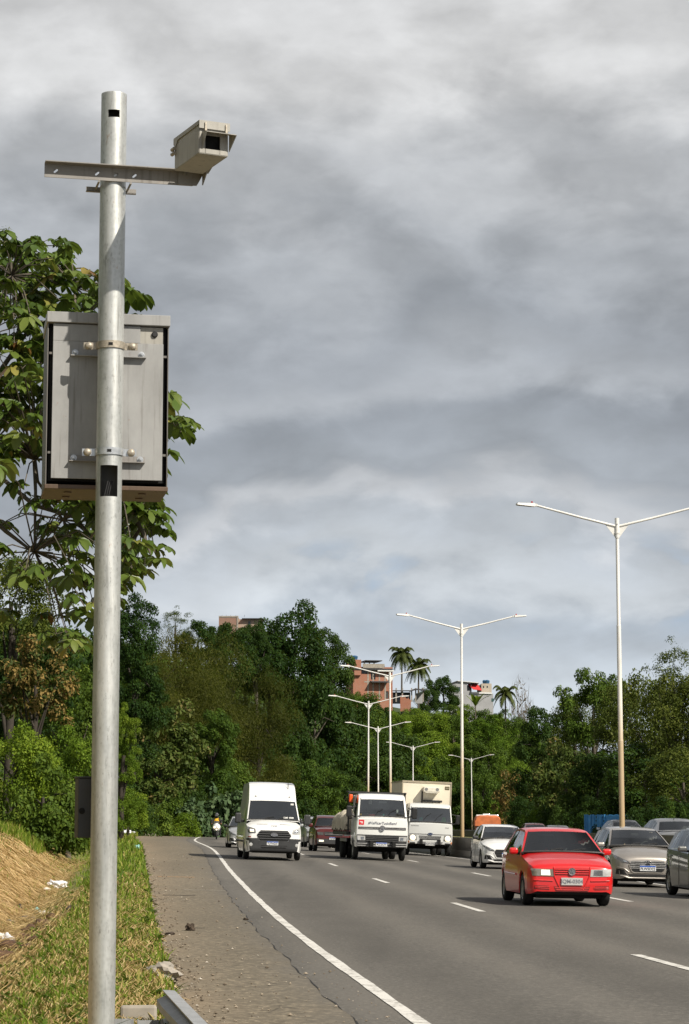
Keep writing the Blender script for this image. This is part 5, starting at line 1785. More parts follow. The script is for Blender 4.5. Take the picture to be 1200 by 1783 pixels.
def sedan(name, label, paintm):
    c = Car(name, label, 'car', 4.5, 1.78, paintm,
            half=[(0, .60), (.03, .68), (.1, .75), (.35, .84), (1.2, .88), (3.6, .88), (4.2, .84), (4.42, .80), (4.47, .77), (4.5, .73)],
            top=[(0, .64), (.03, .70), (.1, .76), (.5, .88), (1.15, .98), (3.5, 1.02), (4.35, 1.03), (4.44, 1.0), (4.5, .94)],
            belt=[(0, .60), (.03, .66), (.1, .71), (.5, .80), (1.2, .91), (3.6, .97), (4.4, .96), (4.5, .90)],
            bottom=[(0, .26), (.1, .20), (.5, .19), (3.9, .2), (4.4, .28), (4.5, .32)],
            roof=[(1.10, .97), (1.55, 1.20), (1.95, 1.385), (2.2, 1.43), (2.7, 1.45), (3.1, 1.42), (3.4, 1.33), (4.0, 1.03)],
            roofw=[(1.1, .82), (1.95, .61), (2.2, .59), (3.1, .57), (3.4, .60), (4.0, .76)],
            ws=(1.13, 1.95), rw=(3.36, 3.96), wheels=(.85, 3.5), r=.31, glass_side=[(1.35, 2.25), (2.33, 3.05), (3.12, 3.4)])
    t = c.t0
    c.interior(.97, seats=[(-.36, 2.3), (.36, 2.3)])
    y = c.L / 2
    for s in (-1, 1):
        mb = MB()
        rows = []
        for j in range(5):
            z = .72 + .17 * j / 4; row = []
            for i in range(7):
                u = i / 6; tt = 4.5 - .30 * u ** 1.6
                row.append((s * (.46 + .37 * u) * (1 if u < .99 else 1), -c.L / 2 + tt - .0 + .02, z + .01 * u))
            rows.append(row)
        mb.grid(rows); mb.build('tail_light', M['tail'], t, 40)
        hl = c.patch('headlight', [[(s * .50, .60), (s * .74, .63), (s * .76, .74), (s * .52, .68)]], M['lens'], .012, 5, 4)
    mb = MB(); mb.box((0, y + .012, .80), (.42, .012, .13)); p = mb.build('licence_plate', M['plate'], t, None, .004)
    mb = MB(); mb.box((0, y + .02, .846), (.41, .004, .03)); mb.build('blue_band', M['blueband'], p)
    mb = MB(); mb.box((0, y - .01, .46), (1.5, .08, .22)); mb.build('rear_bumper', paintm, t, None, .05)
    mb = MB(); mb.box((0, y + .02, .36), (1.2, .06, .14)); mb.build('lower_valance', M['darkgrey'], t, None, .02)
    mb = MB(); mb.box((0, -c.L / 2 + 4.38, 1.045), (1.3, .10, .012)); mb.build('boot_lip', paintm, t, None, .005)
    mb = MB(); mb.tube([(0, -c.L / 2 + 3.15, 1.42), (0, -c.L / 2 + 3.28, 1.50)], .012, 5); mb.build('aerial', M['black'], t)
    c.patch('grille', [[(-.40, .45), (.40, .45), (.44, .60), (-.44, .60)]], M['black'], .008, 8, 4)
    c.mirror(.98, 1.5, 1.02, paintm, (.18, .12, .12))
    mb = MB(); mb.box((0, 0, .2), (1.3, 3.6, .1)); mb.build('chassis', M['under'], t)
    return c


def place_away(c, px, py, Y, zroad):
    """a car on the opposite carriageway: its tail at the given spot, driving away"""
    p = P(px, py, Y)
    h = heading(Y) + math.pi
    s, co = math.sin(heading(Y)), math.cos(heading(Y))
    c.t0.location = (p.x - s * c.L / 2, Y + co * c.L / 2, zroad)
    c.t0.rotation_euler = (0, 0, h)


red = red_hatch(); red.place(996, 1587, 42.6)
white_h = modern_hatch('hatchback_car', 'white five-door hatchback with black grille, partly hidden behind the red car', M['white'], 'QTB6H18', M['darkgrey'], white=True); white_h.place(884, 1511, 77)
grey_h = modern_hatch('hatchback_car', 'beige grey five-door hatchback with slatted grille, just behind the red car', M['silver'], 'PLW5D22', M['silver']); grey_h.place(1128, 1545, 57)
near_h = modern_hatch('hatchback_car', 'dark grey hatchback cut off by the right edge of the photo', M['gunmetal'], 'OZR3F70', M['gunmetal']); near_h.place(1290, 1570, 48)
van_c = van(); van_c.place(476, 1497, 80.5, heading(80) + .03)
small_h = modern_hatch('hatchback_car', 'white hatchback mostly hidden behind the white van', M['palesilver'], 'JSM2B81', M['black'], white=True); small_h.place(427, 1475, 108)
fb = flatbed(); fb.place(664, 1500, 87, heading(87) + .035)
fb.load.parent = None
fb.load.location = fb.t0.location; fb.load.rotation_euler = fb.t0.rotation_euler
tag(fb.load, 'beige crumpled tarpaulin over the load of the flatbed truck', 'tarpaulin')
bt = boxtruck(); bt.place(748, 1493, 108)
mar = suv('sport_utility_car', 'dark red sport utility car half hidden behind the flatbed truck', M['maroon'], True); mar.place(580, 1483, 108)
gre = suv('sport_utility_car', 'pale grey utility car behind the dark red car', M['palesilver']); gre.place(558, 1477, 128)
sv = sedan('sedan_car', 'silver sedan seen from behind above the median barrier at the right edge', M['silverdark']); place_away(sv, 1188, 1440, 79, float(opp_z(80)))
bk = sedan('sedan_car', 'black sedan seen from behind over the median barrier, beside the nearest lamp pole', M['blackpaint']); place_away(bk, 1097, 1440, 113, float(opp_z(113)))
rc = sedan('sedan_car', 'dark red car roof just showing over the median barrier, left of the blue fence', M['maroon']); place_away(rc, 936, 1440, 150, float(opp_z(150)) - .15)
gc = sedan('sedan_car', 'grey car roof just showing over the barrier right of the dark red roof', M['gunmetal']); place_away(gc, 978, 1443, 140, float(opp_z(140)) - .28)


# ------------------------------------------------------------------ foliage
def leaf_mesh(name, pos, nrm, length, width, rnd, material, tang=None, seed=1, fold=.12):
    """many small leaves, each one four-cornered blade"""
    rng = np.random.default_rng(seed)
    n = len(pos)
    nrm = nrm / (np.linalg.norm(nrm, axis=1, keepdims=True) + 1e-9)
    if tang is None:
        tang = rng.normal(size=(n, 3))
    t = tang - nrm * np.sum(tang * nrm, 1, keepdims=True)
    t /= np.linalg.norm(t, axis=1, keepdims=True) + 1e-9
    b = np.cross(nrm, t)
    L = np.asarray(length).reshape(-1, 1) * np.ones((n, 1)); Wd = np.asarray(width).reshape(-1, 1) * np.ones((n, 1))
    v = np.stack([pos - t * L * .5, pos + b * Wd * .5 + nrm * Wd * fold + t * L * .05, pos + t * L * .5, pos - b * Wd * .5 + nrm * Wd * fold + t * L * .05], 1).reshape(-1, 3)
    me = bpy.data.meshes.new(name)
    me.vertices.add(4 * n); me.vertices.foreach_set('co', v.astype(np.float32).ravel())
    me.loops.add(4 * n); me.loops.foreach_set('vertex_index', np.arange(4 * n, dtype=np.int32))
    me.polygons.add(n); me.polygons.foreach_set('loop_start', np.arange(0, 4 * n, 4, dtype=np.int32))
    me.update(calc_edges=True)
    a = me.attributes.new('rnd', 'FLOAT', 'FACE'); a.data.foreach_set('value', np.asarray(rnd, np.float32))
    me.materials.append(material)
    return me


def unit(v):
    return v / (np.linalg.norm(v, axis=-1, keepdims=True) + 1e-9)


def crown(seed, n=14000, K=50, leaf=.064, asp=.55, clump=(.17, .34), mat_='dark', bush=False, droop=0.0, shell=(.45, .88), low=-.75, updir=.55, loose=0.0, lift=0):
    """crown of leaf clumps in a unit ball (x, y, z from -1 to 1)"""
    rng = np.random.default_rng(seed)
    d = unit(rng.normal(size=(K * 4, 3)))
    d = d[d[:, 2] > (0.0 if bush else low)][:K]
    r = rng.uniform(shell[0], shell[1], len(d)) * (1 - .22 * rng.random(len(d)))
    c = d * r[:, None]
    # a few lobes push out so that the outline is uneven
    lob = unit(rng.normal(size=(7, 3))); lob[:, 2] = np.abs(lob[:, 2])
    c += .22 * d * (np.max(d @ lob.T, 1) ** 6)[:, None]
    c[:, :2] *= 1 / np.sqrt(1 - .72 * np.minimum(c[:, 2:3], 0).clip(-1, 0) ** 2)
    cr = rng.uniform(clump[0], clump[1], len(c)) * (1.15 - .35 * r)
    w = cr ** 2; w /= w.sum()
    idx = rng.choice(len(c), n, p=w)
    dd = unit(rng.normal(size=(n, 3)) + np.array([0, 0, updir]))
    rad = cr[idx] * rng.uniform(.45, 1.05, n) * (1 + loose * rng.random(n))
    pos = c[idx] + dd * rad[:, None] * np.array([1, 1, .78])
    nrm = dd * .8 + np.array([0, 0, .55]) + rng.normal(size=(n, 3)) * .55
    tang = rng.normal(size=(n, 3)) + np.array([0, 0, -droop])
    clv = rng.random(len(c))
    rnd = np.clip(.55 * rng.random(n) + .45 * clv[idx] + .10 * rng.normal(size=n), 0, 1)
    L = leaf * rng.uniform(.65, 1.3, n)
    return leaf_mesh('crown', pos, nrm, L, L * asp, rnd, LM[mat_], tang, seed)


CR = {
    'dark': [crown(11, mat_='dark'), crown(12, mat_='dark', K=60, clump=(.13, .28)), crown(13, mat_='dark', K=38, droop=1.2)],
    'mid': [crown(21, mat_='mid'), crown(22, mat_='mid', K=60, clump=(.13, .28)), crown(23, mat_='mid', K=36, clump=(.2, .38))],
    'bright': [crown(31, mat_='bright', leaf=.055), crown(32, mat_='bright', K=64, clump=(.12, .26), leaf=.055)],
    'bush': [crown(41, mat_='bright', bush=True, leaf=.075, n=9000), crown(42, mat_='mid', bush=True, leaf=.075, n=9000, K=60, clump=(.14, .28)), crown(43, mat_='dark', bush=True, leaf=.07, n=9000, K=60, clump=(.14, .28))],
    'bamboo': [crown(50 + k, n=26000, K=24 + 6 * k, leaf=.042, asp=.32, clump=(.26, .46), mat_='bamboo', droop=1.6, loose=.25, shell=(.5, .85)) for k in range(3)],
    'drying': [crown(61, mat_='drying', leaf=.085, K=52, clump=(.12, .26), n=8000)],
    'tan': [crown(66, mat_='tan', leaf=.10, K=44, clump=(.14, .26), n=6500, droop=1.0, asp=.45)],
    'olive': [crown(71, mat_='olive', leaf=.052, K=70, clump=(.14, .28), n=17000, loose=.3), crown(72, mat_='olive', leaf=.052, K=56, n=17000, loose=.25)],
    'grey': [crown(81, mat_='grey', bush=True, leaf=.13, asp=.8, n=4200)],
    'sparse': [crown(91, mat_='olive', leaf=.06, K=26, clump=(.12, .22), n=2600, loose=.8, shell=(.5, 1.0))],
    'bare': [crown(95, mat_='bare', leaf=.16, asp=.10, K=40, clump=(.2, .4), n=3500, loose=.5, bush=True)],
}


def limbs(mb, H, top_c, rx, rz, seed, thick, n=6):
    rnd = random.Random(seed)
    mb.tube([(0, 0, -.5), (rnd.uniform(-.1, .1) * thick * 4, 0, H * .35), (rnd.uniform(-.2, .2) * thick * 4, rnd.uniform(-.2, .2), H * .62), (0, 0, top_c + rz * .25)],
            [thick * 1.35, thick, thick * .8, thick * .3], 8)
    for k in range(n):
        a = 2 * math.pi * (k + rnd.random() * .6) / n
        z0 = H * rnd.uniform(.25, .6)
        q = rnd.uniform(.5, .8)
        e = Vector((math.cos(a) * rx * q, math.sin(a) * rx * q, top_c + rz * rnd.uniform(-.35, .5)))
        s = Vector((0, 0, z0)); m = (s + e) / 2 + Vector((0, 0, rz * .12))
        mb.tube([s, m, e], [thick * .55, thick * .35, thick * .10], 6)


TN = [0]


def tree(kind, px, ytop, Y, wpx, label, cat='tree', name='tree', ybot=None, var=None, group='trees and bushes on the hillsides', hcr=None, dark=None, zoff=0.0):
    """tree whose crown's top shows at (px, ytop) and is wpx wide, Y metres off; ybot: pixel row of the crown's lower edge"""
    TN[0] += 1
    p = P(px, ytop, Y)
    g = gz(p.x, Y) + zoff
    sc = Y / F
    rx = wpx * sc / 2
    top = p.z
    H = max(top - g, rx * .8)
    vs = CR[kind]
    me = vs[(TN[0] if var is None else var) % len(vs)]
    bush = kind in ('bush', 'grey', 'bare')
    t = thing(name, label, cat, (p.x, Y, g), 0, group)
    if bush:
        cz, rz = 0.0, H
    else:
        if ybot is not None:
            zb = P(px, ybot, Y).z - g
        else:
            zb = max(H * .12, H - 2.6 * rx)
        if (ybot or 0) > 1370: zb = min(zb, H * .03)
        zb = max(zb, -.6)
        rz = (H - zb) / 2; cz = zb + rz
    mb = MB()
    thick = min(.20, .04 + .012 * H)
    limbs(mb, H, cz if not bush else H * .5, rx * .8, rz * (.8 if not bush else .5), TN[0], thick, 6 if not bush else 4)
    mb.build('trunk' if not bush else 'stem', M['bark'] if TN[0] % 3 else M['palebark'], t, 60)
    base = cz - rz
    if bush and H > 1.8 * rx and kind == 'bush':        # tall ones: a column of rounded masses
        ball = CR[('bright', 'mid', 'dark')[vs.index(me)]]; me = ball[TN[0] % len(ball)]
        bush = False; base = -.3; rz = (H + .3) / 2
    k = 1 if bush else max(1, int(round(rz / (1.2 * rx))))
    r_ = random.Random(TN[0] * 7)
    pool = [m for m in vs if not bush] if not kind == 'bush' else [me]
    for i in range(k):
        c = link('crown' if not bush else 'foliage', me if k == 1 else (pool + [me])[i % (len(pool) + 1)], t)
        if bush:
            c.location = (0, 0, -.05); c.scale = (rx / .97, rx / .97, rz / .97)
        else:
            hh = rz / k * (1.0 if k == 1 else 1.28)
            top_ = i == k - 1
            zc = base + 2 * rz * (i + .5) / k
            if top_: zc = base + 2 * rz - hh
            w_ = rx * (.92 if top_ and k > 1 else 1.0) * (1 + .06 * r_.uniform(-1, 1))
            off = 0 if top_ else rx * .22
            c.location = (off * r_.uniform(-1, 1), off * r_.uniform(-1, 1), zc)
            c.scale = (w_ / .97, w_ / .97, hh / .97)
        c.rotation_euler = (0, 0, TN[0] * 2.4 + i * 1.9)
    return t


T = tree
NG = 'bushes on the bank beside the verge'
# bank on the left, beside the post
T('tan', 62, 1098, 97, 165, 'tree with half dry orange-tan leaves above the bright bushes left of the post', ybot=1300, group=NG)
T('bush', 28, 1238, 91, 190, 'bright green bush under the tan leaved tree at the left edge', 'bush', 'bush', var=0, group=NG)
T('bush', 122, 1268, 94, 165, 'bright green bush close to the left side of the post', 'bush', 'bush', var=0, group=NG)
T('bush', 78, 1335, 88, 190, 'darker low bush in front of the bright bushes left of the post', 'bush', 'bush', var=1, group=NG)
T('olive', 22, 958, 104, 190, 'fine leaved olive tree behind the large-leaved tree at the left edge', ybot=1190, group=NG)
T('mid', 128, 1150, 108, 150, 'mid green tree behind the bushes just left of the post', ybot=1420, group=NG)
T('dark', 60, 1050, 124, 260, 'dark tree filling the gap behind the fine leaved olive tree', ybot=1400, group=NG)
T('bright', 214, 1225, 122, 70, 'narrow bright green vine-covered tree touching the right side of the post', ybot=1450, group=NG, var=1)
T('bush', 224, 1372, 130, 95, 'bright bush at the foot of the vine-covered tree right of the post', 'bush', 'bush', var=0)
# wall of trees ahead, left to right
T('dark', 236, 1032, 172, 120, 'dark olive feathery tree whose top shows right of the post under the sky', ybot=1380, var=1)
T('dark', 200, 1090, 185, 180, 'dark round tree partly hidden by the post, below the feathery tree', ybot=1330)
T('sparse', 306, 1060, 320, 66, 'thin sparse tree standing against the sky left of the ridge building', ybot=1120)
T('dark', 345, 1074, 318, 90, 'small dark tree on the ridge between the sparse tree and the brick building', ybot=1180)
T('dark', 402, 1084, 315, 120, 'dark tree just below the brick building on the ridge', ybot=1230)
T('bamboo', 290, 1078, 252, 190, 'olive bamboo clump at the left of the bamboo stand, below the sparse tree', ybot=1330, var=0)
T('bamboo', 385, 1098, 264, 200, 'tallest olive bamboo clump, in the middle of the bamboo stand', ybot=1400, var=1)
T('bamboo', 450, 1160, 262, 150, 'olive bamboo clump hanging beside the big dark tree above the van', ybot=1420, var=2)
T('bamboo', 340, 1180, 242, 190, 'lower olive bamboo clump in front of the others', ybot=1440, var=2)
T('bamboo', 245, 1115, 232, 150, 'olive bamboo clump nearest the feathery tree right of the post', ybot=1300, var=1)
T('drying', 272, 1218, 182, 170, 'spreading tree with dull browning leaves above the roadside shrubs right of the post', ybot=1420)
T('drying', 240, 1300, 172, 130, 'smaller browning tree beside the post, lower left of the spreading one', ybot=1440)
T('mid', 372, 1228, 196, 110, 'light green tree with a few reddish leaves left of the van roof', ybot=1400, var=1)
T('mid', 405, 1310, 202, 110, 'mid green tree directly left of the white van', ybot=1440, var=0)
T('dark', 330, 1290, 210, 140, 'dark tree in the shade between the browning tree and the reddish tree', ybot=1440)
T('grey', 388, 1368, 182, 120, 'grey-green broad leaved shrub behind the motorcyclist', 'shrub', 'shrub')
T('grey', 330, 1392, 176, 90, 'grey-green shrub left of the motorcyclist', 'shrub', 'shrub')
T('bush', 262, 1400, 166, 110, 'low green bush on the verge right of the post', 'bush', 'bush', var=1)
T('bush', 312, 1418, 170, 80, 'lowest green bush at the end of the shoulder', 'bush', 'bush', var=0)
T('bush', 430, 1405, 206, 90, 'bright low bush between the motorcyclist and the van', 'bush', 'bush', var=0)
# the big dark trees over van and flatbed
T('dark', 512, 1050, 330, 165, 'tallest dark tree on the skyline above the white van', ybot=1270, var=0)
T('dark', 470, 1090, 326, 120, 'dark tree leaning left of the tallest tree, right of the ridge building', ybot=1260, var=1)
T('dark', 578, 1092, 340, 105, 'dark tree on the skyline left of the brick house', ybot=1240, var=2)
T('dark', 548, 1160, 322, 150, 'dark tree under the skyline trees, above the flatbed truck', ybot=1400, var=1)
T('dark', 600, 1200, 335, 120, 'dark tree crossed by the left arm of the third lamp', ybot=1400, var=0)
T('mid', 622, 1202, 352, 120, 'rounded yellow-green topped tree just below the brick house', ybot=1290, var=2)
T('dark', 508, 1240, 300, 110, 'dark tree hung with creepers straight above the van', ybot=1440, var=2)
T('mid', 545, 1312, 292, 120, 'green tree lit by the sun between van and flatbed truck', ybot=1450, var=0)
T('dark', 640, 1280, 330, 130, 'dark tree behind the two thin lamp poles', ybot=1440, var=1)
T('dark', 690, 1262, 358, 130, 'dark spreading tree behind the third lamp pole', ybot=1430, var=0)
T('dark', 600, 1340, 312, 120, 'low dark tree behind the flatbed cab', ybot=1450, var=2)
T('dark', 700, 1335, 352, 140, 'low dark tree over the roof of the box truck', ybot=1440, var=1)
T('dark', 448, 1082, 322, 60, 'small dark tree covering the right half of the ridge building', ybot=1200)
T('dark', 392, 1083, 338, 70, 'low dark tree covering the foot of the ridge building', ybot=1160, var=1)
T('dark', 428, 1086, 336, 70, 'low dark tree right of the one covering the foot of the ridge building', ybot=1160, var=2)
# green hillside under the houses
T('bright', 668, 1238, 430, 80, 'bright bush-like tree on the grassy slope below the brick house', ybot=1320)
T('bright', 742, 1228, 430, 90, 'bright tree right of the pavilion on the hillside', ybot=1300)
T('bright', 738, 1275, 402, 110, 'vivid green tree halfway down the hillside, left of the second lamp pole', ybot=1400)
T('mid', 790, 1238, 440, 90, 'mid green tree below the left corner of the white house', ybot=1320)
T('bright', 850, 1246, 440, 100, 'bright tree below the right corner of the white house', ybot=1330)
T('mid', 800, 1300, 410, 110, 'mid green tree behind the second lamp pole', ybot=1410)
T('dark', 770, 1340, 400, 120, 'dark tree right of the box truck roof', ybot=1440)
T('mid', 862, 1296, 400, 110, 'mid green tree behind the smallest lamp', ybot=1420)
T('mid', 905, 1280, 390, 100, 'mid green tree at the right end of the hillside', ybot=1400)
T('dark', 835, 1350, 380, 110, 'dark tree over the orange covered truck', ybot=1450)
T('tan', 893, 1335, 330, 80, 'yellowing tree over the median barrier right of the orange truck', ybot=1440)
T('dark', 772, 1172, 500, 70, 'dark tree against the sky left of the white house', ybot=1260, var=1)
T('dark', 745, 1195, 490, 50, 'small dark tree between the palms and the white house', ybot=1260, var=0)
T('bare', 905, 1208, 470, 70, 'grey leafless thicket right of the low palm on the hilltop', 'thicket', 'thicket')
# right hand trees
T('dark', 938, 1222, 232, 110, 'dark rounded tree at the left end of the trees on the right', ybot=1420, var=1)
T('mid', 1032, 1155, 188, 130, 'tall dark green tree on the skyline left of the nearest lamp pole', ybot=1340, var=1)
T('olive', 1000, 1200, 196, 110, 'olive tree left of the tall skyline tree', ybot=1380)
T('olive', 1082, 1188, 172, 130, 'olive tree directly behind the nearest lamp pole', ybot=1400)
T('olive', 1140, 1166, 160, 170, 'broad olive tree right of the nearest lamp pole', ybot=1430)
T('sparse', 1172, 1120, 152, 110, 'thin topped tree rising above the others at the right edge', ybot=1260)
T('olive', 1195, 1165, 150, 150, 'olive tree with yellowish leaves at the right edge', ybot=1420)
T('drying', 985, 1285, 186, 130, 'pale leaved tree with bare grey branches left of the blue fence', ybot=1440)
T('dark', 1040, 1300, 166, 150, 'dark shaded tree behind the blue fence', ybot=1450)
T('dark', 1120, 1290, 150, 190, 'dark tree above the black sedan', ybot=1450)
T('olive', 1190, 1300, 142, 170, 'olive tree above the silver sedan', ybot=1450)
T('bush', 940, 1398, 200, 80, 'bright grass-like bush beside the thin grey post over the barrier', 'bush', 'bush', var=0)
T('bush', 1175, 1408, 118, 90, 'low bush behind the silver sedan', 'bush', 'bush', var=1)


for k, (x, y, Y, w, kd) in enumerate(((625, 1212, 418, 60, 1), (655, 1222, 416, 60, 2), (690, 1230, 425, 60, 0), (716, 1226, 440, 40, 1), (792, 1224, 480, 60, 1), (818, 1229, 470, 70, 0), (850, 1228, 470, 70, 1), (874, 1236, 455, 56, 0),
                                          (905, 1242, 440, 60, 1), (925, 1256, 400, 60, 0), (660, 1262, 400, 80, 0), (700, 1270, 395, 80, 0), (770, 1272, 405, 80, 0), (815, 1275, 400, 80, 1), (880, 1262, 410, 80, 0), (720, 1305, 380, 90, 0), (760, 1310, 385, 80, 1), (840, 1325, 370, 80, 1), (895, 1310, 360, 80, 0), (680, 1310, 372, 80, 1))):
    T('bush', x, y, Y, w, 'leafy green bush on the hillside below the houses', 'bush', 'bush', var=kd, group='bushes below the hilltop houses')
for k, (x, Y, w) in enumerate(((915, 205, 80), (965, 190, 90), (1000, 172, 80), (1030, 160, 90), (1075, 150, 90), (1110, 140, 90), (1150, 134, 100), (1190, 128, 100), (1215, 124, 100), (985, 182, 70))):
    T('bush', x, 1385 + 9 * (k % 3), Y, w, 'shaded leafy bush at the foot of the trees beyond the opposite carriageway', 'bush', 'bush', var=2, group='bushes under the trees on the right')
for k, (x, y, Y, w) in enumerate(((240, 1385, 158, 90), (290, 1380, 176, 100), (345, 1375, 186, 90), (410, 1372, 196, 90), (452, 1378, 232, 100), (490, 1382, 262, 90), (530, 1390, 284, 90), (575, 1395, 300, 80), (620, 1400, 316, 80))):
    T('bush', x, y, Y, w, 'leafy green bush along the foot of the wooded slope behind the vans and trucks', 'bush', 'bush', var=(2, 1, 2)[k % 3], group='bushes along the foot of the wooded slope')


def side_wood():
    rng = np.random.default_rng(77)
    n = 9000
    Y = rng.uniform(-45, 34, n); X = -11 - 14 * rng.random(n) - .12 * Y.clip(0, 40)  # unseen leaf mass added to cut the ambient light from the left
    top = 9 + 4 * np.sin(Y * .35) + 2 * np.sin(X + Y)
    z = ground(X, np.maximum(Y, -15)) + top * rng.random(n) ** .8
    pos = np.stack([X, Y, z], 1)
    L = rng.uniform(.5, 1.1, n)
    o = link('woodland', leaf_mesh('woodland', pos, rng.normal(size=pos.shape) + np.array([.5, 0, .6]), L, L * .6, rng.random(n), LM['mid'], None, 9))
    tag(o, 'unseen green wood added left of the camera to darken that side', 'wood', None, 'stuff')

    n = 16000
    Y = rng.uniform(15, 128, n); X = XL(Y) + 33 + 22 * rng.random(n)
    top = 8 + 3 * np.sin(Y * .33) + 2 * np.sin(X * .6 + Y * .2)
    k = rng.random(n) ** .8
    pos = np.stack([X, Y, ground(X, Y) + top * k], 1)
    L = rng.uniform(.5, 1.0, n)
    o = link('woodland', leaf_mesh('woodland', pos, rng.normal(size=pos.shape) + np.array([.2, -.4, .6]), L, L * .6, rng.random(n), LM['mid'], None, 10))
    tag(o, 'green wood on the bank beyond the opposite carriageway', 'wood', None, 'stuff')
    n = 14000
    Y = rng.uniform(36, 130, n); X = XL(Y) - WSH(Y) - 13 - 24 * rng.random(n) - .03 * Y
    top = 7 + 3 * np.sin(Y * .31) + 2 * np.sin(X * .5 + Y * .2)
    pos = np.stack([X, Y, ground(X, Y) + top * rng.random(n) ** .8], 1)
    L = rng.uniform(.5, 1.0, n)
    o = link('woodland', leaf_mesh('woodland', pos, rng.normal(size=pos.shape) + np.array([.5, -.4, .6]), L, L * .6, rng.random(n), LM['mid'], None, 11))
    tag(o, 'green wood on the hill behind the bank left of the post', 'wood', None, 'stuff')


side_wood()


# undergrowth that covers the slopes between the trees
def undergrowth():
    rng = np.random.default_rng(8)
    n = 60000
    Y = 150 + 330 * rng.random(n) ** 1.0
    o = 2.0 + 46 * rng.random(n) ** 1.2
    X = XL(Y) - WSH(Y) - o
    keep = np.abs(X) < .17 * Y
    X, Y, o = X[keep], Y[keep], o[keep]
    h = (.15 + 1.5 * rng.random(len(X)) * (.4 + .6 * np.sin(X * .9 + Y * .4) ** 2)) * np.clip((o - 1.5) / 3, .25, 1)
    pos = np.stack([X, Y, ground(X, Y) + h], 1)
    nrm = rng.normal(size=pos.shape) * .6 + np.array([.3, -.7, .8])
    L = rng.uniform(.3, .75, len(X))
    o1 = link('undergrowth', leaf_mesh('undergrowth', pos, nrm, L, L * .5, rng.random(len(X)), LM['mid'], None, 5))
    tag(o1, 'green undergrowth covering the slope between the trees', 'undergrowth', None, 'stuff')
    n = 26000
    Y = 110 + 140 * rng.random(n); u = 28 + 24 * rng.random(n) ** 1.3
    X = XL(Y) + u
    keep = np.abs(X) < .17 * Y
    X, Y = X[keep], Y[keep]
    h = .1 + 1.2 * rng.random(len(X)) ** 2
    pos = np.stack([X, Y, ground(X, Y) + h], 1)
    L = rng.uniform(.2, .5, len(X))
    o2 = link('undergrowth', leaf_mesh('undergrowth', pos, rng.normal(size=pos.shape) * .6 + np.array([.3, -.7, .8]), L, L * .4, rng.random(len(X)), LM['mid'], None, 6))
    tag(o2, 'green undergrowth under the trees beyond the opposite carriageway', 'undergrowth', None, 'stuff')


undergrowth()


# palms, banana plant
def frond(mb, base, az, length, rise, droop, wid, leaflets=30):
    pts = []
    for k in range(9):
        s = k / 8
        r = length * (s - .12 * s * s); z = rise * length * math.sin(s * 1.5) - droop * length * s ** 2.4
        pts.append(Vector(base) + Vector((math.cos(az) * r, math.sin(az) * r, z)))
    mb.tube(pts, [.05 * (1 - .8 * k / 8) for k in range(9)], 4)
    side = Vector((-math.sin(az), math.cos(az), 0))
    for j in range(leaflets):
        s = .12 + .88 * j / leaflets
        f = s * 8; i = min(int(f), 7); q = f - i
        p = pts[i] * (1 - q) + pts[i + 1] * q
        t = (pts[i + 1] - pts[i]).normalized()
        ln = wid * math.sin(math.pi * min(.98, .15 + .8 * s)) + .12
        for sg in (-1, 1):
            e = p + side * sg * ln * .75 + t * ln * .45 + Vector((0, 0, -ln * .55))
            w = t * .11
            mb.add([p - w, p + w, e], [(0, 1, 2)])


def palm(label, px, ytop, ybase, Y, crown_px, seed, nf=24):
    rnd = random.Random(seed)
    p = P(px, ytop, Y)
    g = min(gz(p.x, Y), P(px, ybase, Y).z)
    r = crown_px * Y / F / 2
    H = p.z - g - r * .55
    t = thing('palm_tree', label, 'palm', (p.x, Y, g), 0, 'coconut palms on the hilltop')
    mb = MB()
    lean = rnd.uniform(-.5, .5)
    mb.tube([(0, 0, -.5), (lean * .3, 0, H * .4), (lean * .1, 0, H * .75), (0, 0, H)], [.24, .19, .16, .14], 8)
    mb.build('trunk', M['palebark'], t, 60)
    mb = MB()
    for k in range(nf):
        az = 2 * math.pi * k / nf + rnd.uniform(-.15, .15)
        up = (.95, .55, .15)[k % 3]
        frond(mb, (0, 0, H), az, r * rnd.uniform(.95, 1.2), up, (.65, .95, 1.15)[k % 3], r * .36)
    me = mb.mesh('crown', LM['palm'])
    a = me.attributes.new('rnd', 'FLOAT', 'FACE'); a.data.foreach_set('value', np.random.default_rng(seed).random(len(me.polygons)).astype(np.float32))
    link('crown', me, t)
    mb = MB()
    for k in range(6):
        az = k * 1.05
        mb.lathe([(.02, -.16), (.13, -.06), (.14, .04), (.05, .15)], 8, 0, Matrix.Translation((math.cos(az) * .3, math.sin(az) * .3, H - .35)))
    mb.build('coconuts', M['coconut'], t, 60)
    return t


palm('taller coconut palm standing on the hilltop left of the other palm', 700, 1128, 1222, 470, 47, 3)
palm('shorter coconut palm with a bushy crown, right of the taller palm', 729, 1148, 1222, 472, 49, 4)
palm('low coconut palm in front of the grey thicket right of the white house', 880, 1196, 1262, 452, 46, 7, 16)


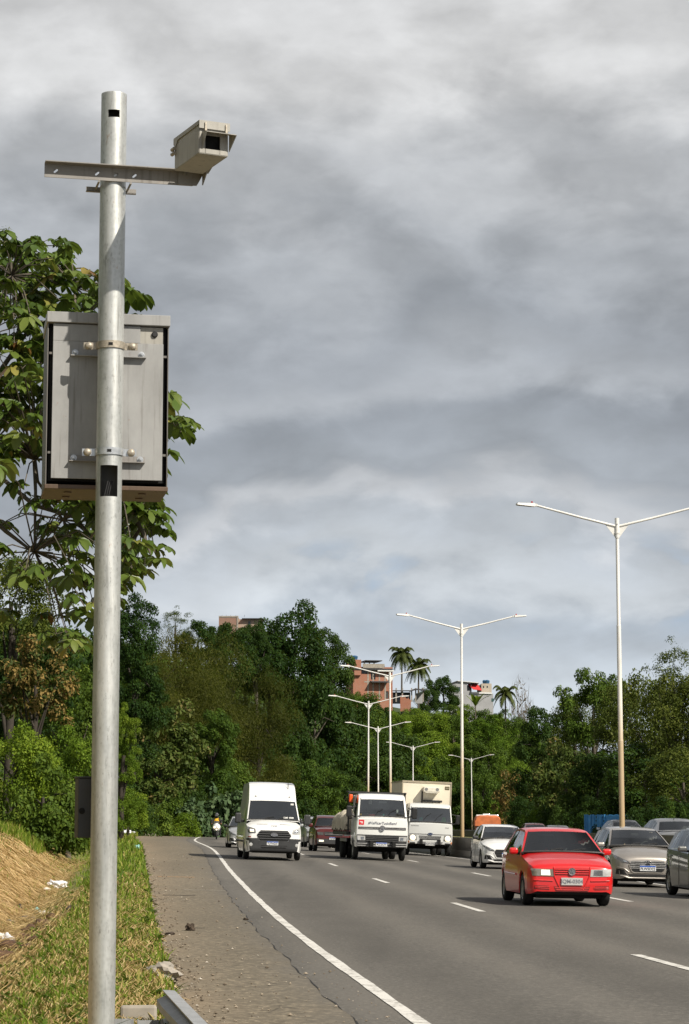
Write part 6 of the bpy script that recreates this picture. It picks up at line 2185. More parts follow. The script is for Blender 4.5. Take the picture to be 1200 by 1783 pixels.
def banana(px, py, Y):
    p = P(px, py, Y)
    t = thing('banana_plant', 'banana plant with upright torn leaves in front of the white house', 'banana plant', (p.x, Y, min(p.z, gz(p.x, Y))))
    z0 = p.z - t.location.z
    mb = MB(); mb.tube([(0, 0, -.3), (0, 0, z0 + .8)], [.2, .12], 8); mb.build('stem', M['palebark'], t, 60)
    mb = MB(); rnd = random.Random(2)
    for k in range(9):
        az = k * .72; L = rnd.uniform(2.6, 3.6); lean = rnd.uniform(.25, .8)
        prev = None
        for j in range(8):
            s = j / 7
            c = Vector((math.cos(az) * L * lean * s, math.sin(az) * L * lean * s, z0 + .6 + L * (s - .55 * lean * s * s)))
            w = .42 * math.sin(math.pi * min(.97, .08 + s * .9))
            sd_ = Vector((-math.sin(az), math.cos(az), 0)) * w
            cur = (c - sd_ + Vector((0, 0, .1)), c, c + sd_ + Vector((0, 0, .1)))
            if prev:
                mb.add([prev[0], prev[1], cur[1], cur[0]], [(0, 1, 2, 3)]); mb.add([prev[1], prev[2], cur[2], cur[1]], [(0, 1, 2, 3)])
            prev = cur
    me = mb.mesh('leaves', LM['bright'])
    a = me.attributes.new('rnd', 'FLOAT', 'FACE'); a.data.foreach_set('value', np.random.default_rng(1).random(len(me.polygons)).astype(np.float32))
    link('leaves', me, t)


banana(828, 1236, 448)


# ------------------------------------------------------------------ the near tree with large lobed leaves, its trunk left of the frame
def lobed_tree():
    rng = np.random.default_rng(17)
    Y0 = 37.0
    tx, tz = -7.6, gz(-7.6, Y0)
    t = thing('large_leaved_tree', 'near tree with large drooping lobed leaves behind the grey cabinet', 'tree', (tx, Y0, tz))
    base = Vector((tx, Y0, tz))
    # outline of the crown, as stretches of the photograph, turned into points in depth
    poly = [(-60, 430), (30, 418), (105, 425), (150, 470), (215, 500), (236, 540), (245, 600), (280, 690), (312, 745), (306, 770), (292, 810), (278, 880),
            (272, 955), (260, 995), (228, 1010), (210, 1060), (150, 1100), (120, 1130), (60, 1090), (-60, 1060)]
    def inside(x, y):
        c = False
        for (x0, y0), (x1, y1) in zip(poly, poly[1:] + poly[:1]):
            if (y0 > y) != (y1 > y) and x < (x1 - x0) * (y - y0) / (y1 - y0) + x0:
                c = not c
        return c
    pts = []
    tries = 0
    while len(pts) < 330 and tries < 20000:
        tries += 1
        x = rng.uniform(-60, 340); y = rng.uniform(415, 1130)
        if not inside(x, y): continue
        # thinner to the right and low down, where sky shows between the leaves
        dens = 1.0 if y < 800 and x < 190 else .8
        if y > 800 and x < 120: dens = .16
        if x > 215: dens = .75
        if rng.random() > dens: continue
        pts.append((x, y))
    edge = [(8, 425), (40, 428), (70, 424), (100, 428), (120, 440), (60, 440), (20, 445), (222, 520), (225, 525), (288, 688), (305, 742), (315, 752), (308, 735), (290, 795), (284, 700), (270, 962), (262, 980), (262, 905), (230, 990), (245, 870), (255, 930), (120, 880), (75, 880),
            (85, 960), (100, 920), (130, 1000), (95, 1085), (110, 1120), (150, 1060), (45, 1010)]
    pts = edge + pts
    tips = []
    for x, y in pts:
        Y = Y0 + rng.normal() * 1.3
        tips.append(P(x, y, Y))
    # skeleton: main limbs, twigs to every tip
    hubs = [P(q[0], q[1], Y0 + q[2]) for q in ((-40, 760, 0), (60, 560, .5), (20, 480, -.6), (120, 600, .2), (130, 500, .6), (60, 800, -.5), (110, 905, .3), (60, 720, .8), (190, 700, .7), (240, 780, .4), (200, 880, -.3), (60, 960, -.6), (255, 900, .2), (250, 720, -.3))]
    links = [(0, 1), (1, 2), (1, 3), (3, 4), (0, 5), (5, 6), (0, 7), (3, 8), (8, 9), (6, 10), (5, 11), (9, 12), (8, 13)]
    mb = MB()
    mb.tube([Vector((0, 0, -.4)), (hubs[0] - base) * .45 + Vector((-.3, 0, .5)), hubs[0] - base], [.20, .16, .11], 8)
    for a, b in links:
        A_, B_ = hubs[a] - base, hubs[b] - base
        mid = (A_ + B_) / 2 + Vector((rng.normal() * .12, rng.normal() * .15, .18))
        ra = .060 if a == 0 else .035
        mb.tube([A_, mid, B_], [ra, ra * .75, ra * .5], 6)
    # two bare looking limbs that sag to the lower left
    for q in (((-60, 860), (10, 925), (70, 970)), ((0, 830), (60, 880), (130, 900), (160, 935)), ((225, 880), (250, 930), (262, 965))):
        mb.tube([P(a, b, Y0 - .5) - base for a, b in q], [.035] * (len(q) - 1) + [.015], 6)
    V, Fc, R_ = [], [], []
    for i, tip in enumerate(tips):
        h = min(hubs, key=lambda k: (k - tip).length)
        A_, B_ = h - base, tip - base
        mid = (A_ + B_) / 2 + Vector((0, 0, .12 * (A_ - B_).length))
        mb.tube([A_, mid, B_], [.014, .011, .007], 5)
        nl = rng.integers(2, 5)
        for k in range(nl):
            az = rng.uniform(0, 2 * math.pi)
            pet = Vector((math.cos(az) * .20, math.sin(az) * .20, rng.uniform(-.02, .16)))
            hub = B_ + pet * rng.uniform(.6, 1.3)
            mb.tube([B_, (B_ + hub) / 2 + Vector((0, 0, .03)), hub], .005, 4)
            tilt = Vector((math.cos(az) * .35 + rng.normal() * .2, math.sin(az) * .35 + rng.normal() * .2, 1)).normalized()
            x_ = tilt.orthogonal().normalized(); y_ = tilt.cross(x_)
            nlob = 6 + int(rng.integers(0, 3)); sz = rng.uniform(.18, .31)
            rv = rng.random() * .75 + .18 * rng.random() if rng.random() > .03 else .9 + .1 * rng.random()
            for j in range(nlob):
                a2 = 2 * math.pi * (j + .2 * rng.random()) / nlob
                dv = x_ * math.cos(a2) + y_ * math.sin(a2)
                dr = rng.uniform(.35, .85)
                sd_ = tilt.cross(dv)
                L = sz * rng.uniform(.65, 1.15); w = L * rng.uniform(.21, .31)
                curl = rng.normal() * .35
                def pt(s, wv, up=0, curl=curl):
                    return hub + dv * (L * s * (1 - .25 * s * dr)) + sd_ * wv + Vector((0, 0, -L * dr * s * s * .75)) + tilt * (up + curl * abs(wv) * .8) + sd_ * (curl * L * .12 * s * s)
                o = len(V)
                prof_ = ((.06, .10), (.35, .72), (.65, 1.0), (.88, .62))
                ring = [pt(0, 0)]
                for s, wv in prof_: ring.append(pt(s, w * wv, .016))
                ring.append(pt(1.0, 0))
                for s, wv in prof_[::-1]: ring.append(pt(s, -w * wv, .016))
                midr = [pt(.35, 0), pt(.65, 0)]
                V += ring + midr
                # halves either side of the midrib
                Fc += [(o, o + 1, o + 2, o + 10), (o + 10, o + 2, o + 3, o + 11), (o + 11, o + 3, o + 4, o + 5),
                       (o, o + 10, o + 8, o + 9), (o + 10, o + 11, o + 7, o + 8), (o + 11, o + 5, o + 6, o + 7)]
                R_ += [min(1, max(0, rv + .06 * rng.normal()))] * 6
    mb.build('trunk', M['palebark'], t, 60)
    me = bpy.data.meshes.new('crown'); me.from_pydata([tuple(v) for v in V], [], Fc)
    a = me.attributes.new('rnd', 'FLOAT', 'FACE'); a.data.foreach_set('value', np.array(R_, np.float32))
    me.polygons.foreach_set('use_smooth', [True] * len(me.polygons))
    me.materials.append(LM['near'])
    link('crown', me, t)


lobed_tree()
# fine leaved tree whose edge shows in the upper left corner of the crown
T('sparse', -40, 372, 52, 100, 'fine leaved tree just entering at the left edge above the large-leaved tree', ybot=470, group=NG)


# ------------------------------------------------------------------ grass, straw, litter on the verge
def blades(name, label, X, Y, h, w, lean, rnd, material, flat=False, seed=1):
    rng = np.random.default_rng(seed)
    n = len(X)
    z = ground(X, Y)
    az = rng.uniform(0, 2 * math.pi, n)
    side = np.stack([np.cos(az), np.sin(az), np.zeros(n)], 1)
    la = rng.uniform(0, 2 * math.pi, n) if not flat else rng.normal(loc=-.9, scale=1.0, size=n) + rng.choice([0, 0, 0, 1.6], n)
    ld = np.stack([np.cos(la), np.sin(la), np.zeros(n)], 1) * (lean * h)[:, None]
    up = np.array([0, 0, 1.0])
    b = np.stack([X, Y, z - .01], 1)
    if flat:
        lift = rng.uniform(.0, .10, n)[:, None] * up
        dzx = (ground(X + ld[:, 0], Y + ld[:, 1]) - z)[:, None] * up
        m = b + ld * .5 + dzx * .5 + lift + up * .03; t = b + ld + dzx + up * .02 + lift * .3
        b = b + lift * .5
    else:
        m = b + ld * .35 + up * (h * .6)[:, None]; t = b + ld + up * (h * .95)[:, None]
    w_ = side * w[:, None]
    v = np.stack([b - w_, b + w_, m + w_ * .7, m - w_ * .7, t], 1).reshape(-1, 3)
    o = np.arange(n) * 5
    me = bpy.data.meshes.new(name)
    me.vertices.add(5 * n); me.vertices.foreach_set('co', v.astype(np.float32).ravel())
    loops = np.stack([o, o + 1, o + 2, o + 3, o + 3, o + 2, o + 4], 1).ravel()
    me.loops.add(7 * n); me.loops.foreach_set('vertex_index', loops.astype(np.int32))
    me.polygons.add(2 * n)
    ls = np.stack([np.arange(n) * 7, np.arange(n) * 7 + 4], 1).ravel()
    me.polygons.foreach_set('loop_start', ls.astype(np.int32))
    me.update(calc_edges=True)
    a = me.attributes.new('rnd', 'FLOAT', 'FACE'); a.data.foreach_set('value', np.repeat(rnd, 2).astype(np.float32))
    me.materials.append(material)
    ob = link(name, me)
    return tag(ob, label, name.split('_')[-1], None, 'stuff')


def verge_points(n, y0, y1, o0, o1, seed, power=2.0):
    rng = np.random.default_rng(seed)
    # nearer ground gets more blades
    q = rng.random(n)
    Y = 1.0 / (1 / y0 + (1 / y1 - 1 / y0) * q) if power == 2 else y0 + (y1 - y0) * q
    o = o0 + (o1 - o0) * rng.random(n)
    X = XL(Y) - WSH(Y) - o
    keep = (np.abs(X) < .16 * Y + .3)
    return X[keep], Y[keep], o[keep], rng


def patchy(X, Y, s, seed):
    r = np.random.default_rng(seed); out = 0
    for k in range(5):
        a = r.uniform(0, 6.28); f = s * (1.6 ** k)
        out = out + np.sin((np.cos(a) * X + np.sin(a) * Y) * f + r.uniform(0, 6)) / (1.25 ** k)
    return out / 2.4


X, Y, o, rng = verge_points(95000, 14, 130, -.10, 6.0, 31)
pt = patchy(X, Y, 1.2, 1)
keep = (o < 1.75 + .35 * np.sin(Y * .7) + .25 * pt) | (rng.random(len(X)) < .16) | ((o > 4.2) & (rng.random(len(X)) < .6)) | ((Y > 80) & (rng.random(len(X)) < .7))
keep &= ~((np.abs(o - 2.0) < .50) & (Y < 62) & (rng.random(len(X)) < .90))
keep &= (pt > -.95)
X, Y, o, pt = X[keep], Y[keep], o[keep], pt[keep]
h = (.035 + .10 * rng.random(len(X)) ** 1.6) * (1 + .5 * pt.clip(-1, 1)) * (1 + Y / 160)
tall = rng.random(len(X)) < .02
h[tall] *= 1.8
w = (.0045 + .004 * rng.random(len(X))) * (1 + Y / 40)
col = np.clip(.46 + .20 * rng.normal(size=len(X)) + .28 * (rng.random(len(X)) < .30) - .22 * pt, 0, 1)
blades('verge_grass', 'short green grass on the verge between the post and the shoulder', X, Y, h, w, np.abs(rng.normal(size=len(X))) * .8, col, LM['grass'], False, 3)
# grass over the kerb line, at the end of the shoulder and under the trees
X, Y, o, rng = verge_points(26000, 120, 215, -.3, 9, 33, 1)
h = .12 + .25 * rng.random(len(X)) ** 2
blades('far_grass', 'mown yellow green grass beyond the end of the shoulder', X, Y, h, .02 + .015 * rng.random(len(X)), np.abs(rng.normal(size=len(X))) * .6, np.clip(.55 + .2 * rng.normal(size=len(X)), 0, 1), LM['grass'], False, 4)
# weeds at the foot of the bushes
X, Y, o, rng = verge_points(12000, 80, 115, 3.6, 6.5, 35, 1)
h = .15 + .40 * rng.random(len(X)) ** 2
blades('tall_weeds', 'taller weeds at the foot of the bushes left of the post', X, Y, h, .012 + .01 * rng.random(len(X)), np.abs(rng.normal(size=len(X))) * .35, np.clip(.45 + .25 * rng.normal(size=len(X)), 0, 1), LM['grass'], False, 6)
# combed dry straw on the far bank of the ditch
X, Y, o, rng = verge_points(48000, 22, 95, 2.4, 6.2, 41)
pt = patchy(X, Y, .9, 5)
keep = (pt > -.55) | (rng.random(len(X)) < .25)
X, Y, o = X[keep], Y[keep], o[keep]
h = .35 + .45 * rng.random(len(X))
blades('dry_straw', 'combed dry straw lying on the bank left of the post', X, Y, h, (.004 + .004 * rng.random(len(X))) * (1 + Y / 60), .8 + .5 * rng.random(len(X)), np.clip(.46 + .24 * rng.normal(size=len(X)) + .22 * patchy(X, Y, 2.3, 12), 0, 1), LM['straw'], True, 8)
X, Y, o, rng = verge_points(22000, 15, 60, .0, 2.5, 43)
blades('loose_straw', 'loose dry stalks scattered through the verge grass', X, Y, .12 + .3 * rng.random(len(X)), (.003 + .003 * rng.random(len(X))) * (1 + Y / 60), .8 + .4 * rng.random(len(X)), np.clip(.45 + .25 * rng.normal(size=len(X)), 0, 1), LM['straw'], True, 9)


def crumple(name, label, cat, px, py, size, mat_, seed, flat=.45, on=None, group=None):
    """crumpled thing lying where the ray through a pixel meets the ground"""
    d = ray(px, py)
    Y = 14.0
    while Y < 200:
        p = P(px, py, Y)
        if p.z < (on(p.x, Y) if on else gz(p.x, Y)): break
        Y += .1
    rnd = random.Random(seed)
    me = bpy.data.meshes.new(name)
    bm = bmesh.new()
    bmesh.ops.create_icosphere(bm, subdivisions=3, radius=1)
    ph = [rnd.uniform(0, 6) for _ in range(9)]
    for v in bm.verts:
        c = v.co.copy()
        k = 1 + .22 * math.sin(c.x * 4 + ph[0]) * math.sin(c.y * 5 + ph[1]) + .16 * math.sin(c.z * 7 + c.x * 6 + ph[2]) + .10 * math.sin(c.y * 13 + ph[3]) + .06 * math.sin(c.x * 19 + ph[4])
        v.co = Vector((c.x * size[0] * k, c.y * size[1] * k, max(c.z, -.35) * size[2] * k))
    bm.to_mesh(me); bm.free()
    me.materials.append(mat_)
    me.polygons.foreach_set('use_smooth', [seed % 2 == 0] * len(me.polygons))
    o = link(name, me)
    z = on(p.x, Y) if on else gz(p.x, Y)
    o.location = (p.x, Y, z + size[2] * .3)
    o.rotation_euler = (0, 0, rnd.uniform(0, 6))
    return tag(o, label, cat, group)


def gravel():
    rng = np.random.default_rng(12)
    n = 3000
    Y = 1 / (1 / 15 + (1 / 90 - 1 / 15) * rng.random(n))
    off = np.abs(rng.normal(size=n)) * .22 - .08
    spread = rng.random(n) < .18
    off = np.where(spread, 1.7 * rng.random(n), off)
    X = XL(Y) - WSH(Y) + off
    z = HC - drop(X - XL(Y), Y) + .010
    r = (.004 + .011 * rng.random(n) ** 4) * (1 + Y / 60)
    v = np.array([(1, 0, 0), (0, 1, 0), (-1, 0, 0), (0, -1, 0), (0, 0, .8), (0, 0, -.5)], float)
    a = rng.uniform(0, 6.28, n)
    ca, sa = np.cos(a)[:, None], np.sin(a)[:, None]
    sx = rng.uniform(.7, 1.5, n)[:, None]
    q = np.stack([(v[:, 0] * ca - v[:, 1] * sa) * sx, v[:, 0] * sa + v[:, 1] * ca, np.repeat(v[None, :, 2], n, 0)], -1) * r[:, None, None]
    q += np.stack([X, Y, z + r * .3], 1)[:, None, :]
    f = np.array([(0, 1, 4), (1, 2, 4), (2, 3, 4), (3, 0, 4), (1, 0, 5), (2, 1, 5), (3, 2, 5), (0, 3, 5)])
    fs = (f[None] + 6 * np.arange(n)[:, None, None]).reshape(-1, 3)
    me = bpy.data.meshes.new('gravel'); me.from_pydata(q.reshape(-1, 3).tolist(), [], fs.tolist())
    at = me.attributes.new('rnd', 'FLOAT', 'FACE'); at.data.foreach_set('value', np.repeat(rng.random(n), 8).astype(np.float32))
    me.materials.append(M['gravel'])
    tag(link('gravel', me), 'loose gravel and grit along the edge of the shoulder', 'gravel', None, 'stuff')


def mk_gravel():
    m, n, b = mat('gravel_stones')
    at = n.add('ShaderNodeAttribute'); at.attribute_name = 'rnd'
    n.l.new(n.ramp(at.outputs['Fac'], [(0, (.09, .07, .05)), (.5, (.20, .16, .115)), (.85, (.30, .25, .19)), (1, (.45, .41, .35))]), b.inputs['Base Color'])
    b.inputs['Roughness'].default_value = .95
    return m


M['gravel'] = mk_gravel()
gravel()


def weeds():
    rng = np.random.default_rng(19)
    k = 420
    Xc, Yc, oc, _ = verge_points(k, 15, 70, -.05, 2.2, 91)
    m = 9
    n = len(Xc) * m
    az = rng.uniform(0, 6.28, n); L = rng.uniform(.05, .13, n)
    t = np.stack([np.cos(az), np.sin(az), rng.uniform(.2, 1.1, n)], 1)
    base = np.repeat(np.stack([Xc, Yc, ground(Xc, Yc) + .03], 1), m, 0)
    pos = base + unit(t) * (L * .6)[:, None]
    tag(link('weeds', leaf_mesh('weeds', pos, np.stack([-np.cos(az) * .6, -np.sin(az) * .6, np.ones(n)], 1), L, L * .5, rng.random(n), LM['mid'], t, 4)),
        'small broad leaved weeds scattered in the verge grass', 'weeds', None, 'stuff')


weeds()
LG = 'litter in the roadside ditch'
sh = lambda x, Y: road_z(x - float(XL(Y)), Y) + .012
crumple('plastic_bag', 'crumpled white plastic bag lying where the dry straw meets the ditch', 'plastic bag', 98, 1545, (.26, .16, .14), M['plastic_bag'], 1, group=LG)
crumple('paper_scrap', 'small greenish white scrap beside the crumpled white bag', 'litter', 82, 1551, (.12, .08, .06), M['paper'], 2, group=LG)
crumple('plastic_cup', 'rounded white container in the brown soil at the left edge', 'container', 14, 1644, (.11, .10, .12), M['plastic_bag'], 4, group=LG)
crumple('paper_scrap', 'white scrap at the left edge touching the rounded container', 'litter', 3, 1640, (.10, .08, .10), M['paper'], 5, group=LG)
crumple('paper_scrap', 'long flat white paper strip lying in the grass at the left edge', 'litter', 15, 1592, (.24, .06, .035), M['paper'], 3, group=LG)
crumple('paper_scrap', 'cream paper scrap in the ditch right of the black bag', 'litter', 74, 1592, (.17, .06, .05), M['paper'], 7, group=LG)
crumple('plastic_scrap', 'small teal plastic scrap in the ditch', 'litter', 64, 1588, (.08, .06, .07), M['tealbag'], 6, group=LG)
crumple('plastic_bag', 'torn black plastic bag spread in the ditch grass', 'plastic bag', 44, 1603, (.24, .14, .06), M['blackbag'], 9, group=LG)
crumple('plastic_bag', 'second torn dark bag nearest the left edge, in the ditch grass', 'plastic bag', 15, 1608, (.20, .10, .05), M['blackbag'], 11, group=LG)
crumple('plastic_bottle', 'dark bottle with a white tip lying under the dry straw', 'bottle', 33, 1581, (.13, .06, .06), M['blackbag'], 10, group=LG)
crumple('soil_clod', 'brown clod of earth on the grass slope just left of the post', 'clod', 128, 1588, (.14, .10, .10), M['coconut'], 13)
for k, (x, y, s) in enumerate(((72, 1612, .16), (90, 1600, .13), (55, 1625, .18), (38, 1637, .15), (104, 1600, .10), (20, 1655, .2), (62, 1640, .13), (45, 1655, .12), (8, 1672, .18), (82, 1622, .12))):
    o = crumple('soil_clod', 'brown clod of dug soil along the bare strip of the ditch', 'clod', x, y, (s, s * .8, s * .55), M['soil'] if 'soil' in M else M.setdefault('soil', plain('dug_soil', (.095, .052, .030), .95, var=.4, scale=25, bump=.6)), 20 + 2 * k, group='clods of dug soil')
crumple('plastic_bag', 'white plastic bag on the far verge grass right of the post', 'plastic bag', 219, 1455, (.62, .34, .30), M['plastic_bag'], 12)
crumple('plastic_scrap', 'small pale blue scrap at the kerb below the white bag', 'litter', 239, 1479, (.16, .12, .14), M['tealbag'], 14)
crumple('coconut_husk', 'dark broken coconut husk lying on the shoulder', 'husk', 331, 1620, (.065, .06, .07), M['coconut'], 15, .5, sh)
crumple('dead_leaf', 'brown dead leaf at the grassy edge of the shoulder', 'leaf', 297, 1627, (.12, .06, .02), M['coconut'], 16, .5, sh)
crumple('dead_leaf', 'brown dead leaf near the middle of the shoulder', 'leaf', 428, 1602, (.05, .03, .02), M['coconut'], 17, .5, sh)
# broken kerb stones
for k, (x, y, s, l) in enumerate(((283, 1703, (.16, .34, .10), 'broken pale kerb stone just beyond the guard rail end'), (292, 1660, (.08, .22, .06), 'small kerb fragment in the grass edge beyond the broken kerb stone'),
                                  (268, 1572, (.08, .3, .07), 'kerb fragment half hidden by grass halfway along the shoulder'))):
    d = crumple('kerb_stone', l, 'kerb stone', x, y, s, M['concrete'], 31 + 2 * k, group='remains of the kerb')
    d.rotation_euler = (0, 0, .1)
# low slotted gutter at the far end of the shoulder
mb = MB()
for k in range(22):
    Y = 152 + k * .95
    x = float(XL(Y)) - float(WSH(Y)) - .25
    mb.box((x, Y, gz(x - .2, Y) + .02), (.30, .7, .22))
tag(mb.build('gutter', M['concrete']), 'low broken concrete gutter at the far end of the shoulder', 'gutter')

# ------------------------------------------------------------------ motorcyclists
def skin_body(name, joints, edges, radii, mat_, parent, roots=(0,)):
    me = bpy.data.meshes.new(name)
    me.from_pydata(joints, edges, [])
    o = link(name, me, parent)
    md = o.modifiers.new('skin', 'SKIN'); md.use_smooth_shade = True
    sv = me.skin_vertices[0].data if me.skin_vertices else None
    if sv is None:
        bpy.context.view_layer.objects.active = o
        return o
    return o


def taper_body(mb, chains):
    for pts, rad in chains:
        mb.tube(pts, rad, 10)


def rider(label, loc, yaw, vest, arms, trousers):
    t = thing('person', label, 'person', loc, yaw)
    # one continuous skinned body: torso, arms to the bars, legs to the footrests
    J = [(0, .35, .86), (0, .30, 1.08), (0, .24, 1.30), (0, .22, 1.42), (0, .20, 1.50), (0, .18, 1.62)]
    E = [(0, 1), (1, 2), (2, 3), (3, 4), (4, 5)]
    Rr = [.15, .15, .17, .10, .06, .09]
    for s in (-1, 1):
        i = len(J)
        J += [(s * .20, .24, 1.36), (s * .33, .08, 1.17), (s * .30, -.22, 1.06), (s * .30, -.30, 1.06)]
        E += [(2, i), (i, i + 1), (i + 1, i + 2), (i + 2, i + 3)]
        Rr += [.075, .058, .045, .045]
        i = len(J)
        J += [(s * .12, .30, .80), (s * .25, -.12, .74), (s * .24, .02, .34), (s * .25, -.08, .30)]
        E += [(0, i), (i, i + 1), (i + 1, i + 2), (i + 2, i + 3)]
        Rr += [.105, .08, .055, .05]
    me = bpy.data.meshes.new('body')
    me.from_pydata(J, E, [])
    o = link('body', me, t)
    bm = bmesh.new(); bm.from_mesh(me)
    lay = bm.verts.layers.skin.verify()
    bm.verts.ensure_lookup_table()
    for v, r in zip(bm.verts, Rr):
        v[lay].radius = (r, r); v[lay].use_root = v.index == 0
    bm.to_mesh(me); bm.free()
    md = o.modifiers.new('skin', 'SKIN'); md.use_smooth_shade = True
    o.modifiers.new('smooth', 'SUBSURF').levels = 1
    o.modifiers['smooth'].render_levels = 1
    me.materials.append(arms)
    mb = MB(); mb.lathe([(.15, 1.02), (.185, 1.15), (.20, 1.30), (.17, 1.40), (.09, 1.45)], 16, 0, Matrix.Translation((0, .27, 0)) @ Matrix.Diagonal((1.12, .78, 1, 1)))
    mb.build('vest', vest, t, 50)
    mb = MB(); mb.lathe([(.02, 1.49), (.11, 1.50), (.135, 1.58), (.135, 1.68), (.11, 1.76), (.05, 1.80)], 18, 0, Matrix.Translation((0, .17, 0)) @ Matrix.Diagonal((1, 1.12, 1, 1)))
    hm = mb.build('helmet', M['helmet'], t, 50)
    mb = MB(); mb.box((0, .035, 1.63), (.19, .03, .09)); mb.build('visor', M['lensdark'], hm, None, .012)
    for s in (-1, 1):
        mb = MB(); mb.tube([(s * .30, -.27, 1.06), (s * .33, -.30, 1.05)], [.05, .045], 8)
        for q in range(4):
            mb.tube([(s * (.27 + .024 * q), -.30, 1.085), (s * (.27 + .024 * q), -.345, 1.075), (s * (.27 + .024 * q), -.335, 1.035)], .011, 5)
        mb.build('hand', M['skin'], t, 50)
        mb = MB(); mb.tube([(s * .25, .05, .28), (s * .25, -.17, .25)], [.05, .04], 8); mb.build('shoe', M['black'], t, 50)
    return t


def motorcycle(label, px, py, Y, fairing):
    p = P(px, py, Y)
    z = road_z(p.x - float(XL(Y)), Y) if p.x > float(XL(Y)) else gz(p.x, Y)
    h = heading(Y)
    t = thing('motorcycle', label, 'motorcycle', (p.x, Y, z), h, 'motorcycles coming down the road')
    for y, n_ in ((-.62, 'front'), (.66, 'rear')):
        mb = MB(); mb.lathe([(.17, -.055), (.24, -.055), (.285, -.035), (.29, 0), (.285, .035), (.24, .055), (.17, .055)], 24, 0, Matrix.Translation((0, y, .29)) @ Matrix.Rotation(math.pi / 2, 4, 'Y'), False)
        w = mb.build('wheel', M['rubber'], t, 40)
        mb = MB(); mb.lathe([(.18, -.03), (.18, .03)], 20, 0, Matrix.Translation((0, y, .29)) @ Matrix.Rotation(math.pi / 2, 4, 'Y')); mb.build('rim', M['rim'], w, 40)
    mb = MB(); mb.tube([(-.09, -.60, .30), (-.09, -.42, .75)], .028, 8); mb.tube([(.09, -.60, .30), (.09, -.42, .75)], .028, 8); mb.box((0, -.63, .60), (.14, .34, .03)); mb.build('fork', M['darkgrey'], t, 40)
    mb = MB()
    prof_ = [(-.30, .70, .10), (-.30, .60, .17), (-.34, .72, .24), (-.42, .84, .27), (-.40, .98, .22), (-.30, 1.08, .12)]
    rows = [[(x * w_, y + .22 * x * x, z_) for x in np.linspace(-1, 1, 9)] for y, z_, w_ in prof_[1:]]
    mb.grid([[(x, y - .22, z_) for x, y, z_ in r] for r in rows])
    mb.grid([[(x * .95, y + .05, z_) for x, y, z_ in r] for r in rows])
    f = mb.build('fairing', fairing, t, 50)
    for s in (-1, 1):
        mb = MB(); mb.lathe([(.085, 0), (.08, .03), (.03, .05)], 14, 0, Matrix.Translation((s * .13, -.62, .82)) @ Matrix.Rotation(math.pi / 2, 4, 'X')); mb.build('headlight', M['lit'], t, 50)
        mb = MB(); mb.tube([(s * .20, -.38, 1.05), (s * .36, -.36, 1.26)], .010, 5); mb.box((s * .38, -.36, 1.29), (.12, .03, .08)); mb.build('mirror', M['black'], t)
        mb = MB(); mb.box((s * .20, .15, .52), (.10, .75, .34)); mb.build('side_panel', M['black'], t, None, .05)
    mb = MB(); mb.lathe([(.06, 0), (.05, .03)], 12, 0, Matrix.Translation((0, -.66, .66)) @ Matrix.Rotation(math.pi / 2, 4, 'X')); mb.build('position_lamp', M['lit'], t, 50)
    mb = MB(); mb.grid([[(x * .2, -.52 + .25 * abs(x) * .5, 1.0) for x in np.linspace(-1, 1, 5)], [(x * .17, -.40 + .25 * abs(x) * .5, 1.24) for x in np.linspace(-1, 1, 5)]]); mb.build('windshield', M['lensdark'], t, 50)
    mb = MB(); mb.tube([(-.36, -.24, 1.06), (-.14, -.36, 1.02), (.14, -.36, 1.02), (.36, -.24, 1.06)], .018, 6); mb.build('handlebar', M['black'], t, 40)
    mb = MB(); mb.box((0, .35, .74), (.30, .85, .12)); mb.build('seat', M['black'], t, None, .05)
    mb = MB(); mb.box((0, .1, .36), (.34, .8, .26)); mb.build('engine', M['darkgrey'], t, None, .04)
    return t, (p.x, Y, z), h


_, lo, hd = motorcycle('white motorcycle with two lit headlights at the end of the shoulder, left of the van', 377, 1460, 158, M['white'])
rider('motorcyclist in yellow vest and black helmet riding the white motorcycle', lo, hd, M['yellow'], M['darkcloth'], M['darkcloth'])
_, lo, hd = motorcycle('motorcycle half hidden by the right side of the van', 524, 1461, 205, M['blackpaint'])
rider('motorcyclist in blue shirt showing beside the right wing mirror of the van', lo, hd, M['bluecloth'], M['bluecloth'], M['darkcloth'])

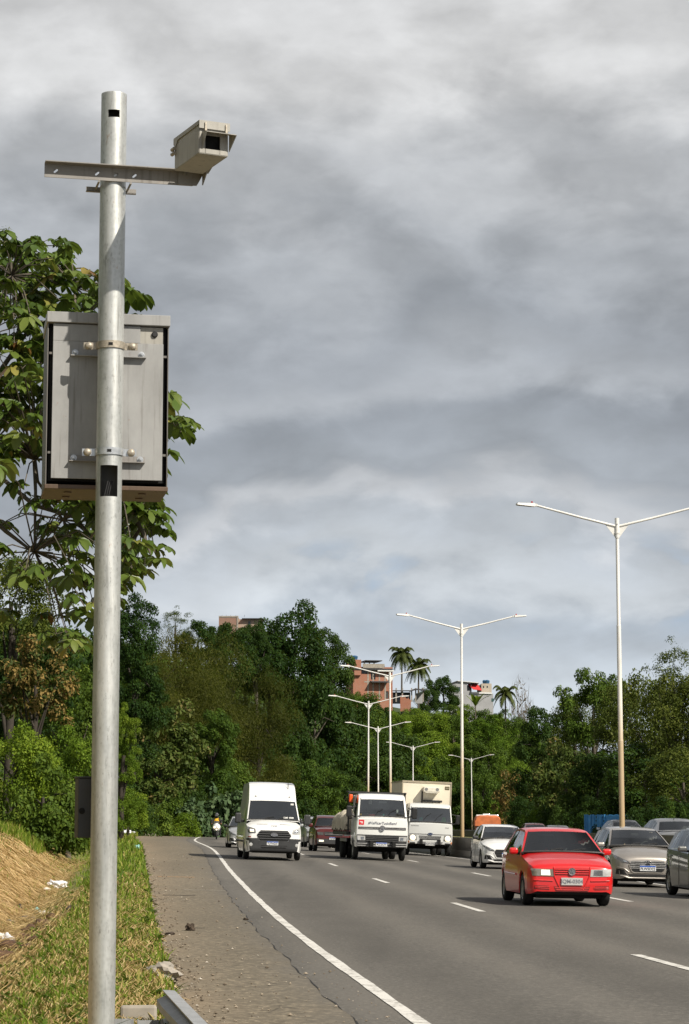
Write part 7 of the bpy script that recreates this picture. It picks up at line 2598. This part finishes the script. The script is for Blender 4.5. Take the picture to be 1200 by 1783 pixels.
# ------------------------------------------------------------------ beyond the median
def orange_truck():
    Y = 152
    p = P(850, 1438, Y)
    t = thing('covered_truck', 'small truck with its load under an orange tarpaulin, behind the median barrier', 'truck', (p.x, Y, float(opp_z(Y))), -.03)
    t.scale = (.88, 1, .96)
    mb = MB(); mb.box((0, 2.0, .95), (1.85, 4.0, .14)); mb.box((0, 0, 1.15), (1.85, .06, .40)); mb.box((-.9, 2, 1.12), (.05, 4, .34)); mb.box((.9, 2, 1.12), (.05, 4, .34)); mb.build('load_bed', M['brownwood'], t)
    rows = []
    for i in range(14):
        y = -.06 + 4.1 * i / 13; r = []
        for k in range(15):
            a = math.pi * k / 14; ca, sa = math.cos(a), math.sin(a)
            r.append((-.96 * math.copysign(abs(ca) ** .4, ca), y - (.05 if i == 0 else 0), 1.18 + .70 * abs(sa) ** .45 * (.88 if i in (0, 13) else 1) + .04 * math.sin(k * 2.2 + i * 1.7)))
        rows.append(r)
    mb = MB(); mb.grid(rows); mb.f += [tuple(range(15)), tuple(len(mb.v) - 1 - k for k in range(15))]; mb.m += [0, 0]
    mb.build('tarpaulin', M['orangetarp'], t, 50)
    mb = MB(); mb.box((.1, 4.9, 1.3), (1.7, 1.5, 1.3)); mb.box((.05, 4.9, 1.98), (.55, .5, .08)); mb.build('cab', M['white'], t, None, .08)
    for s in (-1, 1):
        for y in (.8, 4.9):
            mb = MB(); mb.lathe([(.2, -.2), (.34, -.2), (.38, -.15), (.38, -.05), (.34, 0), (.1, -.02)], 18, 0, Matrix.Translation((s * .92, y, .38)) @ Matrix.Rotation(s * math.pi / 2, 4, 'Y')); mb.build('wheel', M['rubber'], t, 40)


M['brownwood'] = plain('brown_boards', (.18, .075, .035), .8, var=.3)
orange_truck()

# blue sheet fence
a_, b_ = P(1020, 1448, 152), P(1098, 1448, 146)
fn = thing('sheet_fence', 'blue corrugated sheet fence under the trees behind the opposite carriageway', 'fence', (a_.x, a_.y, opp_z(152).item() - .1))
dv = b_ - a_; dv.z = 0; Lf = dv.length; dv.normalize(); nv = Vector((dv.y, -dv.x, 0))
top = P(1020, 1419, 152).z - fn.location.z
mb = MB()
rows = [[], []]
k = int(Lf / .055)
for i in range(k):
    q = dv * (i * .055) + nv * (.05 if i % 4 < 2 else 0)
    rows[0].append((q.x, q.y, -.3)); rows[1].append((q.x, q.y, top + .02 * math.sin(i * .4)))
mb.grid(rows); mb.build('sheet', M['bluesheet'], fn)
mb = MB()
mb = None
for i, s in enumerate((.05, .30, .42, .95, 1.45, 1.95, 2.5, 3.0)):
    q = dv * s + nv * .09
    mb = MB(); mb.box((q.x, q.y, top / 2 - .1), (.06, .05, top + .25)); mb.build('fence_post', M['bluesheet'], fn)

p = P(938, 1437, 205)
g = gz(p.x, 205)
t = thing('post', 'thin grey post standing in bright grass beyond the median barrier', 'post', (p.x, 205, g))
mb = MB(); mb.tube([(0, 0, -.3), (0, 0, P(938, 1397, 205).z - g)], .07, 8); mb.build('shaft', M['grey'], t, 40)
mb = MB(); mb.lathe([(.10, 0), (.10, .05), (.02, .09)], 8, 0, Matrix.Translation((0, 0, P(938, 1397, 205).z - g))); mb.build('cap', M['grey'], t, 40)

# ------------------------------------------------------------------ houses on the hill
def wall_with(mb, W, H, y, openings, th=.2, mi=0, z0=0.0):
    """front wall in x from 0 to W, z from z0 to H, with rectangular openings (x0, x1, z0, z1)"""
    xs = sorted({0, W} | {o[0] for o in openings} | {o[1] for o in openings})
    zs = sorted({z0, H} | {o[2] for o in openings} | {o[3] for o in openings})
    for i in range(len(xs) - 1):
        for j in range(len(zs) - 1):
            cx, cz = (xs[i] + xs[i + 1]) / 2, (zs[j] + zs[j + 1]) / 2
            if any(o[0] < cx < o[1] and o[2] < cz < o[3] for o in openings): continue
            mb.add([(xs[i], y, zs[j]), (xs[i + 1], y, zs[j]), (xs[i + 1], y, zs[j + 1]), (xs[i], y, zs[j + 1])], [(0, 1, 2, 3)], mi)
    for o in openings:
        a, b, c, d = o
        mb.add([(a, y, c), (b, y, c), (b, y, d), (a, y, d), (a, y + th, c), (b, y + th, c), (b, y + th, d), (a, y + th, d)],
               [(0, 4, 5, 1), (1, 5, 6, 2), (2, 6, 7, 3), (3, 7, 4, 0)], mi)


def tank(parent, x, y, z, r=.6):
    mb = MB(); mb.lathe([(r * .82, 0), (r, .62), (r * 1.05, .66), (r * 1.05, .74), (r * .5, .92), (.05, .95)], 18, 0, Matrix.Translation((x, y, z)))
    return mb.build('water_tank', M['tank'], parent, 40)


def brick_house():
    Y = 440
    s = Y / F
    p = P(615, 1222, Y)
    t = thing('brick_house', 'unplastered red brick house of stacked storeys on the hilltop with a flat terrace roof', 'house', (p.x, Y, p.z), math.radians(12))
    k = s / math.cos(math.radians(12))      # metres along the front for one pixel
    X = lambda px: (px - 615) * k
    Z = lambda py: (1222 - py) * s
    Wt = X(684)
    mb = MB()
    ops = [(X(630), X(640), Z(1173), Z(1161)), (X(646), X(654), Z(1183), Z(1168)), (X(672), X(679), Z(1180), Z(1173)), (X(672), X(677), Z(1216), Z(1203))]
    wall_with(mb, Wt, Z(1166), 0, ops, .25, 0, -4)
    mb.add([(Wt, 0, -4), (Wt, 7, -4), (Wt, 7, Z(1166)), (Wt, 0, Z(1166)), (0, 0, -4), (0, 7, -4), (0, 7, Z(1166)), (0, 0, Z(1166))], [(0, 1, 2, 3), (7, 6, 5, 4), (1, 5, 6, 2)])
    mb.add([(X(616), -.6, Z(1176)), (X(628), -.6, Z(1176)), (X(628), -.6, Z(1149)), (X(616), -.6, Z(1149)), (X(616), 4, Z(1176)), (X(628), 4, Z(1176)), (X(628), 4, Z(1149)), (X(616), 4, Z(1149))],
           [(0, 1, 2, 3), (1, 5, 6, 2), (4, 0, 3, 7), (3, 2, 6, 7), (0, 4, 5, 1)])
    w = mb.build('wall', M['brick'], t)
    for o in ops:
        mb = MB(); mb.box(((o[0] + o[1]) / 2, .22, (o[2] + o[3]) / 2), (o[1] - o[0] - .02, .03, o[3] - o[2] - .02)); f = mb.build('window', M['windowdark'], t)
        mb = MB(); mb.box(((o[0] + o[1]) / 2, .16, (o[2] + o[3]) / 2), (.06, .04, o[3] - o[2] - .04)); mb.build('frame', M['concrete'], f)
    mb = MB()
    for px in (641, 650, 661, 671):
        mb.box((X(px), -.012, Z(1192)), (.28, .03, Z(1166) - Z(1218)))
    for py in (1167, 1187):
        mb.box((Wt / 2 + 1, -.014, Z(py)), (Wt - 2.4, .034, .26))
    mb.build('concrete_frame', M['concrete'], t)
    mb = MB(); mb.box((X(649), 3, Z(1165)), (X(684) - X(616), 7.6, .22)); mb.build('roof_slab', M['roofsheet'], t)
    mb = MB(); mb.box((X(651), 2.5, Z(1150)), (X(655) - X(626), 5.5, .16))
    for px in (635, 644, 652):
        mb.box((X(px), 0.2, Z(1158)), (.22, .22, Z(1151) - Z(1165)))
    mb.build('terrace_roof', M['roofsheet'], t)
    mb = MB(); mb.box((X(650), -.5, Z(1159.5)), (X(668) - X(630), .12, .8)); mb.build('parapet', M['concrete'], t)
    mb = MB(); mb.box((X(670), -.4, Z(1168)), (X(684) - X(656), 1.2, .22)); mb.build('white_ledge', M['whitetrim'], t)
    mb = MB(); mb.box((X(660), -.75, Z(1187)), (X(671) - X(640), 1.5, .14), 0, Matrix.Rotation(.15, 3, 'X')); mb.build('canopy', M['roofsheet'], t)
    tank(t, X(620.5), 1.5, Z(1149), .62)
    tank(t, X(669), 2.0, Z(1165), .62)


def pavilion():
    Y = 462
    s = Y / F
    p = P(655, 1222, Y)
    t = thing('pavilion', 'open pavilion with a dark sheet roof between the brick house and the palms', 'pavilion', (p.x, Y, p.z))
    X = lambda px: (px - 655) * s
    Z = lambda py: (1222 - py) * s
    mb = MB()
    mb.add([(X(684), 0, Z(1202)), (X(716), 0, Z(1202)), (X(716), 6, Z(1199)), (X(684), 6, Z(1199)), (X(684), 0, Z(1204)), (X(716), 0, Z(1204)), (X(716), 6, Z(1201)), (X(684), 6, Z(1201))],
           [(0, 1, 2, 3), (7, 6, 5, 4), (0, 4, 5, 1), (1, 5, 6, 2), (3, 2, 6, 7), (0, 3, 7, 4)])
    mb.add([(X(714), -.5, Z(1203)), (X(724), -.5, Z(1199)), (X(741), -.5, Z(1201)), (X(741), 6, Z(1198)), (X(724), 6, Z(1196)), (X(714), 6, Z(1200)),
            (X(714), -.5, Z(1205)), (X(724), -.5, Z(1202)), (X(741), -.5, Z(1203)), (X(741), 6, Z(1200)), (X(724), 6, Z(1198)), (X(714), 6, Z(1202))],
           [(0, 1, 4, 5), (1, 2, 3, 4), (11, 10, 7, 6), (10, 9, 8, 7), (0, 6, 7, 1), (1, 7, 8, 2), (2, 8, 9, 3), (5, 11, 6, 0)])
    mb.build('roof', M['roofsheet'], t)
    for px in (690, 701, 717, 724, 737):
        mb = MB(); mb.box((X(px), .4, Z(1210)), (.26, .26, Z(1202) - Z(1226))); mb.build('post', M['concrete'], t)
    mb = MB(); mb.box((X(700), 5.5, Z(1213)), (X(716) - X(684), .2, Z(1202) - Z(1222))); mb.build('back_wall', M['windowdark'], t)
    mb = MB(); mb.box((X(731), 4.5, Z(1214)), (X(737) - X(725), .2, Z(1206) - Z(1224))); mb.build('white_panel', M['palewall'], t)


def retaining_wall():
    Y = 450; s = Y / F
    p = P(698, 1232, Y)
    mb = MB(); n = 10
    for i in range(n):
        h = (13 - 6 * (i / n) + 1.5 * math.sin(i * 2)) * s
        mb.box((i * .21, .02 * i, h / 2), (.215, .4, h + 1.5))
    o = mb.build('brick_retaining_wall', M['brick'], None)
    o.location = p
    tag(o, 'broken red brick wall on the slope below the pavilion', 'wall')


def white_house():
    Y = 510
    s = Y / F
    p = P(784, 1228, Y)
    t = thing('hill_house', 'pale two-part house on the hilltop with a red awning and blue water tanks', 'house', (p.x, Y, p.z))
    X = lambda px: (px - 784) * s
    Z = lambda py: (1228 - py) * s
    mb = MB()
    # gabled left block
    w1 = X(821)
    win = (X(794.5), X(801.5), Z(1204), Z(1196.5))
    wall_with(mb, w1, Z(1190), 0, [win, (X(813.5), X(820.8), Z(1203), Z(1190.5))], .2, 0, -4)
    mb.add([(0, 0, Z(1190)), (w1, 0, Z(1190)), (w1, 0, Z(1189)), (X(800), 0, Z(1186.5)), (0, 6, Z(1190)), (w1, 6, Z(1190)), (0, 0, -4), (0, 6, -4)], [(0, 1, 2, 3), (6, 0, 4, 7)])
    # long low wing on the right
    mb.add([(w1, -.02, -4), (X(859), -.02, -4), (X(859), -.02, Z(1208)), (w1, -.02, Z(1206)), (X(859), 7, -4), (X(859), 7, Z(1208)), (w1, 7, Z(1206))], [(0, 1, 2, 3), (1, 4, 5, 2), (3, 2, 5, 6)])
    mb.build('wall', M['palewall'], t)
    mb = MB()
    mb.box((X(848), 3.0, (Z(1207) + Z(1190)) / 2), (X(857) - X(839), 3.4, Z(1190) - Z(1207.5))); mb.box((X(836), 4.6, (Z(1207) + Z(1190)) / 2), (X(839) - X(833), .3, Z(1191) - Z(1207)))
    mb.build('upper_block', M['creamwall'], t)
    for px in (843, 849.5):
        mb = MB(); mb.box((X(px), 1.285, Z(1195.5)), (.24, .04, .42)); mb.build('window', M['windowdark'], t)
    mb = MB(); mb.box(((win[0] + win[1]) / 2, .15, (win[2] + win[3]) / 2), (win[1] - win[0], .05, win[3] - win[2])); wn = mb.build('window', M['windowgreen'], t)
    mb = MB(); mb.box(((win[0] + win[1]) / 2, .11, (win[2] + win[3]) / 2), (.06, .06, win[3] - win[2])); mb.build('frame', M['palewall'], wn)
    mb = MB(); mb.box((X(858), -.04, Z(1219)), (.5, .05, .7)); mb.build('window', M['windowgreen'], t)
    mb = MB(); mb.box((X(818), 2.5, Z(1198)), (X(822) - X(813), .1, 1.6)); mb.build('doorway', M['windowdark'], t)
    mb = MB()
    o = [(X(781), Z(1191)), (X(797), Z(1185.4)), (X(834), Z(1189)), (X(834), Z(1190.2)), (X(797), Z(1186.8)), (X(781), Z(1192.6))]
    mb.prism(o, -.35, 6.3); mb.build('roof', M['roofsheet'], t)
    mb = MB(); mb.prism([(X(797), Z(1185.2)), (X(834), Z(1188.8)), (X(834), Z(1189.8)), (X(797), Z(1186.4))], -.40, -.352); mb.build('roof_edge', M['whitetrim'], t)
    mb = MB()
    mb.add([(X(814), 1.6, Z(1189.5)), (X(833), 1.6, Z(1191.5)), (X(839), -.9, Z(1202)), (X(824), -.9, Z(1200.5)), (X(814), 1.6, Z(1190.2)), (X(833), 1.6, Z(1192.2)), (X(839), -.9, Z(1202.8)), (X(824), -.9, Z(1201.3))],
           [(3, 2, 1, 0), (4, 5, 6, 7), (0, 4, 7, 3), (3, 7, 6, 2), (2, 6, 5, 1)])
    mb.build('awning', M['awning'], t)
    mb = MB(); mb.box(((X(821) + X(857)) / 2, -.14, Z(1206.8)), (X(857) - X(821), .2, .34), 0, Matrix.Rotation(.03, 3, 'Y')); mb.build('white_ledge', M['whitetrim'], t)
    tank(t, X(845), 3.2, Z(1190), .38); tank(t, X(850), 3.0, Z(1190), .55)


def ridge_building():
    Y = 345
    s = Y / F
    p = P(380, 1100, Y)
    t = thing('brick_building', 'unfinished brick building half hidden by trees on the ridge above the bamboo', 'building', (p.x, Y, p.z))
    X = lambda px: (px - 380) * s
    Z = lambda py: (1100 - py) * s
    mb = MB(); mb.box((X(397.5), 2.5, Z(1092)), (X(414) - X(381), 5, Z(1073) - Z(1111))); mb.build('wall', M['palebrick'], t)
    mb = MB(); mb.box((X(435), 3.2, Z(1094)), (X(456) - X(414), 4.4, Z(1077) - Z(1111))); mb.build('side_wall', M['brickpale2'], t)
    mb = MB(); mb.box((X(440), 3.0, Z(1076.4)), (X(460) - X(422), 5.2, .10)); mb.build('roof', M['roofsheet'], t)
    mb = MB(); mb.box((X(398), -.02, Z(1073.6)), (X(415) - X(380.5), .06, .22)); mb.box((X(413.5), -.03, Z(1085)), (.22, .08, 2.2)); mb.build('concrete_frame', M['concrete'], t)
    for px in (386, 393, 401, 410, 425):
        mb = MB(); mb.tube([(X(px), .5, Z(1074)), (X(px) + .04, .5, Z(1070))], .02, 4); mb.build('rod', M['coconut'], t)
    for px in (434,):
        mb = MB(); mb.box((X(px), .98, Z(1085)), (.35, .05, .8)); mb.build('window', M['windowdark'], t)


M['brickpale2'] = mk_brick('pale_brick', (.42, .30, .23), (.36, .24, .18), (.40, .33, .27), 3)
brick_house(); pavilion(); retaining_wall(); white_house(); ridge_building()
bpy.context.view_layer.update()
